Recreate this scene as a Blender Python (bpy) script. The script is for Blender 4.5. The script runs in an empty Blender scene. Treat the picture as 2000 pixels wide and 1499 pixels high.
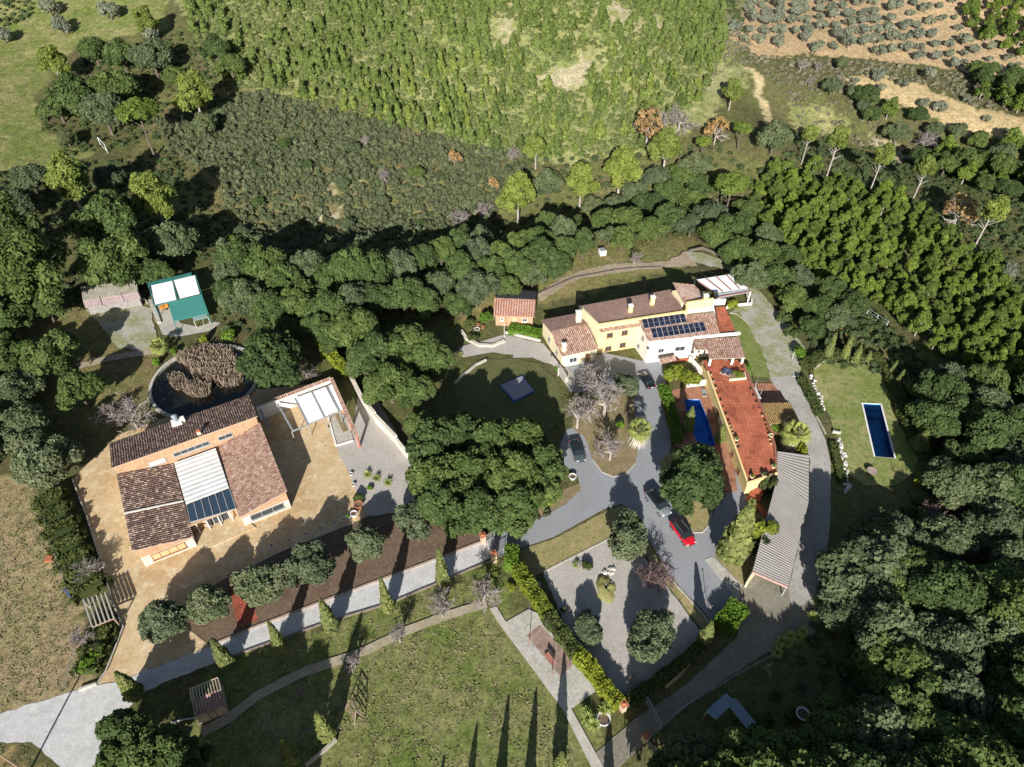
import bpy, math, random, re
import numpy as np
from mathutils import Vector, Matrix
from mathutils.geometry import tessellate_polygon

# ------------------------------------------------------------------ camera, sky, sun, exposure
sc = bpy.context.scene
COL = sc.collection
CH = 90.0
cam = bpy.data.cameras.new("camera"); cam.lens = 25.2; cam.sensor_width = 36; cam.clip_end = 6000; cam.clip_start = .5
cam_o = bpy.data.objects.new("camera", cam); COL.objects.link(cam_o)
cam_o.location = (0, 0, CH); cam_o.rotation_euler = (math.radians(45), 0, 0); sc.camera = cam_o
SUN_EL, SUN_AZ = 26.0, 5.5
w = bpy.data.worlds.new("World"); sc.world = w; w.use_nodes = True
nt = w.node_tree; sky = nt.nodes.new("ShaderNodeTexSky"); sky.sky_type = 'NISHITA'; sky.sun_disc = False
sky.sun_elevation = math.radians(SUN_EL); sky.sun_rotation = math.radians(180 + SUN_AZ); sky.air_density = 1.0
bg = nt.nodes["Background"]; bg.inputs[1].default_value = 0.056
nt.links.new(sky.outputs[0], bg.inputs[0])
sl = bpy.data.lights.new("sun", 'SUN'); sl.energy = 5.0; sl.angle = math.radians(.5); sl.color = (1, .975, .94)
so = bpy.data.objects.new("sun", sl); COL.objects.link(so)
_e, _a = math.radians(SUN_EL), math.radians(SUN_AZ)
so.rotation_euler = Vector((math.sin(_a) * math.cos(_e), math.cos(_a) * math.cos(_e), -math.sin(_e))).to_track_quat('-Z', 'Y').to_euler()
sc.view_settings.view_transform = 'Standard'; sc.view_settings.look = 'None'
sc.view_settings.exposure = 0.70; sc.view_settings.gamma = 1
sc.cycles.max_bounces = 5; sc.cycles.diffuse_bounces = 2; sc.cycles.transparent_max_bounces = 8

rng = np.random.default_rng(7)
R = random.Random(11)
PI = math.pi
SQ = math.sqrt(.5)

# ------------------------------------------------------------------ terrain height and picture-to-world helpers (to read positions off the photograph)
def sst(a, b, x):
    t = np.clip((x - a) / (b - a), 0, 1); return t * t * (3 - 2 * t)
def hgt(x, y):
    x = np.asarray(x, float); y = np.asarray(y, float)
    right = sst(45, 90, x)
    g = -6.0 * np.exp(-((y - 152 - .08 * x) / 11.0) ** 2) * (1 - right) * (1 - sst(-50, -95, x))
    rise = sst(160, 330, y) * (24 - 12 * right)
    kn = 15.0 * np.exp(-((x - 12) ** 2 / (2 * 42 ** 2) + (y - 232) ** 2 / (2 * 30 ** 2)))
    rg = -5.0 * np.exp(-((y - (196 - .35 * (x - 60))) / 12.0) ** 2) * right
    flat = sst(122, 150, y + .25 * np.abs(x - 5) * (x > 60))
    und = (np.sin(x * .061 + 1.3) * np.cos(y * .053) * 1.2 + np.sin(x * .023 + y * .031) * 1.5) * flat
    far = sst(330, 1400, y) * 40
    return (g + rise + kn + rg) * 1.0 + und + far
def hz(x, y): return float(hgt(x, y))
def ray(u, v):
    a, b = (u - 1000) / 1400., (749.5 - v) / 1400.
    return (a, (b + 1) * SQ, (b - 1) * SQ)
def W(u, v, z=0.0):
    d = ray(u, v); t = (z - CH) / d[2]
    return (d[0] * t, d[1] * t, z)
def G(u, v, dz=0.0):
    d = ray(u, v)
    t0, t1 = 20.0, (-10 - CH) / d[2]
    lo = t0; n = 80
    for i in range(1, n + 1):
        t = t0 + (t1 - t0) * i / n
        if CH + d[2] * t < hz(d[0] * t, d[1] * t) + dz:
            hi = t; break
        lo = t
    else:
        hi = t1
    for _ in range(14):
        m = (lo + hi) / 2
        if CH + d[2] * m < hz(d[0] * m, d[1] * m) + dz: hi = m
        else: lo = m
    return (d[0] * hi, d[1] * hi, CH + d[2] * hi)
def wall_hit(u, v, p0, p1):
    d = ray(u, v); ex, ey = p1[0] - p0[0], p1[1] - p0[1]
    det = d[0] * (-ey) + ex * d[1]
    t = (p0[0] * (-ey) + ex * p0[1]) / det
    L = math.hypot(ex, ey)
    return (((d[0] * t - p0[0]) * ex + (d[1] * t - p0[1]) * ey) / L, CH + d[2] * t)
def pxh(base, tip):     # height of a vertical thing from its foot and its tip
    b = W(*base); t = W(*tip)
    return CH * (1 - math.hypot(b[0], b[1]) / math.hypot(t[0], t[1]))
def inpoly(px, py, poly):
    px = np.asarray(px, float); py = np.asarray(py, float)
    c = np.zeros(px.shape, bool); n = len(poly)
    for i in range(n):
        x0, y0 = poly[i][:2]; x1, y1 = poly[i - 1][:2]
        if y0 == y1: continue
        c ^= ((y0 > py) != (y1 > py)) & (px < (x1 - x0) * (py - y0) / (y1 - y0) + x0)
    return c

# ------------------------------------------------------------------ materials
MATS = {}
def NM(name):
    m = bpy.data.materials.new(name); m.use_nodes = True; t = m.node_tree
    return m, t, t.nodes["Principled BSDF"]
def nd(t, typ, **kw):
    n = t.nodes.new(typ)
    for k, v in kw.items():
        if k.startswith('i_'):
            key = k[2:]; n.inputs[int(key) if key.isdigit() else key].default_value = v
        else: setattr(n, k, v)
    return n
def c4(c): return (c[0], c[1], c[2], 1)
def s2l(r, g, b): return tuple(((x / 255) / 12.92 if x <= 10 else ((x / 255 + .055) / 1.055) ** 2.4) for x in (r, g, b))
def coords(t, scale=1.0):
    g = nd(t, "ShaderNodeNewGeometry")
    return g.outputs['Position']
def noise(t, scale, detail=4, rough=.6, vec=None):
    n = nd(t, "ShaderNodeTexNoise", i_Scale=scale, i_Detail=detail, i_Roughness=rough)
    if vec is not None: t.links.new(vec, n.inputs['Vector'])
    return n.outputs['Fac']
def ramp(t, fac, stops):
    r = nd(t, "ShaderNodeValToRGB"); e = r.color_ramp.elements
    while len(e) < len(stops): e.new(.5)
    for el, (p, c) in zip(e, stops): el.position = p; el.color = c4(c) if len(c) == 3 else c
    t.links.new(fac, r.inputs[0]); return r.outputs[0]
def mixc(t, a, b, fac, mode='MIX'):
    m = nd(t, "ShaderNodeMix", data_type='RGBA', blend_type=mode)
    for s, i in ((a, 6), (b, 7)):
        if isinstance(s, tuple): m.inputs[i].default_value = c4(s)
        else: t.links.new(s, m.inputs[i])
    if isinstance(fac, float): m.inputs[0].default_value = fac
    else: t.links.new(fac, m.inputs[0])
    return m.outputs[2]
def bump(t, p, h, strength=.3, dist=.05):
    b = nd(t, "ShaderNodeBump", i_Strength=strength, i_Distance=dist)
    t.links.new(h, b.inputs['Height']); t.links.new(b.outputs[0], p.inputs['Normal'])
def rough_mat(name, ca, cb, cc=None, s1=.25, s2=3.0, rough=.9, bmp=.3, bd=.05, lo=.35, hi=.65, con=.28):
    """mottled matte ground or masonry: two broad tones, a third in patches, fine grain"""
    if name in MATS: return MATS[name]
    m, t, p = NM(name); P = coords(t)
    col = mixc(t, ca, cb, ramp(t, noise(t, s1, 5, .65, P), [(lo, (0, 0, 0)), (hi, (1, 1, 1))]))
    if cc: col = mixc(t, col, cc, ramp(t, noise(t, s2 * .35, 4, .7, P), [(.5, (0, 0, 0)), (.68, (1, 1, 1))]))
    f = noise(t, s2, 3, .7, P)
    col = mixc(t, col, ramp(t, f, [(.3, (1 - con,) * 3), (.7, (1 + con,) * 3)]), 1.0, 'MULTIPLY')
    t.links.new(col, p.inputs['Base Color']); p.inputs['Roughness'].default_value = rough
    p.inputs['Specular IOR Level'].default_value = .2
    if bmp: bump(t, p, f, bmp, bd)
    MATS[name] = m; return m
def flat_mat(name, c, rough=.6, metal=0.0, spec=.4, coat=0.0, var=.12, vs=1.5):
    if name in MATS: return MATS[name]
    m, t, p = NM(name); P = coords(t)
    col = mixc(t, c, tuple(max(0, x * (1 - 2 * var)) for x in c), ramp(t, noise(t, vs, 4, .7, P), [(.35, (0, 0, 0)), (.7, (1, 1, 1))]))
    t.links.new(col, p.inputs['Base Color']); p.inputs['Roughness'].default_value = rough
    p.inputs['Metallic'].default_value = metal; p.inputs['Specular IOR Level'].default_value = spec
    p.inputs['Coat Weight'].default_value = coat
    MATS[name] = m; return m
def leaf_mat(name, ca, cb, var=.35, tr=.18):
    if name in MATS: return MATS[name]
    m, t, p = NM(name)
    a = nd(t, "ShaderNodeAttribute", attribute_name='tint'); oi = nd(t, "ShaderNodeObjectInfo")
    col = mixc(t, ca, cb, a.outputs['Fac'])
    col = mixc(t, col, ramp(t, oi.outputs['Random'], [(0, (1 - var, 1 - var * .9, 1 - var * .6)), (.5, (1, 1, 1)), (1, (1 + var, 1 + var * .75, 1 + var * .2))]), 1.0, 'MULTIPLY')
    t.links.new(col, p.inputs['Base Color']); p.inputs['Roughness'].default_value = .75; p.inputs['Specular IOR Level'].default_value = .12
    tl = nd(t, "ShaderNodeBsdfTranslucent"); t.links.new(col, tl.inputs[0])
    mx = nd(t, "ShaderNodeMixShader", i_0=tr); o = t.nodes["Material Output"]
    t.links.new(p.outputs[0], mx.inputs[1]); t.links.new(tl.outputs[0], mx.inputs[2]); t.links.new(mx.outputs[0], o.inputs[0])
    MATS[name] = m; return m
def tile_mat(name, cols, chan=.5):
    if name in MATS: return MATS[name]
    m, t, p = NM(name)
    uv = nd(t, "ShaderNodeUVMap"); fl = nd(t, "ShaderNodeVectorMath", operation='FLOOR'); t.links.new(uv.outputs[0], fl.inputs[0])
    wn = nd(t, "ShaderNodeTexWhiteNoise", noise_dimensions='2D'); t.links.new(fl.outputs[0], wn.inputs['Vector'])
    n = len(cols); r = ramp(t, wn.outputs['Value'], [((i + .0) / (n - 1), c) for i, c in enumerate(cols)])
    sx = nd(t, 'ShaderNodeSeparateXYZ'); t.links.new(fl.outputs[0], sx.inputs[0]); md = nd(t, 'ShaderNodeMath', operation='MODULO'); md.inputs[1].default_value = 2; t.links.new(sx.outputs[0], md.inputs[0])
    r = mixc(t, r, mixc(t, (1.12, 1.12, 1.12), (chan, chan * .95, chan * .9), md.outputs[0]), 1.0, 'MULTIPLY')
    P = coords(t)
    r = mixc(t, r, ramp(t, noise(t, .5, 5, .7, P), [(.3, (.86, .85, .84)), (.65, (1.06, 1.06, 1.06))]), 1.0, 'MULTIPLY')
    t.links.new(r, p.inputs['Base Color']); p.inputs['Roughness'].default_value = .85; p.inputs['Specular IOR Level'].default_value = .2
    MATS[name] = m; return m
def grid_mat(name, ca, cb, joint, size=.35, rot=0.0, jw=.04, bw=1.0):
    """square or plank paving with joints"""
    if name in MATS: return MATS[name]
    m, t, p = NM(name); P = coords(t)
    mp = nd(t, "ShaderNodeMapping"); mp.inputs['Rotation'].default_value = (0, 0, rot); t.links.new(P, mp.inputs[0])
    br = nd(t, "ShaderNodeTexBrick", i_Scale=1.0); br.offset = 0.0 if bw == 1 else .5
    br.inputs['Color1'].default_value = c4(ca); br.inputs['Color2'].default_value = c4(cb); br.inputs['Mortar'].default_value = c4(joint)
    br.inputs['Brick Width'].default_value = size * bw; br.inputs['Row Height'].default_value = size; br.inputs['Mortar Size'].default_value = jw * size
    t.links.new(mp.outputs[0], br.inputs['Vector'])
    col = mixc(t, br.outputs[0], ramp(t, noise(t, .45, 6, .75, P), [(.33, (.52, .48, .48)), (.5, (.98, .97, .97)), (.68, (1.25, 1.22, 1.2))]), 1.0, 'MULTIPLY')
    t.links.new(col, p.inputs['Base Color']); p.inputs['Roughness'].default_value = .85; p.inputs['Specular IOR Level'].default_value = .2
    MATS[name] = m; return m
def stone_mat(name, ca, cb, joint, sc_=2.2):
    if name in MATS: return MATS[name]
    m, t, p = NM(name); P = coords(t)
    v = nd(t, "ShaderNodeTexVoronoi", i_Scale=sc_); t.links.new(P, v.inputs['Vector'])
    e = nd(t, "ShaderNodeTexVoronoi", i_Scale=sc_, feature='DISTANCE_TO_EDGE'); t.links.new(P, e.inputs['Vector'])
    sp = nd(t, "ShaderNodeSeparateColor"); t.links.new(v.outputs['Color'], sp.inputs[0])
    col = mixc(t, ca, cb, sp.outputs[0]); col = mixc(t, joint, col, ramp(t, e.outputs[0], [(0, (0, 0, 0)), (.07, (1, 1, 1))]))
    t.links.new(col, p.inputs['Base Color']); p.inputs['Roughness'].default_value = .9
    bump(t, p, e.outputs[0], .5, .05)
    MATS[name] = m; return m
def water_mat(name, tint, gl=.12):
    m, t, p = NM(name); o = t.nodes["Material Output"]
    tr = nd(t, "ShaderNodeBsdfTransparent"); tr.inputs[0].default_value = c4(tint)
    g = nd(t, "ShaderNodeBsdfGlossy", i_Roughness=.04); fr = nd(t, "ShaderNodeFresnel", i_IOR=1.33)
    n = noise(t, 2.5, 2, .5, coords(t)); b = nd(t, "ShaderNodeBump", i_Strength=.15, i_Distance=.03)
    t.links.new(n, b.inputs['Height']); t.links.new(b.outputs[0], g.inputs['Normal']); t.links.new(b.outputs[0], fr.inputs['Normal'])
    mx = nd(t, "ShaderNodeMixShader"); t.links.new(fr.outputs[0], mx.inputs[0])
    t.links.new(tr.outputs[0], mx.inputs[1]); t.links.new(g.outputs[0], mx.inputs[2]); t.links.new(mx.outputs[0], o.inputs[0])
    return m

# ------------------------------------------------------------------ object helpers
def tag(o, label=None, cat=None, group=None, kind=None):
    if label: o['label'] = label
    if cat: o['category'] = cat
    if group: o['group'] = group
    if kind: o['kind'] = kind
    return o
def empty(name, loc, label, cat, group=None, rz=0.0):
    o = bpy.data.objects.new(name, None); COL.objects.link(o); o.location = loc; o.rotation_euler = (0, 0, rz); o.empty_display_size = .3
    return tag(o, label, cat, group)
def link(name, me, parent=None):
    o = bpy.data.objects.new(name, me); COL.objects.link(o)
    if parent is not None: o.parent = parent
    return o
def mesh_np(name, verts, faces, mats, tint=None, smooth=False, mi=None):
    me = bpy.data.meshes.new(name); n, k = faces.shape
    me.vertices.add(len(verts)); me.vertices.foreach_set('co', np.ascontiguousarray(verts, dtype=np.float32).ravel())
    me.loops.add(n * k); me.loops.foreach_set('vertex_index', np.ascontiguousarray(faces, dtype=np.int32).ravel())
    me.polygons.add(n); me.polygons.foreach_set('loop_start', np.arange(0, n * k, k, dtype=np.int32))
    if mi is not None: me.polygons.foreach_set('material_index', mi.astype(np.int32))
    me.update(calc_edges=True)
    if tint is not None:
        a = me.attributes.new('tint', 'FLOAT', 'FACE'); a.data.foreach_set('value', tint.astype(np.float32))
    me.polygons.foreach_set('use_smooth', np.full(n, bool(smooth)))
    for m in (mats if isinstance(mats, (list, tuple)) else [mats]): me.materials.append(m)
    return me
class MB:
    """collects shapes, links them as one mesh object"""
    def __init__(s): s.v = []; s.f = []; s.uv = []
    def add(s, vs, fs):
        k = len(s.v); s.v += [tuple(p) for p in vs]; s.f += [tuple(i + k for i in f) for f in fs]; return s
    def box(s, c, d, rz=0.0, tilt=None):
        x, y, z = d[0] / 2, d[1] / 2, d[2] / 2; ca, sa = math.cos(rz), math.sin(rz); vs = []
        for dz in (-z, z):
            for dx, dy in ((-x, -y), (x, -y), (x, y), (-x, y)):
                vs.append((c[0] + dx * ca - dy * sa, c[1] + dx * sa + dy * ca, c[2] + dz))
        return s.add(vs, [(3, 2, 1, 0), (4, 5, 6, 7), (0, 1, 5, 4), (1, 2, 6, 5), (2, 3, 7, 6), (3, 0, 4, 7)])
    def beam(s, a, b, w, h=None):
        """square bar between two points"""
        h = h or w; a, b = Vector(a), Vector(b); d = (b - a).normalized()
        up = Vector((0, 0, 1)) if abs(d.z) < .95 else Vector((1, 0, 0))
        x = d.cross(up).normalized() * w / 2; y = x.cross(d).normalized() * h / 2; vs = []
        for p in (a, b):
            for q in (-x - y, x - y, x + y, -x + y): vs.append(p + q)
        return s.add(vs, [(3, 2, 1, 0), (4, 5, 6, 7), (0, 1, 5, 4), (1, 2, 6, 5), (2, 3, 7, 6), (3, 0, 4, 7)])
    def tube(s, a, b, r0, r1=None, n=8):
        r1 = r0 if r1 is None else r1; a, b = Vector(a), Vector(b); d = (b - a).normalized()
        up = Vector((0, 0, 1)) if abs(d.z) < .95 else Vector((1, 0, 0))
        x = d.cross(up).normalized(); y = x.cross(d).normalized(); vs = []
        for p, r in ((a, r0), (b, r1)):
            for i in range(n): t = 2 * PI * i / n; vs.append(p + (x * math.cos(t) + y * math.sin(t)) * r)
        return s.add(vs, [(i, (i + 1) % n, n + (i + 1) % n, n + i) for i in range(n)] + [tuple(range(n))[::-1], tuple(range(n, 2 * n))])
    def lathe(s, c, prof, n=16, sx=1.0, sy=1.0):
        vs = []; m = len(prof)
        for r, z in prof:
            for i in range(n): t = 2 * PI * i / n; vs.append((c[0] + r * sx * math.cos(t), c[1] + r * sy * math.sin(t), c[2] + z))
        fs = [(j * n + i, j * n + (i + 1) % n, (j + 1) * n + (i + 1) % n, (j + 1) * n + i) for j in range(m - 1) for i in range(n)]
        fs += [tuple(range(n))[::-1], tuple(range((m - 1) * n, m * n))]
        return s.add(vs, fs)
    def prism(s, poly, z0, z1):
        """vertical prism, z0/z1 numbers or one per corner"""
        n = len(poly); a = z0 if isinstance(z0, (list, tuple)) else [z0] * n; b = z1 if isinstance(z1, (list, tuple)) else [z1] * n
        ar = sum(poly[i][0] * poly[(i + 1) % n][1] - poly[(i + 1) % n][0] * poly[i][1] for i in range(n))
        if ar < 0: poly = poly[::-1]; a = a[::-1]; b = b[::-1]
        vs = [(p[0], p[1], q) for p, q in zip(poly, a)] + [(p[0], p[1], q) for p, q in zip(poly, b)]
        return s.add(vs, [tuple(range(n))[::-1], tuple(range(n, 2 * n))] + [(i, (i + 1) % n, n + (i + 1) % n, n + i) for i in range(n)])
    def slab(s, q, th):
        """quad of four 3-D corners (ccw from above) with thickness below it"""
        A = [Vector(p) for p in q]; N = (A[1] - A[0]).cross(A[3] - A[0]).normalized()
        if N.z < 0: A = A[::-1]; N = -N
        vs = [p - N * th for p in A] + A
        return s.add(vs, [(3, 2, 1, 0), (4, 5, 6, 7), (0, 1, 5, 4), (1, 2, 6, 5), (2, 3, 7, 6), (3, 0, 4, 7)])
    def path_wall(s, pts, w, z0, z1, closed=False):
        """continuous low wall following points"""
        P = [Vector((p[0], p[1])) for p in pts]; n = len(P); L = []; Rr = []
        for i in range(n):
            a = P[i - 1] if (i > 0 or closed) else P[i]; b = P[(i + 1) % n] if (i < n - 1 or closed) else P[i]
            d = (b - a).normalized(); nn = Vector((-d.y, d.x)) * w / 2; L.append(P[i] + nn); Rr.append(P[i] - nn)
        zz = [(p[2] if len(p) > 2 else 0) for p in pts]
        vs = []
        for i in range(n): vs += [(Rr[i].x, Rr[i].y, zz[i] + z0), (L[i].x, L[i].y, zz[i] + z0), (L[i].x, L[i].y, zz[i] + z1), (Rr[i].x, Rr[i].y, zz[i] + z1)]
        fs = []
        for i in range(n if closed else n - 1):
            a, b = 4 * i, 4 * ((i + 1) % n)
            fs += [(a, b, b + 3, a + 3), (a + 1, a + 2, b + 2, b + 1), (a + 3, b + 3, b + 2, a + 2), (a, a + 1, b + 1, b)]
        if not closed: fs += [(0, 3, 2, 1), (4 * n - 4, 4 * n - 3, 4 * n - 2, 4 * n - 1)]
        return s.add(vs, fs)
    def build(s, name, mat, parent=None, root=None, smooth=False, bevel=0.0):
        """root: top-level empty whose location the (world) vertices are measured from"""
        o3 = Vector(root.location) if root is not None else Vector((0, 0, 0))
        own = None
        if parent is None and root is None and s.v:     # stand-alone object: origin at its base
            a = np.array(s.v); own = Vector((a[:, 0].mean(), a[:, 1].mean(), a[:, 2].min())); o3 = own
        me = bpy.data.meshes.new(name); me.from_pydata([tuple(Vector(p) - o3) for p in s.v], [], s.f)
        if s.uv:
            ul = me.uv_layers.new(name='UVMap'); flat = [c for f in s.uv for c in f for c in c]
            ul.data.foreach_set('uv', flat)
        me.materials.append(mat); me.update()
        if smooth: me.polygons.foreach_set('use_smooth', [True] * len(me.polygons))
        o = link(name, me, parent)
        if own is not None: o.location = own
        if bevel:
            b = o.modifiers.new('bevel', 'BEVEL'); b.width = bevel; b.segments = 2; b.limit_method = 'ANGLE'
        return o
def lerp(a, b, t): return tuple(x + (y - x) * t for x, y in zip(a, b))
def roof_surface(name, q, mat, parent, root, pitch=.35, row=.42, amp=.075, step=.035, rows=True, th=.1):
    if rows: amp *= .7
    # q = eave-left, eave-right, ridge-right, ridge-left; barrel tiles or corrugated sheet, with a slab under it
    A, B, C, D = [np.array(p, float) for p in q]
    N = np.cross(B - A, D - A); N /= np.linalg.norm(N)
    if N[2] < 0: N = -N
    nc = max(2, round(np.linalg.norm(B - A) / pitch)); nr = max(1, round(np.linalg.norm(D - A) / row)) if rows else 1
    sub = 6; S = np.linspace(0, 1, nc * sub + 1); T = []; LF = []; RI = []
    for j in range(nr):
        T += [j / nr, (j + 1) / nr]; LF += [step if rows else 0, 0]; RI.append(j)
    T = np.array(T); LF = np.array(LF)
    s, t = np.meshgrid(S, T)
    P = (A * (1 - s[..., None]) + B * s[..., None]) * (1 - t[..., None]) + (D * (1 - s[..., None]) + C * s[..., None]) * t[..., None]
    wv = np.array([(0, .7, 1, .7, 0, -.25)[i % sub] for i in range(nc * sub + 1)]) if rows else .5 + .5 * np.sin(np.linspace(0, 1, nc * sub + 1) * nc * 2 * PI)
    P = P + N * (amp * wv[None, :, None] + LF[:, None, None] + .02)
    vs = (P.reshape(-1, 3) - np.array(root.location)); w_ = len(S)
    fi = []; uv = []
    for j in range(len(T) - 1):
        i = np.arange(w_ - 1); a = j * w_ + i
        fi.append(np.stack([a, a + 1, a + 1 + w_, a + w_], 1))
        u = np.repeat((i * 2 // sub + (i % sub == 3) * 0 + .5)[:, None].astype(float), 4, 1); uv.append(np.stack([u, np.full_like(u, j // 2 + .5)], 2))
    fi = np.concatenate(fi); uv = np.concatenate(uv)
    k = len(vs); sq = [Vector(p) for p in (A, B, C, D)]; nn = Vector(N)
    sv = [p - nn * th for p in sq] + [p + nn * .015 for p in sq]
    vs = np.concatenate([vs, np.array([tuple(p - Vector(root.location)) for p in sv])])
    flip = (Vector(B) - Vector(A)).cross(Vector(D) - Vector(A)).z < 0
    sf = np.array([(3, 2, 1, 0), (4, 5, 6, 7), (0, 1, 5, 4), (1, 2, 6, 5), (2, 3, 7, 6), (3, 0, 4, 7)]) + k
    fi = np.concatenate([fi, sf]); uv = np.concatenate([uv, np.zeros((6, 4, 2)) + .5])
    if flip: fi = fi[:, ::-1]; uv = uv[:, ::-1]
    me = mesh_np(name, vs, fi, mat)
    ul = me.uv_layers.new(name='UVMap'); ul.data.foreach_set('uv', uv.astype(np.float32).ravel())
    return link(name, me, parent)
def window(parent, root, p0, p1, s, z, w, h, frame, pane, d=.06, bars=1, out=1, sill=True, name='window'):
    """framed window standing proud of the wall p0-p1 (outside = left of p0->p1 times out)"""
    L = math.hypot(p1[0] - p0[0], p1[1] - p0[1]); ex = ((p1[0] - p0[0]) / L, (p1[1] - p0[1]) / L); n = (ex[1] * out, -ex[0] * out); rz = math.atan2(ex[1], ex[0])
    def at(ds, dn, zz): return (p0[0] + ex[0] * (s + ds) + n[0] * dn, p0[1] + ex[1] * (s + ds) + n[1] * dn, zz)
    f = MB(); fw = .09
    f.box(at(0, 0, z + h / 2 - fw / 2), (w, 2 * d, fw), rz).box(at(0, 0, z - h / 2 + fw / 2), (w, 2 * d, fw), rz)
    for sg in (-1, 1): f.box(at(sg * (w / 2 - fw / 2), 0, z), (fw, 2 * d, h - 2 * fw), rz)
    for i in range(bars): f.box(at(-w / 2 + w * (i + 1) / (bars + 1), 0, z), (.06, 1.8 * d, h - 2 * fw), rz)
    if sill: f.box(at(0, d, z - h / 2 - .04), (w + .2, 2 * d + .1, .07), rz)
    fo = f.build(name, frame, parent, root)
    MB().box(at(0, 0, z), (w - 2 * fw, .05, h - 2 * fw), rz).build('pane', pane, fo, root)
    return fo
# ------------------------------------------------------------------ vegetation meshes (shared by copies)
def norm(a): return a / (np.linalg.norm(a, axis=1, keepdims=True) + 1e-9)
def leafq(c, n, s, g, asp=.65):
    N = len(c); r = norm(g.normal(size=(N, 3))); t = norm(np.cross(n, r)); b = np.cross(n, t)
    s = s[:, None]; t = t * s; b = b * s * asp
    v = np.stack([c - t - b, c + t - b, c + t + b, c - t + b], 1).reshape(-1, 3)
    return v, np.arange(4 * N).reshape(N, 4)
def blob(c, r, sq, g, nu=10, nv=6, jit=.12):
    th = np.linspace(0, 2 * PI, nu, endpoint=False); ph = np.linspace(-PI / 2 + .15, PI / 2 - .15, nv)
    T, P = np.meshgrid(th, ph); rr = r * (1 + g.uniform(-jit, jit, T.shape))
    v = np.stack([rr * np.cos(P) * np.cos(T), rr * np.cos(P) * np.sin(T), rr * sq * np.sin(P)], 2).reshape(-1, 3) + c
    f = [(j * nu + i, j * nu + (i + 1) % nu, (j + 1) * nu + (i + 1) % nu, (j + 1) * nu + i) for j in range(nv - 1) for i in range(nu)]
    return v, np.array(f)
def join(parts):
    vs, fs, ts, k = [], [], [], 0
    for v, f, t in parts:
        vs.append(v); fs.append(f + k); ts.append(np.full(len(f), t) if np.isscalar(t) else t); k += len(v)
    return np.concatenate(vs), np.concatenate(fs), np.concatenate(ts)
def lobed(L, LR, per, leaf, g, centre, up=.35, jit=.65, asp=.65, core=.72, dens=None):
    """leaf-sized faces over overlapping lobes, with a rough dark core inside each lobe"""
    parts = []; K = len(L); lt = g.uniform(0, 1, K)
    for k in range(K):
        n = int(per * (LR[k] / np.mean(LR)) ** 2)
        d = norm(g.normal(size=(n, 3)) + norm((L[k] - centre)[None])[0] * .75 + np.array([0, 0, .3]))
        p = L[k] + d * LR[k] * g.uniform(.72, 1.12, (n, 1))
        keep = np.ones(n, bool)
        for j in range(K):
            if j != k: keep &= np.linalg.norm(p - L[j], axis=1) > LR[j] * .72
        p, d = p[keep], d[keep]
        if len(p) == 0: continue
        nn = norm(d + g.normal(size=d.shape) * jit + np.array([0, 0, up]))
        v, f = leafq(p, nn, leaf * g.uniform(.5, 1.35, len(p)), g, asp)
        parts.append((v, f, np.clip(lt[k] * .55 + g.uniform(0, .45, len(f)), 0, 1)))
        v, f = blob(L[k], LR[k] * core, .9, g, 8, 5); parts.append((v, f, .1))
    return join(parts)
def branches(segs, n=5):
    """tapered tubes (a, b, ra, rb) as one quad mesh"""
    V, F = [], []; k = 0
    for a, b, ra, rb in segs:
        a = np.array(a, float); b = np.array(b, float); d = b - a; d /= (np.linalg.norm(d) + 1e-9)
        u = np.cross(d, (0, 0, 1) if abs(d[2]) < .9 else (1, 0, 0)); u /= np.linalg.norm(u); w_ = np.cross(u, d)
        th = np.arange(n) * 2 * PI / n; ring = np.cos(th)[:, None] * u + np.sin(th)[:, None] * w_
        V += [a + ring * ra, b + ring * rb]; i = np.arange(n)
        F.append(np.stack([k + i, k + (i + 1) % n, k + n + (i + 1) % n, k + n + i], 1)); k += 2 * n
    return np.concatenate(V), np.concatenate(F)
M_bark = rough_mat('bark', (.09, .07, .05), (.16, .13, .1), s1=2, s2=12, bmp=.2)
M_pale = rough_mat('pale_bark', (.42, .38, .33), (.26, .22, .19), s1=1.5, s2=9, bmp=.2)
M_oak = leaf_mat('oak_leaves', (.040, .066, .018), (.116, .160, .050), .28)
M_oakg = leaf_mat('grey_oak_leaves', (.054, .074, .034), (.142, .170, .084), .2)
M_pine = leaf_mat('pine_needles', (.095, .130, .022), (.25, .295, .070), .15, .25)
M_dpine = leaf_mat('dark_pine_needles', (.046, .070, .018), (.122, .155, .045), .15, .2)
M_pine2 = leaf_mat('young_pine_needles', (.068, .105, .018), (.175, .235, .045), .3, .22)
M_olive = leaf_mat('olive_leaves', (.072, .092, .044), (.20, .23, .125), .12)
M_cyp = leaf_mat('cypress_scales', (.085, .105, .028), (.22, .24, .08), .12)
M_hedge = leaf_mat('hedge_leaves', (.10, .135, .015), (.28, .31, .035), .2)
M_dhedge = leaf_mat('dark_hedge_leaves', (.045, .060, .020), (.105, .13, .04), .2)
M_green = leaf_mat('bright_green_leaves', (.06, .12, .012), (.15, .25, .03), .2)
M_palm = leaf_mat('palm_fronds', (.085, .115, .02), (.33, .36, .10), .1)
M_dry = leaf_mat('dry_palm_fronds', (.5, .43, .33), (.72, .66, .56), .05)
M_yuc = leaf_mat('yucca_blades', (.18, .25, .05), (.50, .55, .18), .1)
M_yel = leaf_mat('autumn_leaves', (.22, .13, .05), (.42, .28, .12), .15)
M_scrub = leaf_mat('scrub_leaves', (.052, .066, .032), (.155, .172, .088), .1)
M_twig = rough_mat('twigs', (.29, .25, .225), (.19, .16, .14), s1=.8, s2=5, bmp=0)
M_twigp = rough_mat('purple_twigs', (.20, .13, .12), (.13, .09, .085), s1=.8, s2=5, bmp=0)
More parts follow.
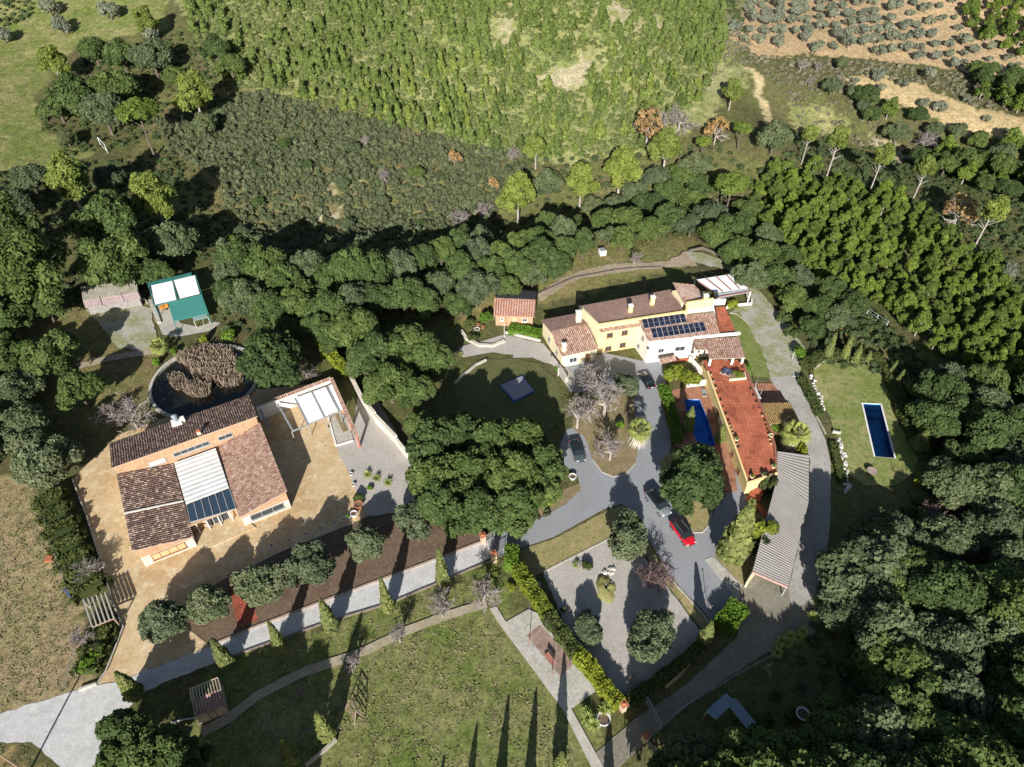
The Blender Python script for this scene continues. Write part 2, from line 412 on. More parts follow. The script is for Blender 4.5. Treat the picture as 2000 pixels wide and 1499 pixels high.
M_reed = leaf_mat('dry_reeds', (.22, .165, .11), (.44, .345, .25), .1)

def trunk_mesh(name, h, r, g, crown_r, mat, limbs=6, lean=0.0):
    top = np.array([lean, 0, h]); s = [((0, 0, -.4), top * .5, r, r * .8), (top * .5, top, r * .8, r * .55)]
    for i in range(limbs):
        a = 2 * PI * i / limbs + g.uniform(-.4, .4); q = top * g.uniform(.55, 1)
        s.append((q, q + np.array([math.cos(a) * crown_r * .55, math.sin(a) * crown_r * .55, crown_r * g.uniform(.25, .6)]), r * .4, r * .12))
    v, f = branches(s, 6); return mesh_np(name, v, f, mat, smooth=True)
def ellip_lobes(g, K, rx, rz, cz, lr, zmin=-.35):
    L = []; ph = g.uniform(0, 6.28, 3)
    while len(L) < K:
        d = norm(g.normal(size=(1, 3)))[0]
        if d[2] < zmin: continue
        a = math.atan2(d[1], d[0]); w_ = 1 + .16 * math.sin(2 * a + ph[0]) + .13 * math.sin(3 * a + ph[1]) + .08 * math.sin(5 * a + ph[2])
        q = d * np.array([rx * w_, rx * w_, rz]) * g.uniform(.45, .82) + np.array([0, 0, cz])
        L.append(q)
    return np.array(L), g.uniform(lr * .6, lr * 1.4, K)
PROT = {}
def proto(kind, n, fn):
    PROT[kind] = [fn(np.random.default_rng(hash_(kind) + i), i) for i in range(n)]
def hash_(s): return sum(ord(c) * (i + 3) for i, c in enumerate(s))
# unit trees: crown radius 1; scaled per tree
def mk_oak(mat, leaf=.052, K=46, per=170, rz=.72, cz=1.15):
    def fn(g, i):
        L, LR = ellip_lobes(g, K, 1.0, rz, cz, .27)
        v, f, t = lobed(L, LR, per, leaf, g, np.array([0, 0, cz - .3]))
        return (mesh_np('crown', v, f, mat, t), trunk_mesh('trunk', cz * .8, .09, g, 1.0, M_bark))
    return fn
proto('oak', 6, mk_oak(M_oak)); proto('goak', 3, mk_oak(M_oakg, .048, 52, 160))
def mk_olive(g, i):
    L, LR = ellip_lobes(g, 54, .95, .9, 1.15, .27, -.6)
    v, f, t = lobed(L, LR, 190, .055, g, np.array([0, 0, 1.1]), jit=.9, asp=.4)
    return (mesh_np('crown', v, f, M_olive, t), trunk_mesh('trunk', .8, .1, g, 1.0, M_bark))
proto('olive', 3, mk_olive)
M_golive = None
def mk_golive(g, i):
    L, LR = ellip_lobes(g, 9, .9, .7, .85, .42, -.2)
    v, f, t = lobed(L, LR, 90, .09, g, np.array([0, 0, .7]), jit=.8)
    return (mesh_np('crown', v, f, M_golive, t), trunk_mesh('trunk', .6, .1, g, 1.0, M_bark, 3))
M_golive = leaf_mat('orchard_olive_leaves', (.12, .135, .085), (.27, .285, .20), .12)
proto('golive', 3, mk_golive)
def mk_pine(g, i, M_pine=None):
    M_pine = M_pine or globals()['M_pine']       # mature aleppo pine, open dome of foliage plates
    L = []; LR = []
    for k in range(34):
        z = g.uniform(0, 1); r = (1 - .55 * z ** 1.5) * g.uniform(.25, .85); a = g.uniform(0, 2 * PI)
        L.append((r * math.cos(a), r * math.sin(a), 1.2 + z * 1.35)); LR.append(g.uniform(.2, .36))
    v, f, t = lobed(np.array(L), np.array(LR), 190, .06, g, np.array([0, 0, 1.3]), up=.6, jit=.8, asp=.45, core=.62)
    return (mesh_np('crown', v, f, M_pine, t), trunk_mesh('trunk', 1.9, .075, g, 1.0, M_pale, 9))
proto('pine', 3, mk_pine); proto('dpine', 2, lambda g, i: mk_pine(g, i, M_dpine))
def mk_tall(g, i):       # tall bare-trunked pine, foliage only at the top
    L = []; LR = []
    for k in range(22):
        a = g.uniform(0, 2 * PI); r = g.uniform(.1, .75); L.append((r * math.cos(a), r * math.sin(a), 3.3 + g.uniform(-.45, .7) * (1.1 - r))); LR.append(g.uniform(.22, .36))
    v, f, t = lobed(np.array(L), np.array(LR), 110, .085, g, np.array([0, 0, 3.1]), up=.6, jit=.8, asp=.45, core=.6)
    return (mesh_np('crown', v, f, M_pine, t), trunk_mesh('trunk', 3.1, .065, g, .9, M_pale, 12))
proto('tall', 2, mk_tall)
def mk_umb(g, i):
    L = []; LR = []
    for k in range(44):
        a = g.uniform(0, 2 * PI); r = math.sqrt(g.uniform(0, 1)) * .8; L.append((r * math.cos(a), r * math.sin(a), 2.35 + .45 * (1 - r * r) * g.uniform(.6, 1))); LR.append(g.uniform(.18, .28))
    v, f, t = lobed(np.array(L), np.array(LR), 100, .065, g, np.array([0, 0, 2.0]), up=.6, asp=.5, core=.65)
    return (mesh_np('crown', v, f, M_pine2, t), trunk_mesh('trunk', 2.2, .075, g, .9, M_bark, 10))
proto('umb', 1, mk_umb)
def mk_plant(g, i):      # plantation pine: pointed-dome, upright tufts
    L = []; LR = []
    for k in range(18):
        z = g.uniform(0, 1); r = (1 - z) ** .6 * g.uniform(.3, .9); a = g.uniform(0, 2 * PI)
        L.append((r * math.cos(a), r * math.sin(a), .7 + z * 1.3)); LR.append(g.uniform(.26, .42) * (1 - .25 * z))
    v, f, t = lobed(np.array(L), np.array(LR), 110, .09, g, np.array([0, 0, 1.]), up=.5, jit=.8, asp=.45, core=.6)
    return (mesh_np('crown', v, f, M_pine2, t), trunk_mesh('trunk', 1.3, .07, g, .8, M_pale, 4))
proto('plant', 4, mk_plant)
def young_np(g):         # young pine cone, quads only
    v1, f1 = blob(np.array([0, 0, .9]), .6, 1.3, g, 8, 6, .2)
    n = 150; z = g.uniform(0, 1, n) ** 1.2; a = g.uniform(0, 2 * PI, n); r = (1 - z) ** .8 * .85 + .08; r = r * g.uniform(.6, 1.1, n)
    c = np.stack([r * np.cos(a), r * np.sin(a), .2 + 1.9 * z], 1); d = norm(np.stack([np.cos(a), np.sin(a), np.full(n, .7)], 1) + g.normal(size=(n, 3)) * .6)
    v2, f2 = leafq(c, d, g.uniform(.16, .32, n), g, .5)
    return join([(v1, f1, .2), (v2, f2, g.uniform(0, 1, n))])
M_kpine = leaf_mat('knoll_pine_needles', (.082, .115, .024), (.20, .25, .068), .3, .22)
YP = []
for i in range(4):
    v, f, t = young_np(np.random.default_rng(90 + i)); YP.append((v, f, t, mesh_np('young_pine', v, f, M_kpine, t)))
def mk_cyp(g, i):
    n = 1500; z = g.uniform(0, 1, n); a = g.uniform(0, 2 * PI, n); r = np.minimum(1, (z + .02) * 6) ** .5 * (1 - z) ** .75 * g.uniform(.8, 1.08, n)
    r = r * (1 + .12 * np.sin(a * 4 + z * 9))
    c = np.stack([r * np.cos(a), r * np.sin(a), .05 + z * .95], 1)       # radius 1, height 1 (scaled)
    d = norm(np.stack([np.cos(a), np.sin(a), np.full(n, .5)], 1) + g.normal(size=(n, 3)) * .5)
    rr = norm(g.normal(size=(n, 3))); tt = norm(np.cross(d, rr)); s = g.uniform(.09, .18, n)[:, None]
    t_ = tt * s; b_ = np.cross(d, tt) * s; sc3 = np.array([1, 1, .16])
    v = np.stack([c - t_ * sc3 - b_ * sc3, c + t_ * sc3 - b_ * sc3, c + t_ * sc3 + b_ * sc3, c - t_ * sc3 + b_ * sc3], 1).reshape(-1, 3)
    z2 = np.linspace(.04, .97, 12); V = []; nu = 12
    for q in z2:
        rr2 = min(1, (q + .02) * 6) ** .5 * (1 - q) ** .75 * .8; V += [(rr2 * math.cos(2 * PI * k / nu), rr2 * math.sin(2 * PI * k / nu), q) for k in range(nu)]
    F = np.array([(j * nu + k, j * nu + (k + 1) % nu, (j + 1) * nu + (k + 1) % nu, (j + 1) * nu + k) for j in range(11) for k in range(nu)])
    v, f, t = join([(v, np.arange(4 * n).reshape(n, 4), g.uniform(0, 1, n)), (np.array(V), F, .1)])
    tv, tf = branches([((0, 0, -.05), (0, 0, .2), .12, .1)], 6)
    return (mesh_np('crown', v, f, M_cyp, t), mesh_np('trunk', tv, tf, M_bark))
proto('cyp', 3, mk_cyp)
def mk_bush(mat, K=9, leaf=.12, per=60):
    def fn(g, i):
        L, LR = ellip_lobes(g, K, .8, .6, .5, .38, -.1)
        v, f, t = lobed(L, LR, per, leaf, g, np.array([0, 0, .3])); return (mesh_np('bush', v, f, mat, t),)
    return fn
proto('bush', 2, mk_bush(M_dhedge)); proto('gbush', 2, mk_bush(M_green)); proto('ybush', 2, mk_bush(M_hedge)); proto('dbush', 2, mk_bush(M_oakg))
def bare_segs(g, h=1.6, spread=.9, up=.55, lv=(5, 4, 5, 4), r0=.05):
    segs = []; tips = [((0, 0, -.1), np.array([0, 0, h * .3]), r0)]
    segs.append(((0, 0, -.1), (0, 0, h * .3), r0, r0 * .8)); cur = [(np.array([0, 0, h * .3]), np.array([0, 0, 1.]), .5, r0 * .7)]
    for li, n in enumerate(lv):
        nx = []
        for p, d, ln, r in cur:
            for k in range(n):
                dd = norm((d + g.normal(size=3) * spread + np.array([0, 0, up * .35]))[None])[0]; l2 = ln * g.uniform(.75, 1.15)
                st = p if li == 0 else p - d * ln * g.uniform(0, .8)
                e = st + dd * l2
                segs.append((st, e, r, r * .6)); nx.append((e, dd, l2 * .68, max(r * .55, .008)))
        cur = nx
    return segs
def mk_bare(mat, tm, lv, up, r0=.05):
    def fn(g, i):
        s = bare_segs(g, lv=lv, up=up, r0=r0); k = 1 + lv[0]
        v, f = branches(s[:k], 5); v2, f2 = branches(s[k:], 3)
        return (mesh_np('branches', v2, f2, mat), mesh_np('trunk', v, f, tm))
    return fn
proto('bare', 3, mk_bare(M_twig, M_pale, (6, 5, 5, 4), .7)); proto('bshrub', 1, mk_bare(M_twigp, M_twigp, (8, 5, 5, 4), .2))
proto('pruned', 2, mk_bare(M_pale, M_pale, (5, 3, 2), .2, .06))
def mk_dead(g, i):
    L, LR = ellip_lobes(g, 12, .9, .8, 1.3, .36, -.2)
    v, f, t = lobed(L, LR, 40, .09, g, np.array([0, 0, 1.]), core=.1); s = bare_segs(g, lv=(6, 4, 3), up=.8)
    bv, bf = branches(s, 4)
    return (mesh_np('crown', v, f, M_yel, t), mesh_np('trunk', bv * np.array([1.4, 1.4, 1.5]), bf, M_pale))
proto('autumn', 2, mk_dead)
def blades(g, n, r, zc, wid, droop, mat, name, tlo=-.2, thi=1.1, segs=3, tint=(0, 1)):
    V, F, T = [], [], []; k = 0
    for i in range(n):
        a = g.uniform(0, 2 * PI); el = g.uniform(tlo, thi); q = g.uniform(*tint); w_ = wid * g.uniform(.8, 1.2); L = r * g.uniform(.8, 1.1)
        dh = np.array([math.cos(a), math.sin(a), 0]); sd = np.array([-math.sin(a), math.cos(a), 0])
        pts = []
        for j in range(segs + 1):
            t = j / segs; pts.append(np.array([0, 0, zc]) + dh * L * t * math.cos(el) + np.array([0, 0, L * (t * math.sin(el) - droop * t * t)]))
        for j, p in enumerate(pts):
            ww = w_ * (1 - (j / segs) ** 2 * .85) if segs < 4 else w_ * math.sin(PI * min(.96, .12 + .84 * j / segs)) ; V += [p - sd * ww, p + sd * ww]
        for j in range(segs): F.append((k + 2 * j, k + 2 * j + 1, k + 2 * j + 3, k + 2 * j + 2)); T.append(q)
        k += 2 * (segs + 1)
    return np.array(V), np.array(F), np.array(T)
def fan_palm(g, n, r, zc):
    n = int(n * .72)
    """fan fronds: stalk and a pleated half-disc of narrow leaflets"""
    V, F, T = [], [], []; k = 0
    for i in range(n):
        a = 2.4 * i + g.uniform(-.2, .2); el = 1.35 - 2.05 * (i / n) + g.uniform(-.1, .1); q = np.clip(.9 - .5 * i / n + g.uniform(-.2, .2), 0, 1)
        d = np.array([math.cos(a) * math.cos(el), math.sin(a) * math.cos(el), math.sin(el)]); sd = np.array([-math.sin(a), math.cos(a), 0]); up = np.cross(d, sd) * -1
        o = np.array([0, 0, zc]); e = o + d * r * .5
        V += [o - sd * .04, o + sd * .04, e + sd * .03, e - sd * .03]; F.append((k, k + 1, k + 2, k + 3)); T.append(q); k += 4
        for j in range(13):
            b = (j / 12 - .5) * 3.0; dd = d * math.cos(b) + sd * math.sin(b); l = r * .52 * (1 - .12 * abs(b)); pw = np.cross(dd, up) * .036 * r
            tip = e + dd * l * 1.1 + np.array([0, 0, -.22 * r]) ; m = e + dd * l * .55 + up * .02
            V += [e - pw * .3, e + pw * .3, m + pw, m - pw]; F.append((k, k + 1, k + 2, k + 3)); k += 4
            V += [m - pw, m + pw, tip + pw * .15, tip - pw * .15]; F.append((k, k + 1, k + 2, k + 3)); k += 4; T += [q, np.clip(q + .15, 0, 1)]
    return np.array(V), np.array(F), np.array(T)

# ------------------------------------------------------------------ planting
def plant(kind, x, y, sx, sz=None, name='tree', label='', cat='tree', group=None, z=None, rz=None, lean=0.0, var=None, rnd=None):
    """one tree: an Empty at the foot with its crown and trunk as children (copies share mesh data)"""
    r_ = rnd or R; ms = PROT[kind][r_.randrange(len(PROT[kind])) if var is None else var]
    o = empty(name, (x, y, hz(x, y) if z is None else z), label, cat, group)
    o.rotation_euler = (lean * r_.uniform(-1, 1), lean * r_.uniform(-1, 1), r_.uniform(0, 6.28) if rz is None else rz)
    o.scale = (sx, sx, sz or sx)
    for m in ms: link(m.name.split('.')[0], m, o)
    return o
def bushat(kind, x, y, r, h, name, label, cat='bush', group=None, z=None):
    ms = PROT[kind][R.randrange(len(PROT[kind]))]
    o = link(name, ms[0]); o.location = (x, y, hz(x, y) if z is None else z); o.scale = (r, r, h); o.rotation_euler = (0, 0, R.uniform(0, 6.28))
    return tag(o, label, cat, group)
def crownpt(u, v, rpx, up):
    """crown centre and radius in the picture -> foot and radius in metres; up = crown-centre height in radii"""
    r = 3.0
    for _ in range(4):
        p = G(u, v, up * r); depth = (p[1] * SQ + (CH - p[2]) * SQ); r = rpx * depth / 1400
    return p[0], p[1], r
def poisson(poly, dmin, n_max=2000, avoid=(), g=None, k=9000):
    g = g or rng; a = np.array([p[:2] for p in poly]); lo, hi = a.min(0), a.max(0); pts = []
    c = g.uniform(lo, hi, (k, 2)); c = c[inpoly(c[:, 0], c[:, 1], poly)]
    for av in avoid: c = c[~inpoly(c[:, 0], c[:, 1], av)]
    cell = {}
    for p in c:
        i, j = int(p[0] // dmin), int(p[1] // dmin)
        if any((p[0] - q[0]) ** 2 + (p[1] - q[1]) ** 2 < dmin * dmin for di in (-1, 0, 1) for dj in (-1, 0, 1) for q in cell.get((i + di, j + dj), ())): continue
        cell.setdefault((i, j), []).append(p); pts.append(p)
        if len(pts) >= n_max: break
    return pts
def wpoly(px, dz=0.0): return [G(u, v, dz) for u, v in px]
def scatter(protos, pts, smin, smax, g, hs=(.8, 1.2)):
    """many copies merged into one array set (for what nobody could count)"""
    V, F, T = [], [], []; k = 0
    for p in pts:
        v, f, t = protos[g.integers(len(protos))][:3]; s = g.uniform(smin, smax); a = g.uniform(0, 2 * PI); ca, sa = math.cos(a), math.sin(a)
        q = np.empty_like(v); q[:, 0] = (v[:, 0] * ca - v[:, 1] * sa) * s + p[0]; q[:, 1] = (v[:, 0] * sa + v[:, 1] * ca) * s + p[1]
        q[:, 2] = v[:, 2] * s * g.uniform(*hs) + hz(p[0], p[1]); V.append(q.astype(np.float32)); F.append(f + k); T.append(np.clip(t * .6 + g.uniform(0, .4), 0, 1)); k += len(v)
    return np.concatenate(V), np.concatenate(F), np.concatenate(T)
def shrub_np(g, n=34, leaf=.2):
    d = norm(g.normal(size=(n, 3)) * np.array([1, 1, .6]) + np.array([0, 0, .55])); c = d * g.uniform(.55, 1.05, (n, 1)) * np.array([1, 1, .95])
    v, f = leafq(c, norm(d + g.normal(size=d.shape) * .6), leaf * g.uniform(.7, 1.4, n), g, .6)
    bv, bf = blob(np.array([0, 0, .25]), .68, .9, g, 6, 4); return join([(v, f, g.uniform(0, 1, n)), (bv, bf, .15)])
SHR = [shrub_np(np.random.default_rng(i)) for i in range(6)]
# ------------------------------------------------------------------ terrain
POOL_LAP = [W(1682, 788), W(1722, 790), W(1750, 897), W(1706, 893)]
POOL_PATIO = [W(1334, 780), W(1367, 780), W(1383, 815), W(1399, 872), W(1363, 872), W(1344, 828)]
def jitpoly(px, dz=0.0): return [G(u, v, dz)[:2] for u, v in px]
def build_terrain():
    def axis(lo, hi, st, ext):
        a = list(np.arange(lo, hi + .1, st)); s = st; x = hi
        while x < ext: s *= 1.35; x += s; a.append(x)
        s = st; x = lo; pre = []
        while x > -ext: s *= 1.35; x -= s; pre.append(x)
        return np.array(pre[::-1] + a)
    X = axis(-215, 215, 1.0, 2500); Y = axis(10, 325, 1.0, 3000)
    gx, gy = np.meshgrid(X, Y); x, y = gx.ravel(), gy.ravel(); z = hgt(x, y)
    # fine roughness where nothing is built
    z = z + (rng.uniform(-.12, .12, z.shape)) * (y > 150)
    g = np.random.default_rng(3)
    def fbm(x, y, s):
        o = 0
        for k in range(5):
            a = g.uniform(0, 6.28); f = 2 ** k / s; o = o + np.sin(x * math.cos(a) * f + y * math.sin(a) * f + g.uniform(0, 6)) / (1.25 ** k)
        return o / 3
    jx, jy = x + 2.2 * fbm(x, y, 6) + g.normal(size=x.shape) * .5, y + 2.2 * fbm(x, y, 6) + g.normal(size=x.shape) * .5
    C = np.tile(np.array([.105, .095, .048]), (len(x), 1)); GR = np.full(len(x), .35)
    def paint(px, c, gr, px_world=False, soft=1.0):
        P = px if px_world else jitpoly(px)
        m = inpoly(x + (jx - x) * soft, y + (jy - y) * soft, P); C[m] = c; GR[m] = gr
    paint([(300, 180), (700, 130), (1000, 300), (1010, 430), (800, 470), (400, 500), (250, 330)], (.15, .125, .065), .45)     # scrub slope
    paint([(330, -40), (1420, -40), (1430, 130), (1400, 230), (1260, 300), (1180, 310), (1050, 320), (1000, 300), (900, 290), (700, 200), (500, 190), (380, 60)], (.25, .25, .115), .5)   # knoll
    for c, r in (((1108, 150), 34), ((1145, 120), 22), ((1060, 135), 24), ((985, 60), 26), ((1205, 30), 26), ((1240, 45), 18), ((1290, 42), 18), ((900, 30), 18), ((1120, 175), 18), ((650, 370), 20), ((655, 425), 20), ((530, 260), 18)):
        paint([(c[0] + r * math.cos(k) * 1.1, c[1] + r * math.sin(k) * .75) for k in np.linspace(0, 5.6, 9)], (.35, .305, .215), .3, soft=2.2)
    paint([(-200, -40), (330, -40), (330, 50), (300, 70), (250, 70), (230, 75), (160, 85), (110, 130), (70, 190), (80, 260), (170, 280), (190, 300), (110, 320), (20, 350), (-100, 360)], (.225, .215, .095), .8)
    paint([(1415, 72), (1480, -30), (2080, -30), (2080, 160), (1900, 142), (1760, 122), (1640, 108), (1560, 104), (1480, 112), (1445, 90)], (.45, .325, .20), .05)
    paint([(1645, 150), (1700, 146), (1800, 168), (1900, 210), (2080, 238), (2080, 300), (1960, 275), (1860, 250), (1780, 212), (1690, 185)], (.50, .38, .215), .05)
    paint([(1360, 190), (1400, 150), (1450, 118), (1465, 160), (1440, 185)], (.27, .26, .14), .6)
    paint([(1370, -30), (1490, -30), (1430, 60), (1400, 40)], (.27, .26, .13), .6)
    paint([(1540, 215), (1600, 205), (1670, 240), (1640, 255), (1560, 260)], (.26, .24, .12), .6)
    paint([(1700, 265), (1740, 262), (1790, 300), (1790, 330), (1740, 320)], (.33, .28, .19), .1)
    tr = [(1448, 128), (1472, 132), (1490, 155), (1487, 180), (1500, 205), (1515, 235), (1500, 238), (1484, 205), (1474, 182), (1477, 158), (1464, 142)]
    paint(tr, (.40, .33, .20), .02, soft=.3)
    paint([(-250, 930), (80, 930), (100, 1060), (140, 1170), (170, 1250), (195, 1330), (140, 1352), (0, 1395), (-260, 1420)], (.31, .240, .145), .22)
    paint([(300, 1560), (430, 1285), (640, 1215), (880, 1128), (960, 1090), (1000, 1150), (1160, 1400), (1200, 1560)], (.20, .195, .088), .85)
    paint([(-100, 1440), (60, 1448), (125, 1500), (160, 1700), (-200, 1700)], (.27, .20, .10), .35)
    paint([(0, 620), (160, 590), (310, 600), (310, 690), (290, 790), (210, 860), (130, 830), (0, 700)], (.20, .155, .080), .5)
    paint([(900, 460), (1340, 440), (1400, 500), (1180, 560), (900, 640), (860, 560)], (.24, .20, .095), .6)
    paint([(1640, 560), (1800, 690), (1870, 760), (1760, 760), (1700, 690), (1590, 640)], (.20, .165, .07), .6)
    paint([(1600, 930), (1790, 930), (1820, 1010), (1760, 1080), (1620, 1200)], (.14, .13, .06), .5)
    C *= (1 + .10 * fbm(x, y, 9)[:, None])
    for P in (POOL_LAP, POOL_PATIO):       # ground dug out under the basins
        cx = sum(p[0] for p in P) / len(P); cy = sum(p[1] for p in P) / len(P)
        Q = [(cx + (p[0] - cx) * (1 + 1.5 / max(1, math.hypot(p[0] - cx, p[1] - cy))), cy + (p[1] - cy) * (1 + 1.5 / max(1, math.hypot(p[0] - cx, p[1] - cy)))) for p in P]
        z[inpoly(x, y, Q)] = -2.0
    nx, ny = len(X), len(Y); i, j = np.meshgrid(np.arange(nx - 1), np.arange(ny - 1)); a = (j * nx + i).ravel()
    F = np.stack([a, a + 1, a + 1 + nx, a + nx], 1)
    m, t, p = NM('ground'); P = coords(t)
    at = nd(t, "ShaderNodeAttribute", attribute_name='soil'); gr = nd(t, "ShaderNodeAttribute", attribute_name='green')
    patch = ramp(t, noise(t, .13, 6, .68, P), [(.40, (0, 0, 0)), (.62, (1, 1, 1))]); fine = noise(t, 2.6, 5, .8, P)
    k = nd(t, "ShaderNodeMath", operation='MULTIPLY'); t.links.new(patch, k.inputs[0]); t.links.new(gr.outputs['Fac'], k.inputs[1])
    col = mixc(t, at.outputs['Color'], (.105, .155, .03), k.outputs[0])
    col = mixc(t, col, ramp(t, fine, [(.28, (.42, .42, .40)), (.5, (1, 1, 1)), (.72, (1.7, 1.65, 1.5))]), 1.0, 'MULTIPLY')
    col = mixc(t, col, ramp(t, noise(t, .7, 5, .8, P), [(.34, (.58, .62, .55)), (.66, (1.36, 1.3, 1.22))]), 1.0, 'MULTIPLY')
    t.links.new(col, p.inputs['Base Color']); p.inputs['Roughness'].default_value = .95; p.inputs['Specular IOR Level'].default_value = .1
    bump(t, p, fine, .5, .12)
    me = mesh_np('ground', np.stack([x, y, z], 1), F, m, smooth=True)
    ca = me.attributes.new('soil', 'FLOAT_COLOR', 'POINT'); ca.data.foreach_set('color', np.concatenate([C, np.ones((len(C), 1))], 1).astype(np.float32).ravel())
    ga = me.attributes.new('green', 'FLOAT', 'POINT'); ga.data.foreach_set('value', GR.astype(np.float32))
    tag(link('ground', me), kind='structure')
build_terrain()

# ------------------------------------------------------------------ flat ground sheets (drives, yards, lawns, paving)
LAY = [0.02]
def sheet(name, px, mat, holes=(), world=False, wob=.0, kind='structure', z=None, label=None, cat=None):
    P = [p[:2] for p in px] if world else [W(u, v)[:2] for u, v in px]
    if wob:                                    # natural edges: subdivide and wander
        Q = []
        for i in range(len(P)):
            a, b = P[i], P[(i + 1) % len(P)]; n = max(1, int(math.hypot(b[0] - a[0], b[1] - a[1]) / .8))
            for k in range(n):
                t = k / n; Q.append((a[0] + (b[0] - a[0]) * t + R.uniform(-wob, wob), a[1] + (b[1] - a[1]) * t + R.uniform(-wob, wob)))
        P = Q
    LAY[0] += .005; z = LAY[0] if z is None else z
    H = [[p[:2] for p in h] for h in holes]
    lines = [[Vector((p[0], p[1], 0)) for p in ring] for ring in [P] + H]
    pts = [p for ring in lines for p in ring]; tr = tessellate_polygon(lines)
    f = []
    for a, b, c in tr:
        cr = (pts[b] - pts[a]).cross(pts[c] - pts[a]).z
        f.append((a, b, c) if cr > 0 else (a, c, b))
    me = bpy.data.meshes.new(name); me.from_pydata([(p.x, p.y, z) for p in pts], [], f); me.materials.append(mat); me.update()
    o = link(name, me); return tag(o, label, cat, kind=kind)
M_track = rough_mat('track_gravel', (.52, .51, .49), (.43, .415, .39), (.56, .54, .51), .5, 3.0, bmp=.15, con=.13)
M_asph = rough_mat('asphalt', (.275, .28, .29), (.245, .245, .25), (.30, .303, .31), .22, 9.0, bmp=.1, bd=.01, con=.12)
M_sand = rough_mat('sandy_forecourt', (.55, .41, .235), (.44, .30, .155), (.60, .49, .32), .13, 1.6, bmp=.1, bd=.02, lo=.36, hi=.64, con=.16)
M_mulch = rough_mat('bark_mulch', (.155, .105, .070), (.115, .075, .050), (.20, .15, .10), .4, 6, bmp=.4)
M_peb = rough_mat('pebble_bed', (.42, .385, .34), (.35, .315, .27), (.47, .44, .40), .3, 9, bmp=.3, con=.2)
M_conc = rough_mat('concrete', (.44, .415, .36), (.38, .355, .30), None, .3, 3, bmp=.05)
M_conc2 = rough_mat('pale_concrete', (.43, .41, .37), (.32, .30, .26), (.27, .245, .20), .15, 6, bmp=.05, con=.12)
M_conc3 = rough_mat('stained_concrete', (.25, .225, .175), (.17, .155, .11), (.29, .27, .22), .18, 6, bmp=.05, con=.12)  # concrete darkened to stand in for tree shade over the lower yard
M_drygrass = rough_mat('dry_grass', (.33, .265, .13), (.25, .215, .09), (.17, .185, .06), .35, 3.5, bmp=.4)
M_lawn = rough_mat('pool_lawn', (.165, .20, .05), (.29, .265, .115), (.105, .17, .025), .14, 2.6, bmp=.3, lo=.42, hi=.6)
M_lawn2 = rough_mat('green_lawn', (.13, .17, .04), (.19, .21, .06), (.21, .21, .08), .3, 2.6, bmp=.3)
M_dklawn = rough_mat('shaded_lawn', (.09, .10, .035), (.12, .12, .05), None, .3, 2.6, bmp=.3)  # lawn colour darkened to carry the shade of the oak grove
M_yard = rough_mat('weedy_gravel', (.36, .34, .28), (.23, .24, .11), (.40, .38, .33), .28, 6, bmp=.4, lo=.42, hi=.56, con=.2)
M_dirt = rough_mat('dirt_path', (.38, .30, .22), (.30, .23, .16), (.26, .24, .12), .3, 2.5, bmp=.3)
M_soil = rough_mat('garden_soil', (.27, .20, .12), (.19, .145, .08), (.17, .18, .06), .6, 4, bmp=.5)
M_redp = grid_mat('red_paving', (.40, .105, .06), (.34, .085, .05), (.16, .06, .04), .42, .45, .08)
M_terr = grid_mat('terracotta_terrace', (.47, .150, .078), (.40, .118, .062), (.26, .085, .055), .62, .02, .05)
M_patio = grid_mat('patio_tiles', (.42, .20, .12), (.36, .165, .10), (.20, .12, .08), .45, .1, .06)
M_deck = grid_mat('deck_planks', (.36, .26, .20), (.28, .20, .155), (.14, .10, .08), .28, -.93, .06, 9.0)
M_kerb = rough_mat('kerb_stone', (.50, .46, .40), (.38, .345, .29), None, .8, 5, bmp=.2, con=.15)

sheet('track', [(-80, 1430), (0, 1395), (60, 1375), (140, 1352), (235, 1330), (410, 1262), (500, 1225), (720, 1142), (870, 1085), (952, 1055), (968, 1086), (880, 1130), (760, 1178), (640, 1215), (430, 1290), (330, 1330), (285, 1350), (250, 1385), (225, 1430), (230, 1560), (140, 1560), (118, 1499), (60, 1450), (0, 1450), (-80, 1480)], M_track, wob=.12)
sheet('driveway', [(952, 1052), (1060, 1010), (1105, 985), (1134, 955), (1128, 930), (1102, 908), (1094, 872), (1104, 842), (1140, 825), (1205, 850), (1215, 815), (1243, 770), (1240, 745), (1225, 738), (1190, 772), (1112, 765), (1104, 708), (1180, 690), (1252, 705), (1290, 702), (1300, 745), (1302, 800), (1312, 860), (1300, 930), (1390, 1010), (1415, 960), (1400, 900), (1440, 900), (1462, 985), (1425, 1100), (1400, 1092), (1445, 1140), (1442, 1180), (1436, 1215), (1420, 1235), (1395, 1222), (1370, 1190), (1330, 1150), (1305, 1120), (1270, 1060), (1235, 1000), (1215, 985), (1180, 995), (1080, 1050), (966, 1088)], M_asph)
sheet('forecourt', [(142, 935), (200, 880), (230, 850), (480, 760), (520, 760), (655, 745), (690, 850), (640, 830), (692, 950), (715, 1010), (690, 1022), (560, 1072), (440, 1130), (330, 1200), (410, 1262), (235, 1330), (192, 1337), (206, 1315), (240, 1225), (220, 1180), (200, 1100), (172, 1010)], M_sand)
sheet('gravel_yard', [(640, 835), (690, 838), (700, 770), (730, 770), (800, 890), (815, 960), (800, 1000), (715, 1010), (692, 950)], M_peb, wob=.15)
sheet('mulch_bed', [(330, 1202), (440, 1130), (560, 1073), (690, 1023), (800, 998), (830, 1010), (935, 1020), (945, 1052), (868, 1083), (720, 1140), (500, 1222), (410, 1258)], M_mulch, wob=.05)
sheet('red_path', [(443, 1124), (468, 1112), (505, 1212), (465, 1228)], M_redp)
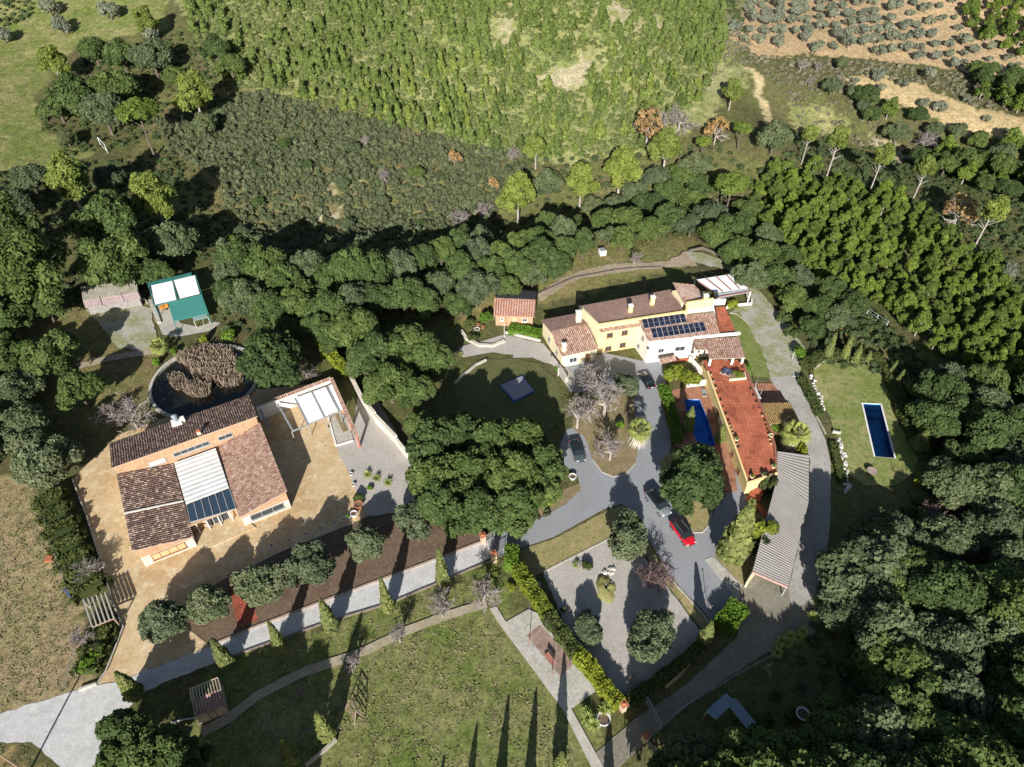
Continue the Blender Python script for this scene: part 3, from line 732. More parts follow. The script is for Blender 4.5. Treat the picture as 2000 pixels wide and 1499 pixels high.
sheet('grass_verge', [(985, 1086), (1085, 1052), (1186, 998), (1218, 988), (1236, 1004), (1268, 1062), (1300, 1125), (1350, 1175), (1390, 1222), (1375, 1235), (1290, 1125), (1265, 1090), (1230, 1050), (1190, 1052), (1060, 1118), (1010, 1140)], M_drygrass, wob=.08)
sheet('pebble_garden', [(1060, 1120), (1190, 1054), (1230, 1054), (1290, 1130), (1372, 1238), (1385, 1250), (1290, 1325), (1216, 1368), (1160, 1300), (1100, 1210)], M_peb, wob=.1)
sheet('oak_bed', [(1288, 900), (1318, 880), (1395, 905), (1392, 1003), (1384, 1030), (1372, 1041), (1354, 1040), (1335, 1012), (1300, 970)], M_drygrass, wob=.04)
sheet('island_bed', [(1122, 795), (1190, 774), (1232, 742), (1240, 800), (1245, 880), (1241, 905), (1222, 925), (1198, 931), (1175, 922), (1156, 898), (1150, 875), (1140, 852), (1118, 838)], M_soil, wob=.04)
sheet('flower_bed', [(1035, 1000), (1055, 975), (1080, 965), (1132, 944), (1134, 958), (1105, 985), (1060, 1009), (1010, 1028), (975, 1035)], M_soil, wob=.04)
sheet('cypress_bed', [(1398, 1090), (1430, 1040), (1470, 1000), (1500, 1005), (1478, 1100), (1455, 1150)], M_drygrass, wob=.06)
sheet('concrete_strip', [(1376, 1094), (1392, 1088), (1452, 1146), (1446, 1180), (1404, 1130)], M_conc)
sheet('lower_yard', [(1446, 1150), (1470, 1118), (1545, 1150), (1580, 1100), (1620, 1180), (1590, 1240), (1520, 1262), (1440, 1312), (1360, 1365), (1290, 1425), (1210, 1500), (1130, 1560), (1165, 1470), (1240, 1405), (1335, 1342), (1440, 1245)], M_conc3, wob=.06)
sheet('side_road', [(1500, 735), (1556, 732), (1585, 800), (1612, 860), (1622, 905), (1622, 1010), (1612, 1100), (1585, 1180), (1545, 1185), (1540, 1150), (1575, 1000), (1582, 900), (1572, 860), (1540, 800)], M_conc2, wob=.03)
sheet('back_yard', [(1425, 612), (1460, 590), (1450, 560), (1425, 530), (1350, 512), (1335, 492), (1370, 494), (1420, 512), (1460, 545), (1500, 590), (1535, 625), (1572, 680), (1558, 735), (1504, 737), (1490, 690), (1450, 630)], M_yard, wob=.25)
sheet('dirt_path', [(1050, 575), (1095, 545), (1140, 528), (1200, 516), (1300, 512), (1340, 492), (1360, 520), (1250, 528), (1130, 545), (1080, 575), (1052, 592)], M_dirt, wob=.25)
sheet('side_lawn', [(1422, 618), (1444, 610), (1462, 640), (1490, 690), (1504, 740), (1462, 735), (1452, 700)], M_lawn2, wob=.1)
sheet('pool_lawn', [(1588, 722), (1612, 708), (1650, 706), (1690, 712), (1728, 735), (1745, 790), (1768, 850), (1792, 900), (1785, 925), (1750, 950), (1690, 950), (1655, 925), (1642, 880), (1618, 810), (1594, 765)], M_lawn, holes=[POOL_LAP], wob=.12)
sheet('patio', [(1290, 775), (1320, 760), (1380, 756), (1400, 800), (1432, 900), (1440, 960), (1415, 965), (1395, 905), (1345, 895), (1318, 870), (1300, 820)], M_patio, holes=[POOL_PATIO])
sheet('courtyard', [(1466, 750), (1508, 750), (1550, 800), (1562, 850), (1500, 850), (1480, 800)], M_patio)
sheet('barn_yard', [(1000, 700), (1020, 668), (1062, 680), (1100, 715), (1130, 740), (1110, 760), (1080, 715), (1040, 700)], M_peb, wob=.1)
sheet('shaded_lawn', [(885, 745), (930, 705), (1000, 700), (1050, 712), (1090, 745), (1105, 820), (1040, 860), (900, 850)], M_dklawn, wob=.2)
sheet('front_terrace', [(985, 655), (1060, 672), (1098, 712), (1040, 700), (960, 690), (905, 700), (895, 680)], M_peb, wob=.1)
sheet('concrete_pad', [(988, 1216), (1032, 1191), (1062, 1205), (1163, 1344), (1162, 1352), (1116, 1386)], M_conc)
sheet('concrete_walk', [(956, 1190), (970, 1186), (988, 1216), (1116, 1386), (1190, 1520), (1165, 1520), (1098, 1386), (975, 1220)], M_kerb)
sheet('wooden_deck', [(1028, 1243), (1054, 1222), (1126, 1294), (1094, 1322)], M_deck)
sheet('shed_slab', [(295, 600), (330, 588), (352, 632), (388, 640), (415, 630), (432, 632), (410, 648), (345, 660), (318, 655)], M_conc)
sheet('shed_yard', [(168, 606), (270, 592), (296, 604), (306, 662), (290, 690), (230, 680), (200, 640)], M_yard, wob=.2)
sheet('footpath', [(150, 712), (215, 695), (300, 682), (320, 690), (220, 706), (155, 722)], M_dirt, wob=.05)
pth = [(395, 1432), (450, 1402), (500, 1362), (560, 1330), (600, 1312), (660, 1292), (720, 1270), (790, 1235), (860, 1208), (950, 1180)]
pw = [W(*p) for p in pth]
L_, R_ = [], []
for i, p in enumerate(pw):
    a, b = pw[max(0, i - 1)], pw[min(len(pw) - 1, i + 1)]; d = Vector((b[0] - a[0], b[1] - a[1])).normalized(); n = Vector((-d.y, d.x)) * .62
    L_.append((p[0] + n.x, p[1] + n.y)); R_.append((p[0] - n.x, p[1] - n.y))
sheet('garden_path', L_ + R_[::-1], rough_mat('worn_path', (.38, .32, .235), (.30, .26, .17), None, .5, 4), world=True, wob=.05)

# ------------------------------------------------------------------ pools and pond
M_cop = flat_mat('pool_coping', (.80, .78, .74), .6); M_blue = grid_mat('pool_mosaic', (.11, .40, .95), (.09, .35, .90), (.18, .46, .95), .25, 0, .05)
M_dblue = grid_mat('slate_pool_lining', (.12, .40, .64), (.10, .35, .60), (.16, .44, .66), .25, 0, .05)
M_wat = water_mat('pool_water', (.55, .80, .93)); M_wat2 = water_mat('deep_pool_water', (.50, .76, .90))
def pool(name, P, lining, wat, label, depth, cop=.42, steps=2):
    cx = sum(p[0] for p in P) / len(P); cy = sum(p[1] for p in P) / len(P)
    r = empty(name, (cx, cy, 0), label, 'swimming pool'); n = len(P)
    b = MB(); b.path_wall([(p[0], p[1]) for p in P], .3, -depth, .02, True); b.prism([p[:2] for p in P], -depth - .1, -depth); b.build('basin', lining, r, r)
    c = MB(); c.path_wall([(p[0], p[1]) for p in P], cop, .03, .10, True); c.build('coping', M_cop if cop > .3 else MATS['patio_tiles'], r, r)
    A, B, C, D = P[0], P[1], P[2], P[-1]; s = MB()
    for k in range(steps):
        t = .10 * (k + 1); q0 = lerp(A, D, t); q1 = lerp(B, C, t)
        s.prism([A[:2], B[:2], q1[:2], q0[:2]], -depth, -.35 - .28 * k)
    if steps: s.build('entry_step', lining, r, r)
    me = bpy.data.meshes.new('water'); me.from_pydata([(p[0] - cx, p[1] - cy, -.16) for p in P][::(1 if sum(P[i][0] * P[(i + 1) % n][1] - P[(i + 1) % n][0] * P[i][1] for i in range(n)) > 0 else -1)], [], [tuple(range(n))]); me.materials.append(wat); link('water', me, r)
    return r
lap = pool('lap_pool', POOL_LAP, M_dblue, M_wat2, 'long narrow rectangular pool with white coping in the oval lawn', 1.5, .55)
pool('patio_pool', POOL_PATIO, M_blue, M_wat, 'bright blue angular pool on terracotta patio beside the yellow terrace wall', 1.4, .28)
PC = (-54.5, 90.5)
pd = empty('round_pond', (PC[0], PC[1], 0), 'round walled irrigation pond choked with dry reeds behind the stone house', 'pond')
m_, t_, p_ = NM('pond_water'); p_.inputs['Base Color'].default_value = (.012, .014, .010, 1); p_.inputs['Roughness'].default_value = .08
MB().lathe((PC[0], PC[1], 0), [(8.95, .05), (8.95, .07)], 48).build('water', m_, pd, pd)
ring = [(PC[0] + 9.25 * math.cos(a), PC[1] + 9.25 * math.sin(a)) for a in np.linspace(0, 2 * PI, 56, endpoint=False)]
MB().path_wall(ring, .5, -.1, .55, True).build('rim_wall', M_kerb, pd, pd)
g = np.random.default_rng(5); V, F, T = [], [], []; k = 0
for (u, v, ru, rv, n) in ((412, 710, 50, 26, 2400), (350, 752, 16, 12, 320), (388, 766, 26, 12, 600), (445, 742, 30, 16, 700), (362, 702, 18, 10, 260), (425, 735, 50, 26, 250)):
    for i in range(n):
        a = g.uniform(0, 2 * PI); q = math.sqrt(g.uniform()); x, y, _ = W(u + ru * q * math.cos(a), v + rv * q * math.sin(a))
        if math.hypot(x - PC[0], y - PC[1]) > 8.6: continue
        h = g.uniform(.9, 2.1); a2 = g.uniform(0, PI); w_ = .06; dx, dy = math.cos(a2) * w_, math.sin(a2) * w_; lx, ly = g.normal(size=2) * .35
        V += [(x - dx, y - dy, 0), (x + dx, y + dy, 0), (x + dx + lx, y + dy + ly, h), (x - dx + lx, y - dy + ly, h)]; F.append((k, k + 1, k + 2, k + 3)); T.append(g.uniform()); k += 4
tag(link('reeds', mesh_np('reeds', np.array(V), np.array(F), M_reed, np.array(T))), kind='stuff')
# ------------------------------------------------------------------ buildings
T_dark = tile_mat('weathered_roof_tiles', [(.10, .068, .058), (.16, .10, .085), (.26, .17, .13), (.13, .085, .07), (.36, .25, .19), (.48, .37, .28)], .42)  # darker tile mix with dark channels
T_mix = tile_mat('mixed_roof_tiles', [(.22, .12, .09), (.32, .19, .14), (.44, .29, .22), (.27, .155, .115), (.54, .41, .33), (.38, .24, .175)], .62)
T_brown = tile_mat('brown_roof_tiles', [(.30, .19, .15), (.38, .25, .20), (.34, .21, .17), (.44, .31, .26)], .6)
M_stone = stone_mat('pale_rubble_stone', (.66, .60, .50), (.44, .37, .27), (.72, .67, .58))
M_brick = rough_mat('buff_brick', (.46, .29, .17), (.38, .23, .13), (.52, .36, .23), .8, 7, bmp=.1)
M_white = flat_mat('white_plaster', (.78, .74, .66), .8, var=.06)
M_yellow = flat_mat('yellow_plaster', (.84, .65, .29), .8, var=.07, vs=.5)
M_cream = flat_mat('cream_plaster', (.80, .70, .44), .8, var=.06, vs=.5)
M_frame = flat_mat('grey_frame', (.42, .42, .41), .5); M_wframe = flat_mat('white_frame', (.72, .70, .66), .5); M_bframe = flat_mat('brown_timber', (.30, .15, .07), .7)
m_, t_, p_ = NM('window_glass'); p_.inputs['Base Color'].default_value = (.045, .052, .055, 1); p_.inputs['Roughness'].default_value = .12; M_pane = m_
M_shut = flat_mat('wooden_shutter', (.62, .42, .22), .7)
M_fabric = flat_mat('white_canvas', (.86, .86, .86), .8, var=.015)
M_metal = flat_mat('grey_metal', (.42, .43, .44), .45, .3); M_dmetal = flat_mat('dark_metal', (.10, .10, .11), .5, .3)
M_wsheet = flat_mat('white_corrugated_sheet', (.70, .69, .66), .6, var=.12, vs=.6); M_fibro = flat_mat('grey_corrugated_sheet', (.34, .31, .275), .9, var=.10, vs=.4)
M_oldsheet = flat_mat('weathered_sheet', (.38, .35, .27), .9, var=.22, vs=.8); M_pinksheet = flat_mat('pink_corrugated_sheet', (.40, .30, .29), .9, var=.15)
M_teal = flat_mat('teal_sheet', (.065, .26, .225), .5, var=.06); M_greenfr = flat_mat('green_frame', (.05, .20, .17), .5)
M_red = flat_mat('terracotta', (.42, .15, .07), .8); M_pot = flat_mat('terracotta_pot', (.45, .16, .08), .8); M_wpot = flat_mat('white_pot', (.78, .77, .74), .5)
M_wood = flat_mat('weathered_wood', (.33, .24, .17), .8); M_railw = flat_mat('reddish_timber', (.34, .16, .11), .7)
M_solar = grid_mat('solar_cells', (.012, .018, .040), (.010, .015, .034), (.05, .06, .09), .5, .1, .05); M_solar.node_tree.nodes['Principled BSDF'].inputs['Roughness'].default_value = .25
def walls(root, quad, mat, inset=.25, z0=-.1, drop=.14, name='wall'):
    cx = sum(p[0] for p in quad) / len(quad); cy = sum(p[1] for p in quad) / len(quad); P = []; Z = []
    for p in quad:
        d = math.hypot(p[0] - cx, p[1] - cy); k = 1 - inset * 1.4 / d; P.append((cx + (p[0] - cx) * k, cy + (p[1] - cy) * k)); Z.append(p[2] - drop)
    MB().prism(P, z0, Z).build(name, mat, root, root); return P
def chimney(parent, root, x, y, z0, z1, w, mat, cap=M_white, rz=.3):
    c = MB().box((x, y, (z0 + z1) / 2), (w, w * .8, z1 - z0), rz).build('chimney', mat, parent, root)
    MB().box((x, y, z1 + .07), (w + .16, w * .8 + .16, .12), rz).box((x, y, z1 + .2), (w * .7, w * .5, .14), rz).build('cap', cap, c, root)

# -- stone house with butterfly roof
O = (-58.9, 66.0); EX = (.8775, .4796); EY = (.4796, -.8775)
def LA(a, b, z=0.0): return (O[0] + a * EX[0] + b * EY[0], O[1] + a * EX[1] + b * EY[1], z)
rzA = math.atan2(EX[1], EX[0])
A = empty('stone_house', LA(10, 4, 0), 'modern stone house with inward sloping tiled roofs round a white corrugated and glass centre', 'house')
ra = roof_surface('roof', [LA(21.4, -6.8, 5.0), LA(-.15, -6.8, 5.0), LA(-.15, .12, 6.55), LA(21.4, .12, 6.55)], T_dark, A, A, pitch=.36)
ra['label'] = 'dark striped tile roof sloping to the back'
MB().prism([LA(.1, -6.5)[:2], LA(21.15, -6.5)[:2], LA(21.15, -.05)[:2], LA(.1, -.05)[:2]], -.1, [4.85, 4.85, 6.38, 6.38]).build('wall', M_brick, A, A)
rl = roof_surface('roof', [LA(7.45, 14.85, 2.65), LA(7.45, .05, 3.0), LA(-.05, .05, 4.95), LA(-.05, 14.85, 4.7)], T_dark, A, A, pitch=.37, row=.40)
MB().beam(LA(-.05, 8.0, 5.0), LA(7.45, 8.0, 2.95), .22, .12).build('ridge_strip', M_white, rl, A)
rr = roof_surface('roof', [LA(14.0, .05, 3.0), LA(14.0, 14.85, 2.8), LA(21.4, 14.85, 4.5), LA(21.4, .05, 4.9)], T_mix, A, A, pitch=.37, row=.40)
rr['label'] = 'lighter tile roof of the right wing'
for (a0, a1, z0_, z1_) in ((.2, 7.25, 4.6, 2.6), (14.2, 21.15, 2.7, 4.4)):
    MB().prism([LA(a0, .1)[:2], LA(a1, .1)[:2], LA(a1, 14.5)[:2], LA(a0, 14.5)[:2]], -.1, [z0_ - .1, z1_ - .1, z1_ - .1, z0_ - .1]).build('wall', M_stone, A, A)
    MB().prism([LA(a0, 14.45)[:2], LA(a1, 14.45)[:2], LA(a1, 14.56)[:2], LA(a0, 14.56)[:2]], 2.15, [z0_ - .12, z1_ - .12, z1_ - .12, z0_ - .12]).build('gable_band', M_brick, A, A)
p0, p1 = LA(0, 14.53), LA(21.2, 14.53)
w1 = window(A, A, p0, p1, 3.75, 1.35, 4.6, 1.3, M_bframe, M_shut, .08, 3); w1['label'] = 'long window with wooden shutters'
window(A, A, p0, p1, 17.8, 1.35, 5.0, 1.3, M_frame, M_pane, .08, 2)
q0, q1 = LA(0, -.03), LA(21.2, -.03)
for (u, v, w_, h_, bars, pane) in ((307, 903, 2.4, .85, 1, M_white), (374, 877, 5.4, .85, 4, M_pane), (440, 853, 2.2, .85, 1, M_pane)):
    s_, z_ = wall_hit(u, v, q0, q1); window(A, A, q0, q1, s_, z_, w_, h_, M_frame, pane, .06, bars)
wq = [W(363, 985, 3.1), W(447, 953, 3.1), W(421, 876, 3.55), W(340, 905, 3.55)]
ws = roof_surface('corrugated_roof', [wq[0], wq[3], wq[2], wq[1]], M_wsheet, A, A, pitch=.8, amp=.055, rows=False)
gl = [W(372, 1021, 2.95), W(461, 994, 2.95), W(448, 955, 3.02), W(364, 987, 3.02)]
mg, tg, pg = NM('roof_glass'); pg.inputs['Base Color'].default_value = (.035, .06, .085, 1); pg.inputs['Roughness'].default_value = .07; pg.inputs['Specular IOR Level'].default_value = .6
gro = MB().slab(gl, .05).build('glass_roof', mg, A, A)
b = MB()
for i in range(7): t = i / 6; b.beam(lerp(gl[0], gl[1], t), lerp(gl[3], gl[2], t), .08, .14)
b.beam(gl[0], gl[1], .12, .14); b.build('glazing_bars', M_frame, gro, A)
MB().prism([LA(7.5, .3)[:2], LA(13.9, .3)[:2], LA(13.9, 9)[:2], LA(7.5, 9)[:2]], 0, 2.7).build('atrium_block', M_brick, A, A)
e0, e1 = LA(7.35, 12.0), LA(14.1, 12.0)
MB().beam(LA(7.4, 12.7, 2.75), LA(14.1, 12.7, 2.75), .3, .25).build('lintel', M_brick, A, A)
MB().prism([LA(7.4, 11.8)[:2], LA(14.1, 11.8)[:2], LA(14.1, 12.0)[:2], LA(7.4, 12.0)[:2]], 0, 2.6).build('entrance_wall', M_brick, A, A)
dr = window(A, A, e0, e1, 3.6, 1.25, 3.4, 2.3, M_wframe, M_pane, .07, 2, sill=False, name='glass_door')
for a_ in (8.2, 9.6, 11.2, 12.9): MB().box(LA(a_, 12.75, 1.3), (.14, .14, 2.6), rzA).build('post', M_wframe, A, A)
MB().prism([LA(7.5, 12.1)[:2], LA(14, 12.1)[:2], LA(15.5, 15.6)[:2], LA(7.5, 15.9)[:2]], .05, .22).build('entrance_step', MATS['sandy_forecourt'], A, A)
c_ = LA(12.6, -.6, 6.3); chimney(A, A, c_[0], c_[1], 6.2, 7.1, .55, M_cream, M_red)
c_ = W(345, 826, 5.6); vb = MB().box((c_[0], c_[1], 5.7), (1.5, 1.2, .5), rzA); vb.box((c_[0] + .9, c_[1] + .5, 5.9), (.5, .5, .9), rzA); vo = vb.build('vent_base', M_white, A, A)
MB().tube((c_[0], c_[1], 5.9), (c_[0] - .1, c_[1] + .2, 6.9), .33, .3, 12).tube((c_[0] - .1, c_[1] + .2, 6.9), (c_[0] - .1, c_[1] + .2, 7.15), .5, .15, 12).build('vent_pipe', flat_mat('galvanised', (.55, .62, .64), .35, .6), vo, A)
for k, s0 in enumerate(np.arange(.8, 20.8, 1.05)): pass

# -- white canopy yard beside the stone house
PG = empty('canopy_pergola', W(600, 800), 'pergola with white canvas panels and tile-topped walls right of the stone house', 'pergola')
ztop = 3.0
bk = [W(500, 797, ztop), W(536, 782, ztop), W(647, 740, ztop)]; rt = [W(647, 740, ztop), W(675, 800, ztop - .1), W(697, 852, ztop - .2)]
MB().path_wall([(p[0], p[1]) for p in bk], .3, 0, ztop).build('back_wall', M_white, PG, PG)
b = MB()
for t in (0, .36, .70, 1):
    q = lerp(rt[0], rt[2], t); b.box((q[0], q[1], 1.4), (.35, .35, 2.8), 1.1)
b.beam((rt[0][0], rt[0][1], 2.75), (rt[2][0], rt[2][1], 2.65), .4, .45); b.build('side_posts', rough_mat('pink_plaster', (.52, .25, .2), (.42, .18, .15), None, .8, 4), PG, PG)
def coping(parent, root, a, b_, w_=.75):
    a, b_ = Vector(a), Vector(b_); d = (b_ - a).normalized(); n = Vector((-d.y, d.x, 0)) * w_ / 2
    roof_surface('tile_coping', [tuple(a - n - Vector((0, 0, .12))), tuple(b_ - n - Vector((0, 0, .12))), tuple(b_ + n + Vector((0, 0, .08))), tuple(a + n + Vector((0, 0, .08)))], T_mix, parent, root, pitch=.36, row=.9, amp=.09)
coping(PG, PG, Vector(bk[1]) + Vector((0, 0, .12)), Vector(bk[2]) + Vector((0, 0, .12)), .6); coping(PG, PG, Vector(rt[0]) + Vector((0, 0, .12)), Vector(rt[2]) + Vector((0, 0, .12)), .6)
for q in (((578, 777), (608, 766), (632, 816), (602, 828)), ((611, 765), (636, 756), (660, 803), (634, 813)), ((641, 754), (650, 750), (673, 797), (664, 803))):
    MB().slab([W(u, v, 2.86) for u, v in q][::-1], .05).build('canvas_panel', M_fabric, PG, PG)
b = MB()
for (a, c) in (((576, 778), (602, 830)), ((609, 766), (634, 816)), ((639, 755), (664, 806)), ((542, 789), (572, 842)), ((508, 800), (525, 838))):
    b.beam(W(*a, 2.8), W(*c, 2.8), .28, .22)
b.beam(W(570, 843, 2.8), W(602, 830, 2.8), .2).beam(W(602, 829, 2.8), W(664, 805, 2.8), .14)
for u, v in ((570, 843), (602, 830), (634, 816), (664, 805)): q = W(u, v, 2.7); b.box((q[0], q[1], 1.35), (.14, .14, 2.7))
b.build('beams', M_metal, PG, PG)
MB().path_wall([W(515, 815)[:2], W(575, 790)[:2]], .4, 0, .9).build('low_wall', M_white, PG, PG)
b = MB(); b.path_wall([W(640, 812)[:2], W(657, 872)[:2], W(690, 862)[:2]], .25, 0, .3); b.build('kerb', M_white, PG, PG)
MB().prism([W(640, 815)[:2], W(657, 870)[:2], W(690, 858)[:2], W(676, 810)[:2]], .03, .16).build('paved_strip', MATS['concrete'], PG, PG)
MB().prism([W(654, 812)[:2], W(671, 846)[:2], W(680, 843)[:2], W(664, 808)[:2]], .1, .24).build('planter_bed', M_soil, PG, PG)
b = MB(); b.path_wall([W(686, 742)[:2], W(710, 790)[:2], W(735, 822)[:2]], .45, -.1, 2.0); b.path_wall([W(735, 824)[:2], W(760, 850)[:2], W(775, 866)[:2]], .55, -.1, 1.8); b.path_wall([W(775, 868)[:2], W(798, 896)[:2]], .45, -.1, 1.5)
tag(b.build('boundary_wall', rough_mat('cream_render', (.68, .62, .52), (.55, .49, .4), None, .6, 4)), 'stepped cream boundary wall running between gravel yard and oak trees', 'wall')

# -- yellow farmhouse
B = empty('farmhouse', (25, 98, 0), 'long yellow and white farmhouse with brown tiled roofs, solar panels and a red roof terrace', 'house')
qs = [W(1057, 626, 3.5), W(1126, 613, 3.5), W(1147, 632, 4.5), W(1075, 648, 4.5)]
roof_surface('roof', [qs[1], qs[0], qs[3], qs[2]], T_brown, B, B)
qf = [W(1097, 697, 3.0), W(1169, 682, 3.0), W(1147, 632, 4.5), W(1075, 648, 4.5)]
roof_surface('roof', [qf[0], qf[1], qf[2], qf[3]], T_mix, B, B)['label'] = 'sunlit tile slope of the low annex'
Pw = walls(B, [qf[0], qf[1], (12.2 + .2, 105.3, 3.3), (5.5, 103.3, 3.3)], M_cream, .25, drop=.35)
MB().prism([(7.15, 98.95), (13.6, 100.9), (13.3, 101.3), (7.0, 99.4)], 3.0, 4.3).build('gable_core', M_cream, B, B)
a0, a1 = Pw[0], Pw[1]
window(B, B, a0, a1, 2.2, 1.3, 1.5, 1.2, M_wframe, M_pane, .06, 1)
window(B, B, a0, a1, 5.0, 1.05, .8, 2.0, M_bframe, M_bframe, .06, 0, sill=False, name='door')
s3, s0 = Pw[3], Pw[0]
for s_ in (3.4, 7.2): window(B, B, s3, s0, s_, 1.7, .9, 1.1, M_frame, M_pane, .05, 1, out=1)
c_ = W(1101, 683, 3.6); chimney(B, B, c_[0], c_[1], 3.0, 4.9, .7, M_cream, M_white, .3)
# two-storey part
n0, n1 = W(1131, 599, 5.8), W(1312, 566, 5.8); r0_, r1_ = W(1170, 637, 6.7), W(1338, 611, 6.7)
roof_surface('roof', [n1, n0, r0_, r1_], T_brown, B, B)['label'] = 'long brown tile roof sloping to the back'
MB().prism([lerp(r0_, n0, .03)[:2], lerp(r1_, n1, .03)[:2], lerp(n1, r1_, .03)[:2], lerp(n0, r0_, .03)[:2]], -.1, [6.55, 6.55, 5.65, 5.65]).build('wall', M_cream, B, B)
sd = Vector((r1_[0] - r0_[0], r1_[1] - r0_[1], 0)).normalized(); nn = Vector((sd.y, -sd.x, 0))
f0 = Vector((r0_[0], r0_[1], 0)) + nn * .06; f1 = Vector((r1_[0], r1_[1], 0)) + nn * .06
MB().prism([(f0.x, f0.y), (f1.x, f1.y), (f1.x - nn.x * .4, f1.y - nn.y * .4), (f0.x - nn.x * .4, f0.y - nn.y * .4)], -.1, 7.0).build('front_wall', M_yellow, B, B)
g0 = f0 + nn * .7; k0 = f0 + sd * 7.6; k1 = k0 + nn * .7
roof_surface('tile_awning', [(g0.x, g0.y, 5.75), (k1.x, k1.y, 5.75), (k0.x, k0.y, 6.05), (f0.x, f0.y, 6.05)], T_mix, B, B)
for (u, v, w_, h_) in ((1191, 655, 1.2, 1.1), (1220, 650, 1.2, 1.1), (1188, 681, 1.2, 1.1), (1216, 674, 1.2, 1.1)):
    s_, z_ = wall_hit(u, v, f0, f1); window(B, B, f0, f1, s_, z_, w_, h_, M_bframe, M_pane, .06, 1)
MB().prism([lerp(n0, r0_, -.01)[:2], (f0.x - .02, f0.y), (f0.x + .3 * sd.x - .02, f0.y + .3 * sd.y), (n0[0] + .35, n0[1] + .05)], 5.5, [6.0, 6.95, 6.95, 6.0]).build('gable_parapet', M_cream, B, B)
for (u, v, zb, zt) in ((1130, 617, 5.2, 7.4), (1231, 604, 5.8, 7.9), (1274, 588, 5.8, 8.1)):
    c_ = W(u, v, (zb + zt) / 2 + .2); chimney(B, B, c_[0], c_[1], zb, zt, .95 if u == 1130 else .75, M_cream if u == 1130 else M_yellow, M_white, .2)
# white solar wing
s_q = [W(1266, 667, 5.4), W(1407, 653, 5.4), W(1396, 611, 6.65), W(1246, 626, 6.65)]
roof_surface('roof', s_q, T_mix, B, B)['label'] = 'sunlit tile roof carrying the solar panels'
Ps = walls(B, s_q, M_white, .18, drop=.2)
w0, w1 = Ps[0], Ps[1]
for (u, v, w_, h_, fm) in ((1291, 685, 1.1, .9, M_frame), (1328, 681, 1.9, 1.0, M_frame), (1266, 679, .35, .4, M_dmetal)):
    s_, z_ = wall_hit(u, v, w0, w1); window(B, B, w0, w1, s_, z_, w_, h_, fm, M_pane, .06, 1)
for (u, v) in ((1256, 661), (1247, 676)):
    s_, z_ = wall_hit(u, v, Ps[3], w0); window(B, B, Ps[3], w0, min(max(s_, .8), 3.8), min(z_, 4.4), .9, 1.0, M_frame, M_pane, .06, 1)
def on_roof(u, v, q, lift=.16):
    a, b_, d_ = Vector(q[0]), Vector(q[1]), Vector(q[3]); n = (b_ - a).cross(d_ - a).normalized(); r = Vector(ray(u, v)); o = Vector((0, 0, CH))
    return tuple(o + r * ((a - o).dot(n) / r.dot(n)) + n * lift)
SP = empty('solar_array', on_roof(1300, 640, s_q), 'two staggered rows of dark blue solar panels on the tile roof of the white wing', 'solar panels')
for (c, nn_) in ((((1253, 625), (1337, 614.5), (1341, 630.5), (1257.5, 643)), 8), (((1270, 643.5), (1374, 630), (1380, 647.5), (1275, 662)), 10)):
    q = [on_roof(u, v, s_q) for u, v in c]
    for i in range(nn_):
        ta, tb = (i + .035) / nn_, (i + .965) / nn_
        fo = MB().slab([lerp(q[3], q[2], ta), lerp(q[3], q[2], tb), lerp(q[0], q[1], tb), lerp(q[0], q[1], ta)], .07).build('panel_frame', M_metal, SP, SP)
        up = Vector((0, 0, .012)); ta += .004; tb -= .004
        cc = [Vector(p) + up for p in (lerp(q[3], q[2], ta), lerp(q[3], q[2], tb), lerp(q[0], q[1], tb), lerp(q[0], q[1], ta))]; mid = sum(cc, Vector()) / 4
        for (l0, l1) in ((.02, .49), (.51, .98)):
            MB().slab([lerp(cc[0], cc[3], l0), lerp(cc[1], cc[2], l0), lerp(cc[1], cc[2], l1), lerp(cc[0], cc[3], l1)], .01).build('panel_glass', M_solar, fo, SP)
# terracotta strip terrace with parapet
t5 = [W(1407, 654, 5.05), W(1438, 651, 5.05), W(1416, 599, 5.05), W(1397, 600, 5.05)]
walls(B, t5, M_white, .05, drop=.1); MB().slab([tuple(Vector(p) + Vector((0, 0, .02))) for p in t5], .1).build('roof_strip', MATS['terracotta_terrace'], B, B)
d5 = Vector(s_q[1]); e5 = Vector(t5[1])
MB().beam(lerp(s_q[0], s_q[1], .62)[:2] + (5.25,), (e5.x + .6, e5.y - .3, 5.25), .35, .5).build('parapet', M_white, B, B)
MB().beam((t5[2][0] - 4.5, t5[2][1] - .6, 6.4), (t5[2][0] - .2, t5[2][1], 6.2), .35, 1.2).build('parapet', M_white, B, B)
# porch roof
p4 = [W(1386, 702, 4.6), W(1456, 699, 4.6), W(1443, 659, 5.0), W(1375, 662, 5.0)]
roof_surface('porch_roof', p4, T_mix, B, B); p4b = [W(1357, 684, 4.8), W(1383, 684, 4.8), W(1379, 663, 5.0), W(1356, 663, 5.0)]
roof_surface('porch_roof', p4b, T_mix, B, B)
for u, v in ((1359, 685), (1388, 702), (1432, 700), (1452, 698)): q = W(u, v, 4.5); MB().box((q[0] + .1, q[1] + .35, 3.5), (.4, .4, 2.1)).build('pillar', M_white, B, B)
# tower with small roofs
hx = [W(1314, 552, 7.9), W(1337, 594, 7.7), W(1389, 590, 6.9), W(1354, 556, 6.9)]
roof_surface('tower_roof', [hx[2], hx[3], hx[0], hx[1]], T_mix, B, B); hw = [W(1311, 566, 6.9), W(1330, 592, 6.9)]

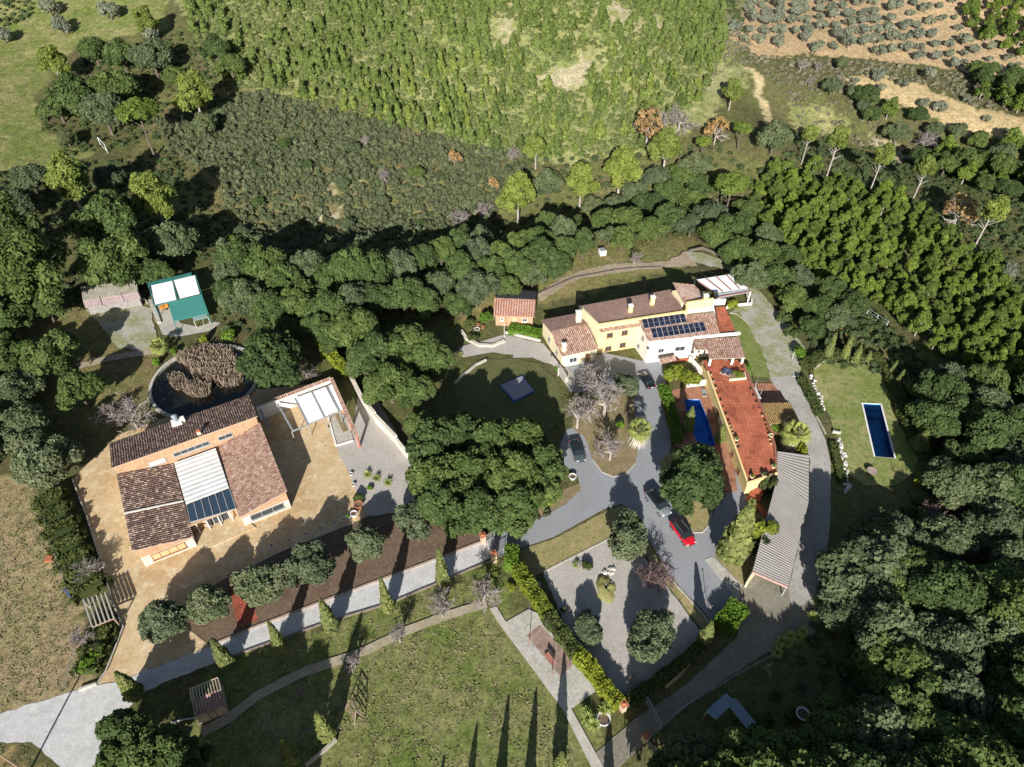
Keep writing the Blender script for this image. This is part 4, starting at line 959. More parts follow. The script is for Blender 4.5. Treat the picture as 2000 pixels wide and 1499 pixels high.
walls(B, [hw[0], hw[1], hx[2], hx[3]], M_cream, .15, drop=.25)
c0 = W(1340, 598, 7.3); c1 = W(1392, 590, 7.3)
MB().beam((c0[0], c0[1], 7.2), (c1[0], c1[1], 7.2), .4, 1.9).beam((c0[0], c0[1], 7.0), (c0[0] - .2, c0[1] - 1.6, 7.0), .4, 1.5).build('screen_wall', M_yellow, B, B)
c_ = lerp(c0, c1, .68); chimney(B, B, c_[0], c_[1] - .1, 6.5, 9.2, .8, M_yellow, M_white, .1)
MB().prism([(c0[0], c0[1] - 3.4), (c1[0] + .4, c1[1] - 3.2), (c1[0] + .4, c1[1] + .2), (c0[0], c0[1])], 4, [5.6, 5.6, 6.4, 6.4]).build('roof_box', M_white, B, B)
# terrace wing
TZ = 2.75
tw = [W(1372, 704, TZ), W(1448, 703, TZ), W(1470, 758, TZ), W(1500, 826, TZ), W(1513, 872, TZ), W(1517, 927, TZ), W(1460, 946, TZ), W(1437, 880, TZ), W(1417, 826, TZ), W(1381, 727, TZ)]
twp = [p[:2] for p in tw][::-1]
MB().prism(twp, -.1, TZ - .08).build('terrace_wing_wall', M_yellow, B, B)
me = bpy.data.meshes.new('terrace_floor'); mb = MB(); mb.prism(twp, TZ - .08, TZ); mb.build('terrace_floor', MATS['terracotta_terrace'], B, B)
edge = [tw[i] for i in (9, 8, 7, 6)]
MB().path_wall([p[:2] for p in edge], .28, TZ - .05, TZ + .32).path_wall([p[:2] for p in [tw[6], tw[5]]], .28, TZ - .05, TZ + .45).build('terrace_parapet', M_yellow, B, B)
MB().path_wall([p[:2] for p in [tw[5], tw[4], tw[3], tw[2], tw[1]]], .3, TZ - .05, TZ + .25).build('terrace_parapet', rough_mat('old_terracotta', (.34, .15, .10), (.26, .12, .08), None, 1, 5), B, B)
x0, x1 = tw[9], tw[6]
for (u, v, pa, pb) in ((1401, 813, tw[9], tw[7]), (1443, 922, tw[7], tw[6]), (1431, 888, tw[7], tw[6])):
    s_, z_ = wall_hit(u, v, pa, pb); window(B, B, pa, pb, s_, min(max(z_, 1.2), 1.7), .8, 1.2, M_bframe, M_pane, .06, 0, out=1)
s_, z_ = 1.0, 0
window(B, B, tw[6], tw[5], 3.0, 1.2, 1.6, 1.5, M_bframe, M_pane, .06, 1); window(B, B, tw[6], tw[5], 4.7, 1.1, .9, 2.0, M_bframe, M_bframe, .05, 0, sill=False, name='door')
st = MB()      # entrance stairs at the end of the wing
for k in range(5):
    q = W(1458, 975); st.box((q[0] + 1.2 + k * .18, q[1] + .35 * k, .1 + .08 * k), (1.8, .5, .2 + .16 * k), -.4)
st.build('steps', MATS['terracotta_terrace'], B, B)
MB().prism([W(1462, 968)[:2], W(1500, 1003)[:2], W(1493, 1010)[:2], W(1455, 978)[:2]], .03, .15).build('ramp', MATS['terracotta_terrace'], B, B)
MB().prism([W(1424, 686, 4)[:2], W(1424, 688, 4)[:2], W(1424, 687, 4)[:2]], 2, 2.1) if 0 else None
# garden wall of the patio, planter on the terrace
MB().path_wall([W(1340, 757)[:2], W(1378, 752)[:2], W(1372, 735)[:2], W(1345, 706)[:2]], .3, 0, 1.3).build('patio_wall', M_white, B, B)
MB().prism([W(1316, 710)[:2], W(1356, 704)[:2], W(1356, 690)[:2], W(1320, 695)[:2]], 0, .3).build('door_terrace', MATS['terracotta_terrace'], B, B)
roof_surface('porch_roof', [W(1290, 712, 2.3), W(1322, 704, 2.3), W(1318, 694, 2.8), W(1288, 701, 2.8)], T_mix, B, B)
pq = [W(1425, 742, TZ + .35), W(1458, 739, TZ + .35), W(1455, 728, TZ + .35), W(1424, 731, TZ + .35)]
pl = empty('terrace_planter', (pq[0][0], pq[0][1], TZ), 'cream masonry planter with dry plants on the red roof terrace', 'planter')
MB().prism([p[:2] for p in pq], TZ, TZ + .5).build('box', M_cream, pl, pl); MB().prism([(p[0] * .93 + 38.2 * .07, p[1] * .93 + 88.0 * .07) for p in pq], TZ + .45, TZ + .56).build('soil', M_soil, pl, pl)

# -- canopy behind the farmhouse
q7 = [W(1357, 547, 3.1), W(1438, 534, 3.1), W(1461, 563, 3.1), W(1395, 573, 3.1)]
K = empty('rear_pergola', (q7[3][0], q7[3][1], 0), 'pergola with white canvas roof and reddish rails at the back of the farmhouse', 'pergola')
for i in range(4):
    a, b_ = i / 4 + .008, (i + 1) / 4 - .008
    MB().slab([lerp(q7[3], q7[2], a), lerp(q7[3], q7[2], b_), lerp(q7[0], q7[1], b_), lerp(q7[0], q7[1], a)], .05).build('canvas_panel', M_fabric, K, K)
gq = [W(1397, 577, 2.9), W(1466, 566, 2.9), W(1462, 564, 3.0), W(1396, 574, 3.0)]
MB().slab([W(1401, 584, 2.75), W(1465, 571, 2.75), W(1461, 564, 2.95), W(1396, 575, 2.95)], .04).build('valance', flat_mat('grey_awning', (.40, .41, .43), .6), K, K)
b = MB(); up = Vector((0, 0, .14))
for i in range(5): t = i / 4; b.beam(Vector(lerp(q7[3], q7[2], t)) + up, Vector(lerp(q7[0], q7[1], t)) + up, .16, .16)
b.beam(W(1398, 581, 3.05), W(1467, 569, 3.05), .16); b.build('rails', M_railw, K, K)
for u, v in ((1404, 583), (1466, 569), (1438, 534), (1358, 547)): q = W(u, v, 3.0); MB().box((q[0], q[1], 1.5), (.22, .22, 3.0)).build('post', M_white, K, K)
MB().path_wall([W(1418, 603)[:2], W(1445, 598)[:2], W(1467, 596)[:2], W(1467, 588)[:2]], .3, 0, .6).build('low_wall', M_white, K, K)

# -- small outbuilding with terracotta sheet roof
H = empty('garden_house', (0, 109, 0), 'small brick outbuilding with pinkish terracotta front roof and black rear roof', 'outbuilding')
fr = [W(964, 617, 2.7), W(1044, 620, 2.7), W(1047, 586, 3.6), W(966, 582, 3.6)]; bk_ = [W(1048, 570, 2.9), W(972, 562, 2.9)]
roof_surface('front_roof', fr, tile_mat('faded_pink_tiles', [(.46, .24, .17), (.52, .30, .22), (.42, .21, .15), (.56, .36, .28)]), H, H, pitch=.5, amp=.04, row=.35, step=.02)
roof_surface('rear_roof', [bk_[0], bk_[1], (fr[3][0] + .1, fr[3][1], 3.6), fr[2]], flat_mat('black_felt', (.045, .045, .05), .9), H, H, pitch=.9, amp=.01, rows=False)
Ph = walls(H, [fr[0], fr[1], bk_[0], bk_[1]], M_brick, .35, drop=.3)
MB().prism([lerp(Ph[0], Ph[3], .1), lerp(Ph[1], Ph[2], .1), lerp(Ph[1], Ph[2], .7), lerp(Ph[0], Ph[3], .7)], 2, 2.75).build('gable_core', M_brick, H, H)
for s_, w_, h_ in ((1.2, .6, .7), (5.6, 1.0, .8)): window(H, H, Ph[0], Ph[1], s_, 1.6, w_, h_, M_wframe, M_pane, .05, 1)
window(H, H, Ph[0], Ph[1], 3.6, 1.05, 1.0, 2.0, M_shut, M_shut, .05, 0, sill=False, name='door')

# -- long grey shed
S = empty('long_shed', W(215, 590), 'long low shed with weathered corrugated roof and pink lower sheets by the clearing', 'shed')
a_ = [W(162, 588, 2.7), W(269, 571, 2.7), W(267, 548, 3.2), W(158, 561, 3.2)]
roof_surface('upper_roof', a_, M_oldsheet, S, S, pitch=.42, amp=.05, rows=False)
roof_surface('lower_roof', [W(167, 602, 2.0), W(275, 583, 2.0), W(269, 571, 2.62), W(162, 588, 2.62)], M_pinksheet, S, S, pitch=.42, amp=.05, rows=False)
walls(S, [W(167, 601, 2.0), W(274, 583, 2.0), W(267, 549, 3.1), W(159, 562, 3.1)], rough_mat('grey_block', (.30, .28, .25), (.24, .22, .2), None, 1, 4), .2, drop=.15)
b = MB(); b.path_wall([W(176, 605)[:2], W(238, 596)[:2], W(283, 586)[:2], W(288, 594)[:2]], .25, 0, .5); b.build('low_wall', M_kerb, S, S)
b = MB()
for (u0, v0, u1, v1) in ((193, 580, 200, 603), (234, 574, 244, 596)): b.beam(W(u0, v0, 2.95), W(u1, v1, 1.9), .08)
b.build('frame_bars', M_metal, S, S)
an = empty('antenna_mast', W(276, 562), 'thin metal antenna mast between long shed and green-roofed shelter', 'antenna')
q = W(276, 560); MB().tube((q[0], q[1], 0), (q[0], q[1], 5.5), .05).build('mast', M_metal, an, an); MB().beam((q[0] - .5, q[1], 5.4), (q[0] + .5, q[1], 5.4), .05).beam((q[0] - .3, q[1], 3.2), (q[0] + .3, q[1], 3.2), .08).beam((q[0] - .35, q[1], 5.0), (q[0] + .35, q[1], 5.0), .04).build('crossbars', M_metal, an, an)

# -- green roofed shelter
E_ = empty('green_roofed_shelter', W(350, 610), 'open shelter with teal corrugated roof and two white canvas panels', 'shelter')
for c in (((295, 558), (336, 549), (345, 588), (303, 597)), ((339, 548), (380, 538), (390, 574), (351, 583))):
    MB().slab([W(u, v, 3.25) for u, v in c][::-1], .05).build('canvas_panel', M_fabric, E_, E_)
roof_surface('teal_roof', [W(339, 628, 2.95), W(407, 612, 2.95), W(394, 576, 3.15), W(328, 591, 3.15)], M_teal, E_, E_, pitch=.3, amp=.04, rows=False)
MB().slab([W(287, 553, 3.2), W(374, 532, 3.2), W(374, 538, 3.25), W(289, 560, 3.25)][::1], .12).build('back_strip', M_greenfr, E_, E_)
b = MB()
for (c, d_) in (((291, 558), (301, 597)), ((337, 549), (348, 588)), ((381, 537), (394, 576)), ((303, 597), (394, 576))): b.beam(W(*c, 3.3), W(*d_, 3.3), .2, .14)
b.build('roof_beams', M_greenfr, E_, E_)
for (u, v) in ((289, 557), (302, 597), (339, 628), (406, 611), (394, 576), (373, 535)): q = W(u, v, 2.9); MB().box((q[0], q[1], 1.45), (.12, .12, 2.9)).build('post', M_greenfr, E_, E_)
MB().prism([W(378, 625)[:2], W(405, 618)[:2], W(412, 634)[:2], W(384, 641)[:2]], 1.7, 1.76).build('glass_cover', flat_mat('pale_glass', (.30, .42, .40), .2), E_, E_)
b = MB()
for (u, v) in ((379, 626), (405, 619), (411, 633), (384, 640)): q = W(u, v); b.box((q[0], q[1], .85), (.08, .08, 1.7))
b.beam(W(395, 621, 1.8), W(399, 637, 1.8), .08); b.build('glass_frame', M_wframe, E_, E_)
MB().prism([W(290, 590)[:2], W(300, 588)[:2], W(316, 632)[:2], W(308, 634)[:2]], .03, .5).build('side_wall', MATS['concrete'], E_, E_)
o_ = empty('orange_machine', W(322, 603), 'small orange garden machine standing under the white canvas shelter', 'machine'); q = W(322, 604)
MB().box((q[0], q[1], .6), (1.6, .9, .5), .5).box((q[0] + .5, q[1] + .3, 1.0), (.5, .6, .5), .5).build('body', flat_mat('orange_paint', (.62, .25, .04), .5), o_, o_, bevel=.05)
b = MB()
for dx, dy in ((-.5, -.45), (.5, -.45), (-.5, .45), (.5, .45)): b.tube((q[0] + dx - .0, q[1] + dy - .08, .3), (q[0] + dx, q[1] + dy + .08, .3), .3, n=12)
b.build('wheels', M_dmetal, o_, o_)

# -- stone hut by the track
U = empty('stone_hut', W(405, 1385), 'small stone hut with half tiled roof and open slatted rafters below the track', 'hut')
hb = [W(380, 1400, 2.4), W(437, 1378, 2.4), W(431, 1347, 3.0), W(374, 1368, 3.0)]
roof_surface('tile_roof', hb, T_brown, U, U)
hc = [W(371, 1346, 2.6), W(425, 1324, 2.6)]; b = MB()
for i in range(11): t = i / 10; b.beam(lerp(hb[3], hb[2], t), lerp(hc[0], hc[1], t), .13, .1)
b.beam(hc[0], hc[1], .12).build('rafters', flat_mat('pale_rafter', (.55, .45, .3), .8), U, U)  # rafters in a pale wood tone
A4 = [hb[0], hb[1], hc[1], hc[0]]; cx = sum(p[0] for p in A4) / 4; cy = sum(p[1] for p in A4) / 4; I4 = [(cx + (p[0] - cx) * .93, cy + (p[1] - cy) * .93) for p in A4]
MB().path_wall(I4, .25, -.1, 2.25, True).build('wall', rough_mat('tan_render', (.42, .36, .27), (.34, .28, .2), None, 1, 5), U, U)
window(U, U, I4[0], I4[1], 1.6, 1.0, .8, 1.9, M_bframe, M_pane, .14, 0, sill=False, name='door')

# -- long carport
P_ = empty('carport', (41, 60, 0), 'long narrow carport with ribbed grey corrugated roof beside the side road', 'carport')
Z = 3.0; up_ = [W(1518, 881, Z), W(1579, 884, Z), W(1580, 902, Z), W(1578, 980, Z), W(1518, 932, Z)]
q1 = [W(1518, 934, Z), W(1579, 980, Z - .1), W(1580, 890, Z + .1), W(1518, 882, Z)]
roof_surface('sheet_roof', [q1[3], q1[0], q1[1], q1[2]], M_fibro, P_, P_, pitch=.42, amp=.07, rows=False)
q2 = [W(1470, 1115, Z), W(1540, 1146, Z), W(1579, 981, Z), W(1518, 933, Z)]
roof_surface('sheet_roof', [q2[3], q2[0], q2[1], q2[2]], M_fibro, P_, P_, pitch=.42, amp=.07, rows=False)
for (u, v) in ((1472, 1113), (1538, 1142), (1502, 1000), (1559, 1065), (1577, 980), (1519, 935), (1577, 900)): q = W(u, v, 2.9); MB().box((q[0], q[1], 1.4), (.18, .18, 2.8)).build('post', M_metal, P_, P_)
MB().beam(W(1470, 1118, 2.85), W(1539, 1148, 2.85), .15, .35).build('fascia', rough_mat('pink_fascia', (.5, .33, .27), (.42, .27, .22), None, 1, 4), P_, P_)
MB().path_wall([W(1455, 1148)[:2], W(1462, 1136)[:2], W(1478, 1115)[:2]], .25, 0, 1.6).build('end_wall', M_cream, P_, P_)
# tiled lean-to roofs east of the terrace
Q = empty('courtyard_shelter', W(1520, 830), 'low shelter with dark tiled roof in shade between red terrace and side road', 'shelter')
roof_surface('tile_roof', [W(1505, 828, 2.4), W(1564, 828, 2.4), W(1543, 787, 2.8), W(1484, 788, 2.8)], tile_mat('ochre_tiles', [(.25, .17, .06), (.34, .23, .09), (.20, .13, .05), (.40, .28, .12)]), Q, Q, pitch=.36)
for (u, v) in ((1506, 827), (1562, 827), (1542, 789), (1486, 789)): q = W(u, v, 2.3); MB().box((q[0], q[1], 1.1), (.2, .2, 2.2)).build('post', M_wood, Q, Q)
Q2 = empty('tin_roof', W(1478, 770), 'small pale sheet metal lean-to roof against the red terrace edge', 'lean-to roof')
roof_surface('sheet', [W(1480, 779, 2.2), W(1487, 779, 2.0), W(1476, 757, 2.0), W(1470, 759, 2.2)], M_wsheet, Q2, Q2, pitch=.3, amp=.03, rows=False)
b = MB(); q = W(1483, 777, 0); b.box((q[0], q[1], 1.0), (.1, .1, 2.0)); q = W(1474, 758, 0); b.box((q[0], q[1], 1.0), (.1, .1, 2.0)); b.build('posts', M_metal, Q2, Q2)
# ruined low wall and gates
def pillar(u, v, label, h=2.0, name='gate_pillar', mat=M_cream):
    q = W(u, v); r = empty(name, (q[0], q[1], 0), label, 'gate pillar'); MB().box((q[0], q[1], h / 2), (.65, .65, h), .5).build('shaft', rough_mat('brick_pier', (.55, .36, .25), (.5, .42, .3), None, 2, 6), r, r, bevel=.02)
    MB().box((q[0], q[1], h + .06), (.85, .85, .12), .5).lathe((q[0], q[1], h + .12), [(.30, 0), (.22, .08), (.05, .16)], 8).build('cap', M_pot, r, r); return r
pillar(944, 1062, 'brick gate pillar with terracotta cap on the oak side of the drive', 2.1); pillar(965, 1097, 'brick gate pillar with terracotta cap beside the clipped hedge end', 2.1)
pillar(1216, 1387, 'pale gate pillar between spiky plants and low hedge', 1.8); pillar(1258, 1447, 'pale gate pillar at the lower wall end near the bottom edge', 1.8)
def gate(u0, v0, u1, v1, label, h=1.6, name='metal_gate'):
    a, b_ = W(u0, v0), W(u1, v1); r = empty(name, (a[0], a[1], 0), label, 'gate'); f = MB()
    f.beam((a[0], a[1], .15), (b_[0], b_[1], .15), .08).beam((a[0], a[1], h), (b_[0], b_[1], h), .08)
    for t in (0, 1): q = lerp(a, b_, t); f.beam((q[0], q[1], 0), (q[0], q[1], h + .1), .1)
    f.build('frame', M_metal, r, r); f = MB(); n = max(3, int(math.hypot(a[0] - b_[0], a[1] - b_[1]) / .22))
    for i in range(1, n): q = lerp(a, b_, i / n); f.beam((q[0], q[1], .15), (q[0], q[1], h), .04)
    f.build('bars', M_metal, r, r)
gate(948, 1060, 966, 1049, 'open metal gate leaf beside the upper brick pillar'); gate(968, 1093, 984, 1084, 'open metal gate leaf beside the lower brick pillar')
gate(1262, 1372, 1290, 1425, 'dark metal driveway gate on the shaded lower yard', 1.5); gate(1258, 1447, 1285, 1478, 'white railing running from the lower gate pillar to the bottom edge', 1.1, 'railing')
# kerbs
def kerb(pts, label, w_=.25, h=.14, name='kerb', mat=None, cat='kerb'):
    P = []
    for i in range(len(pts) - 1):
        a, b_ = W(*pts[i]), W(*pts[i + 1]); n = max(1, int(math.hypot(a[0] - b_[0], a[1] - b_[1]) / 1.5)); P += [lerp(a, b_, k / n)[:2] for k in range(n)]
    P.append(W(*pts[-1])[:2]); P = [(x + R.uniform(-.03, .03), y + R.uniform(-.03, .03)) for x, y in P]
    b = MB(); b.path_wall(P, w_, -.05, h); return tag(b.build(name, mat or M_kerb), label, cat)
kerb([(410, 1263), (500, 1225), (720, 1142), (870, 1086), (938, 1060)], 'pinkish stone kerb between mulch bed and gravel track', .3, .2, mat=rough_mat('pink_kerb', (.42, .33, .27), (.34, .26, .2), None, 1, 5))
kerb([(420, 1295), (640, 1216), (760, 1180), (880, 1129), (962, 1095)], 'dark stone kerb on the cypress side of the gravel track', .22, .22, mat=rough_mat('dark_kerb', (.26, .20, .17), (.20, .16, .13), None, 1, 5))
kerb([(440, 1130), (560, 1073), (690, 1022)], 'straight kerb along the lower edge of the sandy forecourt', .15, .12)
kerb([(1062, 1118), (1190, 1053), (1232, 1052)], 'pale kerb between grass verge and upper edge of pebble garden', .22, .15)
kerb([(1290, 1110), (1312, 1135), (1372, 1200), (1388, 1222)], 'pale kerb on the drive side of the pebble garden', .22, .15)
kerb([(1390, 1000), (1384, 1028), (1372, 1041), (1354, 1041), (1340, 1024)], 'curved white kerb round the tip of the oak bed', .18, .14)
kerb([(1157, 898), (1176, 923), (1198, 932), (1222, 926), (1242, 905)], 'curved kerb round the bare tree island', .14, .12)
kerb([(142, 936), (170, 1010), (198, 1098), (222, 1182), (242, 1226), (208, 1312), (190, 1337)], 'low edging wall along the left side of the sandy forecourt', .18, .3)
kerb([(190, 1337), (166, 1345), (155, 1350)], 'short pale wall end at the track entrance', .3, .4)
kerb([(1548, 735), (1560, 740), (1585, 800), (1600, 825), (1612, 848)], 'pale edging on the lawn side of the side road', .2, .25)
kerb([(1590, 722), (1602, 712), (1612, 708)], 'short curved white wall at the lawn corner', .3, .5, 'low_wall', cat='wall')
kerb([(1625, 845), (1640, 848), (1641, 846)], 'short white wall stub where side road meets lawn', .3, .5, 'low_wall', cat='wall')
kerb([(1076, 706), (1096, 730), (1106, 748)], 'thick diagonal wall beside the shaded lawn', .5, 1.3, 'low_wall', cat='wall')
kerb([(888, 752), (905, 736), (930, 716), (950, 706)], 'curved low wall edging the shaded lawn', .3, .6, 'low_wall', cat='wall')
kerb([(900, 648), (912, 664), (935, 676), (962, 678), (985, 668)], 'cream rubble wall curving round the garden house bed', .6, .5, 'rubble_wall', stone_mat('cream_rubble', (.62, .56, .45), (.45, .38, .28), (.6, .55, .45)), 'wall')
kerb([(987, 652), (1020, 660), (1056, 668)], 'straight low wall in front of the garden house hedge', .25, .6, 'low_wall', cat='wall')
kerb([(1345, 492), (1372, 486), (1420, 506), (1452, 530), (1480, 560)], 'dark low stone wall round the back yard', .3, .5, 'low_wall', rough_mat('dark_stone', (.18, .15, .12), (.13, .11, .09), None, 1, 5), 'wall')
kerb([(1050, 576), (1120, 545), (1200, 530), (1240, 526), (1290, 524)], 'dark low stone wall below the dirt path behind the farmhouse', .25, .4, 'low_wall', MATS['dark_stone'], 'wall')
kerb([(1425, 612), (1440, 616), (1462, 634)], 'thin dark kerb between green lawn and back yard', .15, .2)
kerb([(1300, 1345), (1330, 1318), (1345, 1300)], 'short reddish wall beside the lower yard', .3, .7, 'low_wall', M_brick, 'wall')
kerb([(1440, 1210), (1448, 1170)], 'thin gate rail line across the driveway end', .1, .12)
kerb([(310, 1438), (340, 1441), (368, 1443)], 'pale stone wall end below the hut', .45, .6, 'low_wall', cat='wall')
kerb([(598, 1497), (630, 1472), (658, 1447)], 'straight concrete wall at the bottom of the grass slope', .28, .7, 'low_wall', rough_mat('mid_grey_wall', (.36, .33, .27), (.3, .27, .22), None, 1, 4), 'wall')
kerb([(335, 1412), (362, 1405), (395, 1402)], 'thin white pipe lying beside the stone hut', .12, .15, 'pipe', M_wpot, 'pipe')
# ------------------------------------------------------------------ vehicles
def paint(name, c, metal=.3): return flat_mat(name, c, .28, metal, .5, 1.0, var=.02)
M_tyre = flat_mat('tyre_rubber', (.02, .02, .02), .9); M_rim = flat_mat('alloy_rim', (.55, .55, .56), .35, .7); M_cgl = flat_mat('car_glass', (.015, .022, .026), .06, 0, .6, var=0)
M_lamp = flat_mat('headlight_glass', (.75, .76, .78), .15, .2, var=0); M_tail = flat_mat('tail_light_red', (.45, .02, .02), .3, var=0)
def car(name, x, y, rz, L, Wd, Hh, pm, label, suv=True, roofm=None, rails=False):
    """local x forward. body lofted from cross-sections, glasshouse, roof, wheels, lamps, mirrors"""
    r = empty(name, (x, y, .03), label, 'car', rz=rz)
    st = [(-.5, .80, .34, .60), (-.485, .90, .26, .64), (-.40, .97, .22, .66), (-.15, 1.0, .20, .63), (.12, 1.0, .20, .62), (.30, .985, .21, .60), (.42, .93, .23, .55), (.475, .82, .28, .48), (.5, .66, .34, .42)]
    V, F = [], []
    for (fx, fw, z0, z1) in st:
        X_, Y_ = fx * L, fw * Wd / 2; z0 *= Hh; z1 *= Hh
        for (yy, zz) in ((-.86, z0), (-1, z0 + .18), (-.985, z1 - .14), (-.88, z1), (-.4, z1 + .03), (.4, z1 + .03), (.88, z1), (.985, z1 - .14), (1, z0 + .18), (.86, z0)): V.append((X_, yy * Y_, zz))
    for i in range(len(st) - 1):
        for j in range(10): a = i * 10 + j; b_ = i * 10 + (j + 1) % 10; F.append((a, a + 10, b_ + 10, b_))
    F += [tuple(range(10)), tuple(range(len(V) - 10, len(V)))[::-1]]
    m = MB(); m.add(V, F); m.build('body', pm, r, smooth=True)
    rb = -.40 if suv else -.30; V = []
    for (fx, w_, z) in ((rb - .05, .84, .62), (.27, .86, .60), (.13, .68, .985), (rb + .04, .68, .985)):
        V += [(fx * L, -w_ * Wd / 2, z * Hh), (fx * L, w_ * Wd / 2, z * Hh)]
    m = MB(); m.add(V, [(0, 2, 4, 6), (1, 7, 5, 3), (0, 6, 7, 1), (2, 3, 5, 4), (6, 4, 5, 7), (0, 1, 3, 2)]); gh = m.build('windows', M_cgl, r)
    m = MB(); m.slab([((rb + .045) * L, -.335 * Wd, .999 * Hh), (.122 * L, -.335 * Wd, .999 * Hh), (.122 * L, .335 * Wd, .999 * Hh), ((rb + .045) * L, .335 * Wd, .999 * Hh)], .03)
    for sy in (-1, 1):
        m.beam((.27 * L, sy * .425 * Wd, .61 * Hh), (.128 * L, sy * .337 * Wd, .99 * Hh), .07, .05).beam(((rb - .045) * L, sy * .415 * Wd, .63 * Hh), ((rb + .045) * L, sy * .337 * Wd, .99 * Hh), .09, .06)
        m.beam((-.08 * L, sy * .43 * Wd, .62 * Hh), (-.07 * L, sy * .337 * Wd, .99 * Hh), .08, .04)
    m.build('roof', roofm or pm, r, bevel=.012)
    if rails:
        for sy in (-1, 1):
            MB().beam(((rb + .09) * L, sy * .29 * Wd, 1.035 * Hh), (.09 * L, sy * .29 * Wd, 1.035 * Hh), .05, .05).build('roof_rail', M_rim, r)
    wr = .335 if Hh > 1.5 else .31
    for fx in (-.32, .31):
        for sy in (-1, 1):
            wo = MB().tube((fx * L, sy * (Wd / 2 - .22), wr), (fx * L, sy * (Wd / 2 + .015), wr), wr, n=20).build('wheel', M_tyre, r, smooth=False)
            MB().tube((fx * L, sy * (Wd / 2 - .02), wr), (fx * L, sy * (Wd / 2 + .03), wr), wr * .6, n=14).build('rim', M_rim, wo)
    for sy in (-1, 1):
        MB().box((.465 * L, sy * .33 * Wd, .46 * Hh), (.22, .34, .13), -sy * .5).build('headlight', M_lamp, r, bevel=.03)
        MB().box((-.485 * L, sy * .38 * Wd, .58 * Hh), (.14, .26, .2), sy * .3).build('tail_light', M_tail, r, bevel=.03)
        MB().box((.19 * L, sy * (.5 * Wd + .06), .66 * Hh), (.14, .2, .13)).build('mirror', pm, r, bevel=.03)
    MB().box((.497 * L, 0, .33 * Hh), (.06, Wd * .5, .16)).build('grille', M_dmetal, r, bevel=.01); MB().box((-.5 * L, 0, .45 * Hh), (.03, .5, .12)).build('number_plate', M_wpot, r)
    return r
M_redp2 = paint('red_car_paint', (.55, .008, .02), .1)
q = lerp(W(1314, 1024), W(1347, 1070), .5); car('parked_suv', q[0] + .15, q[1] + .1, math.radians(-64), 4.6, 1.86, 1.62, M_redp2, 'red sport utility car with black roof and silver roof rails parked on the drive', True, flat_mat('black_roof', (.02, .02, .022), .2, var=0), True)
q = W(1284, 989); car('parked_suv', q[0], q[1], math.radians(-62), 4.9, 1.9, 1.7, paint('silver_grey_paint', (.36, .39, .40), .5), 'silver grey sport utility car with dark roof parked ahead of the red car', True, flat_mat('dark_glass_roof', (.012, .014, .016), .15, var=0))
q = W(1127, 886); car('parked_car', q[0], q[1], math.radians(-76), 4.5, 1.85, 1.48, paint('dark_green_grey_paint', (.10, .13, .125), .4), 'dark green grey car parked beneath bare branches next to the round tree bed', False, M_cgl)
q = W(1262, 748); car('parked_car', q[0], q[1], math.radians(112), 4.0, 1.72, 1.45, paint('black_car_paint', (.012, .013, .016), .2), 'small black car parked near the white front wall of the farmhouse', False)

# ------------------------------------------------------------------ pots, furniture, small things
def pot(u, v, r_, h, mat, label, group=None, z=0.0, plantm=None, name='plant_pot', xy=None):
    q = W(u, v, z) if xy is None else (xy[0], xy[1], z); o = empty(name, (q[0], q[1], z), label, 'pot', group)
    MB().lathe((q[0], q[1], z), [(r_ * .55, 0), (r_ * .8, h * .4), (r_, h * .88), (r_ * 1.12, h * .92), (r_ * 1.12, h), (r_ * .9, h), (r_ * .86, h * .82)], 14).build('pot', mat, o, o, smooth=False)
    MB().lathe((q[0], q[1], z), [(r_ * .88, h * .80), (r_ * .88, h * .84)], 12).build('soil', MATS['bark_mulch'], o, o)
    if plantm:
        b = link('plant', PROT[plantm][0][0].copy() if 0 else PROT[plantm][0][0], o); b.location = (0, 0, h * .8); b.scale = (r_ * 1.1,) * 3
    return o
for i, (u, v) in enumerate(((686, 929), (691, 950))): pot(u, v, .28, .5, M_wpot, ['upper of two white pots at the right corner of the sandy forecourt', 'lower of two white pots at the right corner of the sandy forecourt'][i])
for i, (u, v, d) in enumerate(((672, 1018, 'first'), (654, 1024, 'second'), (626, 1034, 'third'), (598, 1045, 'fourth'), (566, 1058, 'fifth'), (530, 1068, 'last'))):
    pot(u, v, .22, .4, M_wpot, f'{d} small white pot from the right along the lower forecourt kerb')
pot(701, 991, .62, .8, M_pot, 'large terracotta pot at the corner of forecourt and mulch bed'); pot(692, 1008, .5, .7, M_wpot, 'broad white pot next to the large terracotta pot')
pot(681, 1014, .35, .6, M_wpot, 'narrow white pot with a green sprig at the forecourt corner', plantm='gbush')
pot(811, 918, .35, .6, M_pot, 'terracotta pot under the oak edge at the gravel yard corner')
pot(1118, 936, .55, .75, M_wpot, 'large round white pot beside the dark green car'); pot(1058, 990, .45, .7, M_wpot, 'white pot between yellow shrubs in the flower bed', plantm='gbush')
pot(1047, 1146, .55, .5, M_wpot, 'white bowl in the shade of the clipped hedge by the pebble garden'); pot(1565, 1399, .75, .8, M_wpot, 'big white round planter in deep shade beside the dark pergola')
pot(1178, 1408, .8, .6, M_wpot, 'big white oval planter next to the spiky plants at the lower gate'); pot(1166, 1418, .4, .45, M_wpot, 'smaller white planter touching the big oval planter')
pot(934, 637, .3, .5, M_pot, 'upper orange pot in the bed left of the garden house'); pot(943, 642, .35, .55, M_pot, 'lower orange pot in the bed left of the garden house'); pot(932, 645, .5, .3, M_wpot, 'pale shallow basin beside two orange pots')
pot(1126, 704, .5, .4, M_wpot, 'white planter trough in front of the low annex', plantm='dbush')
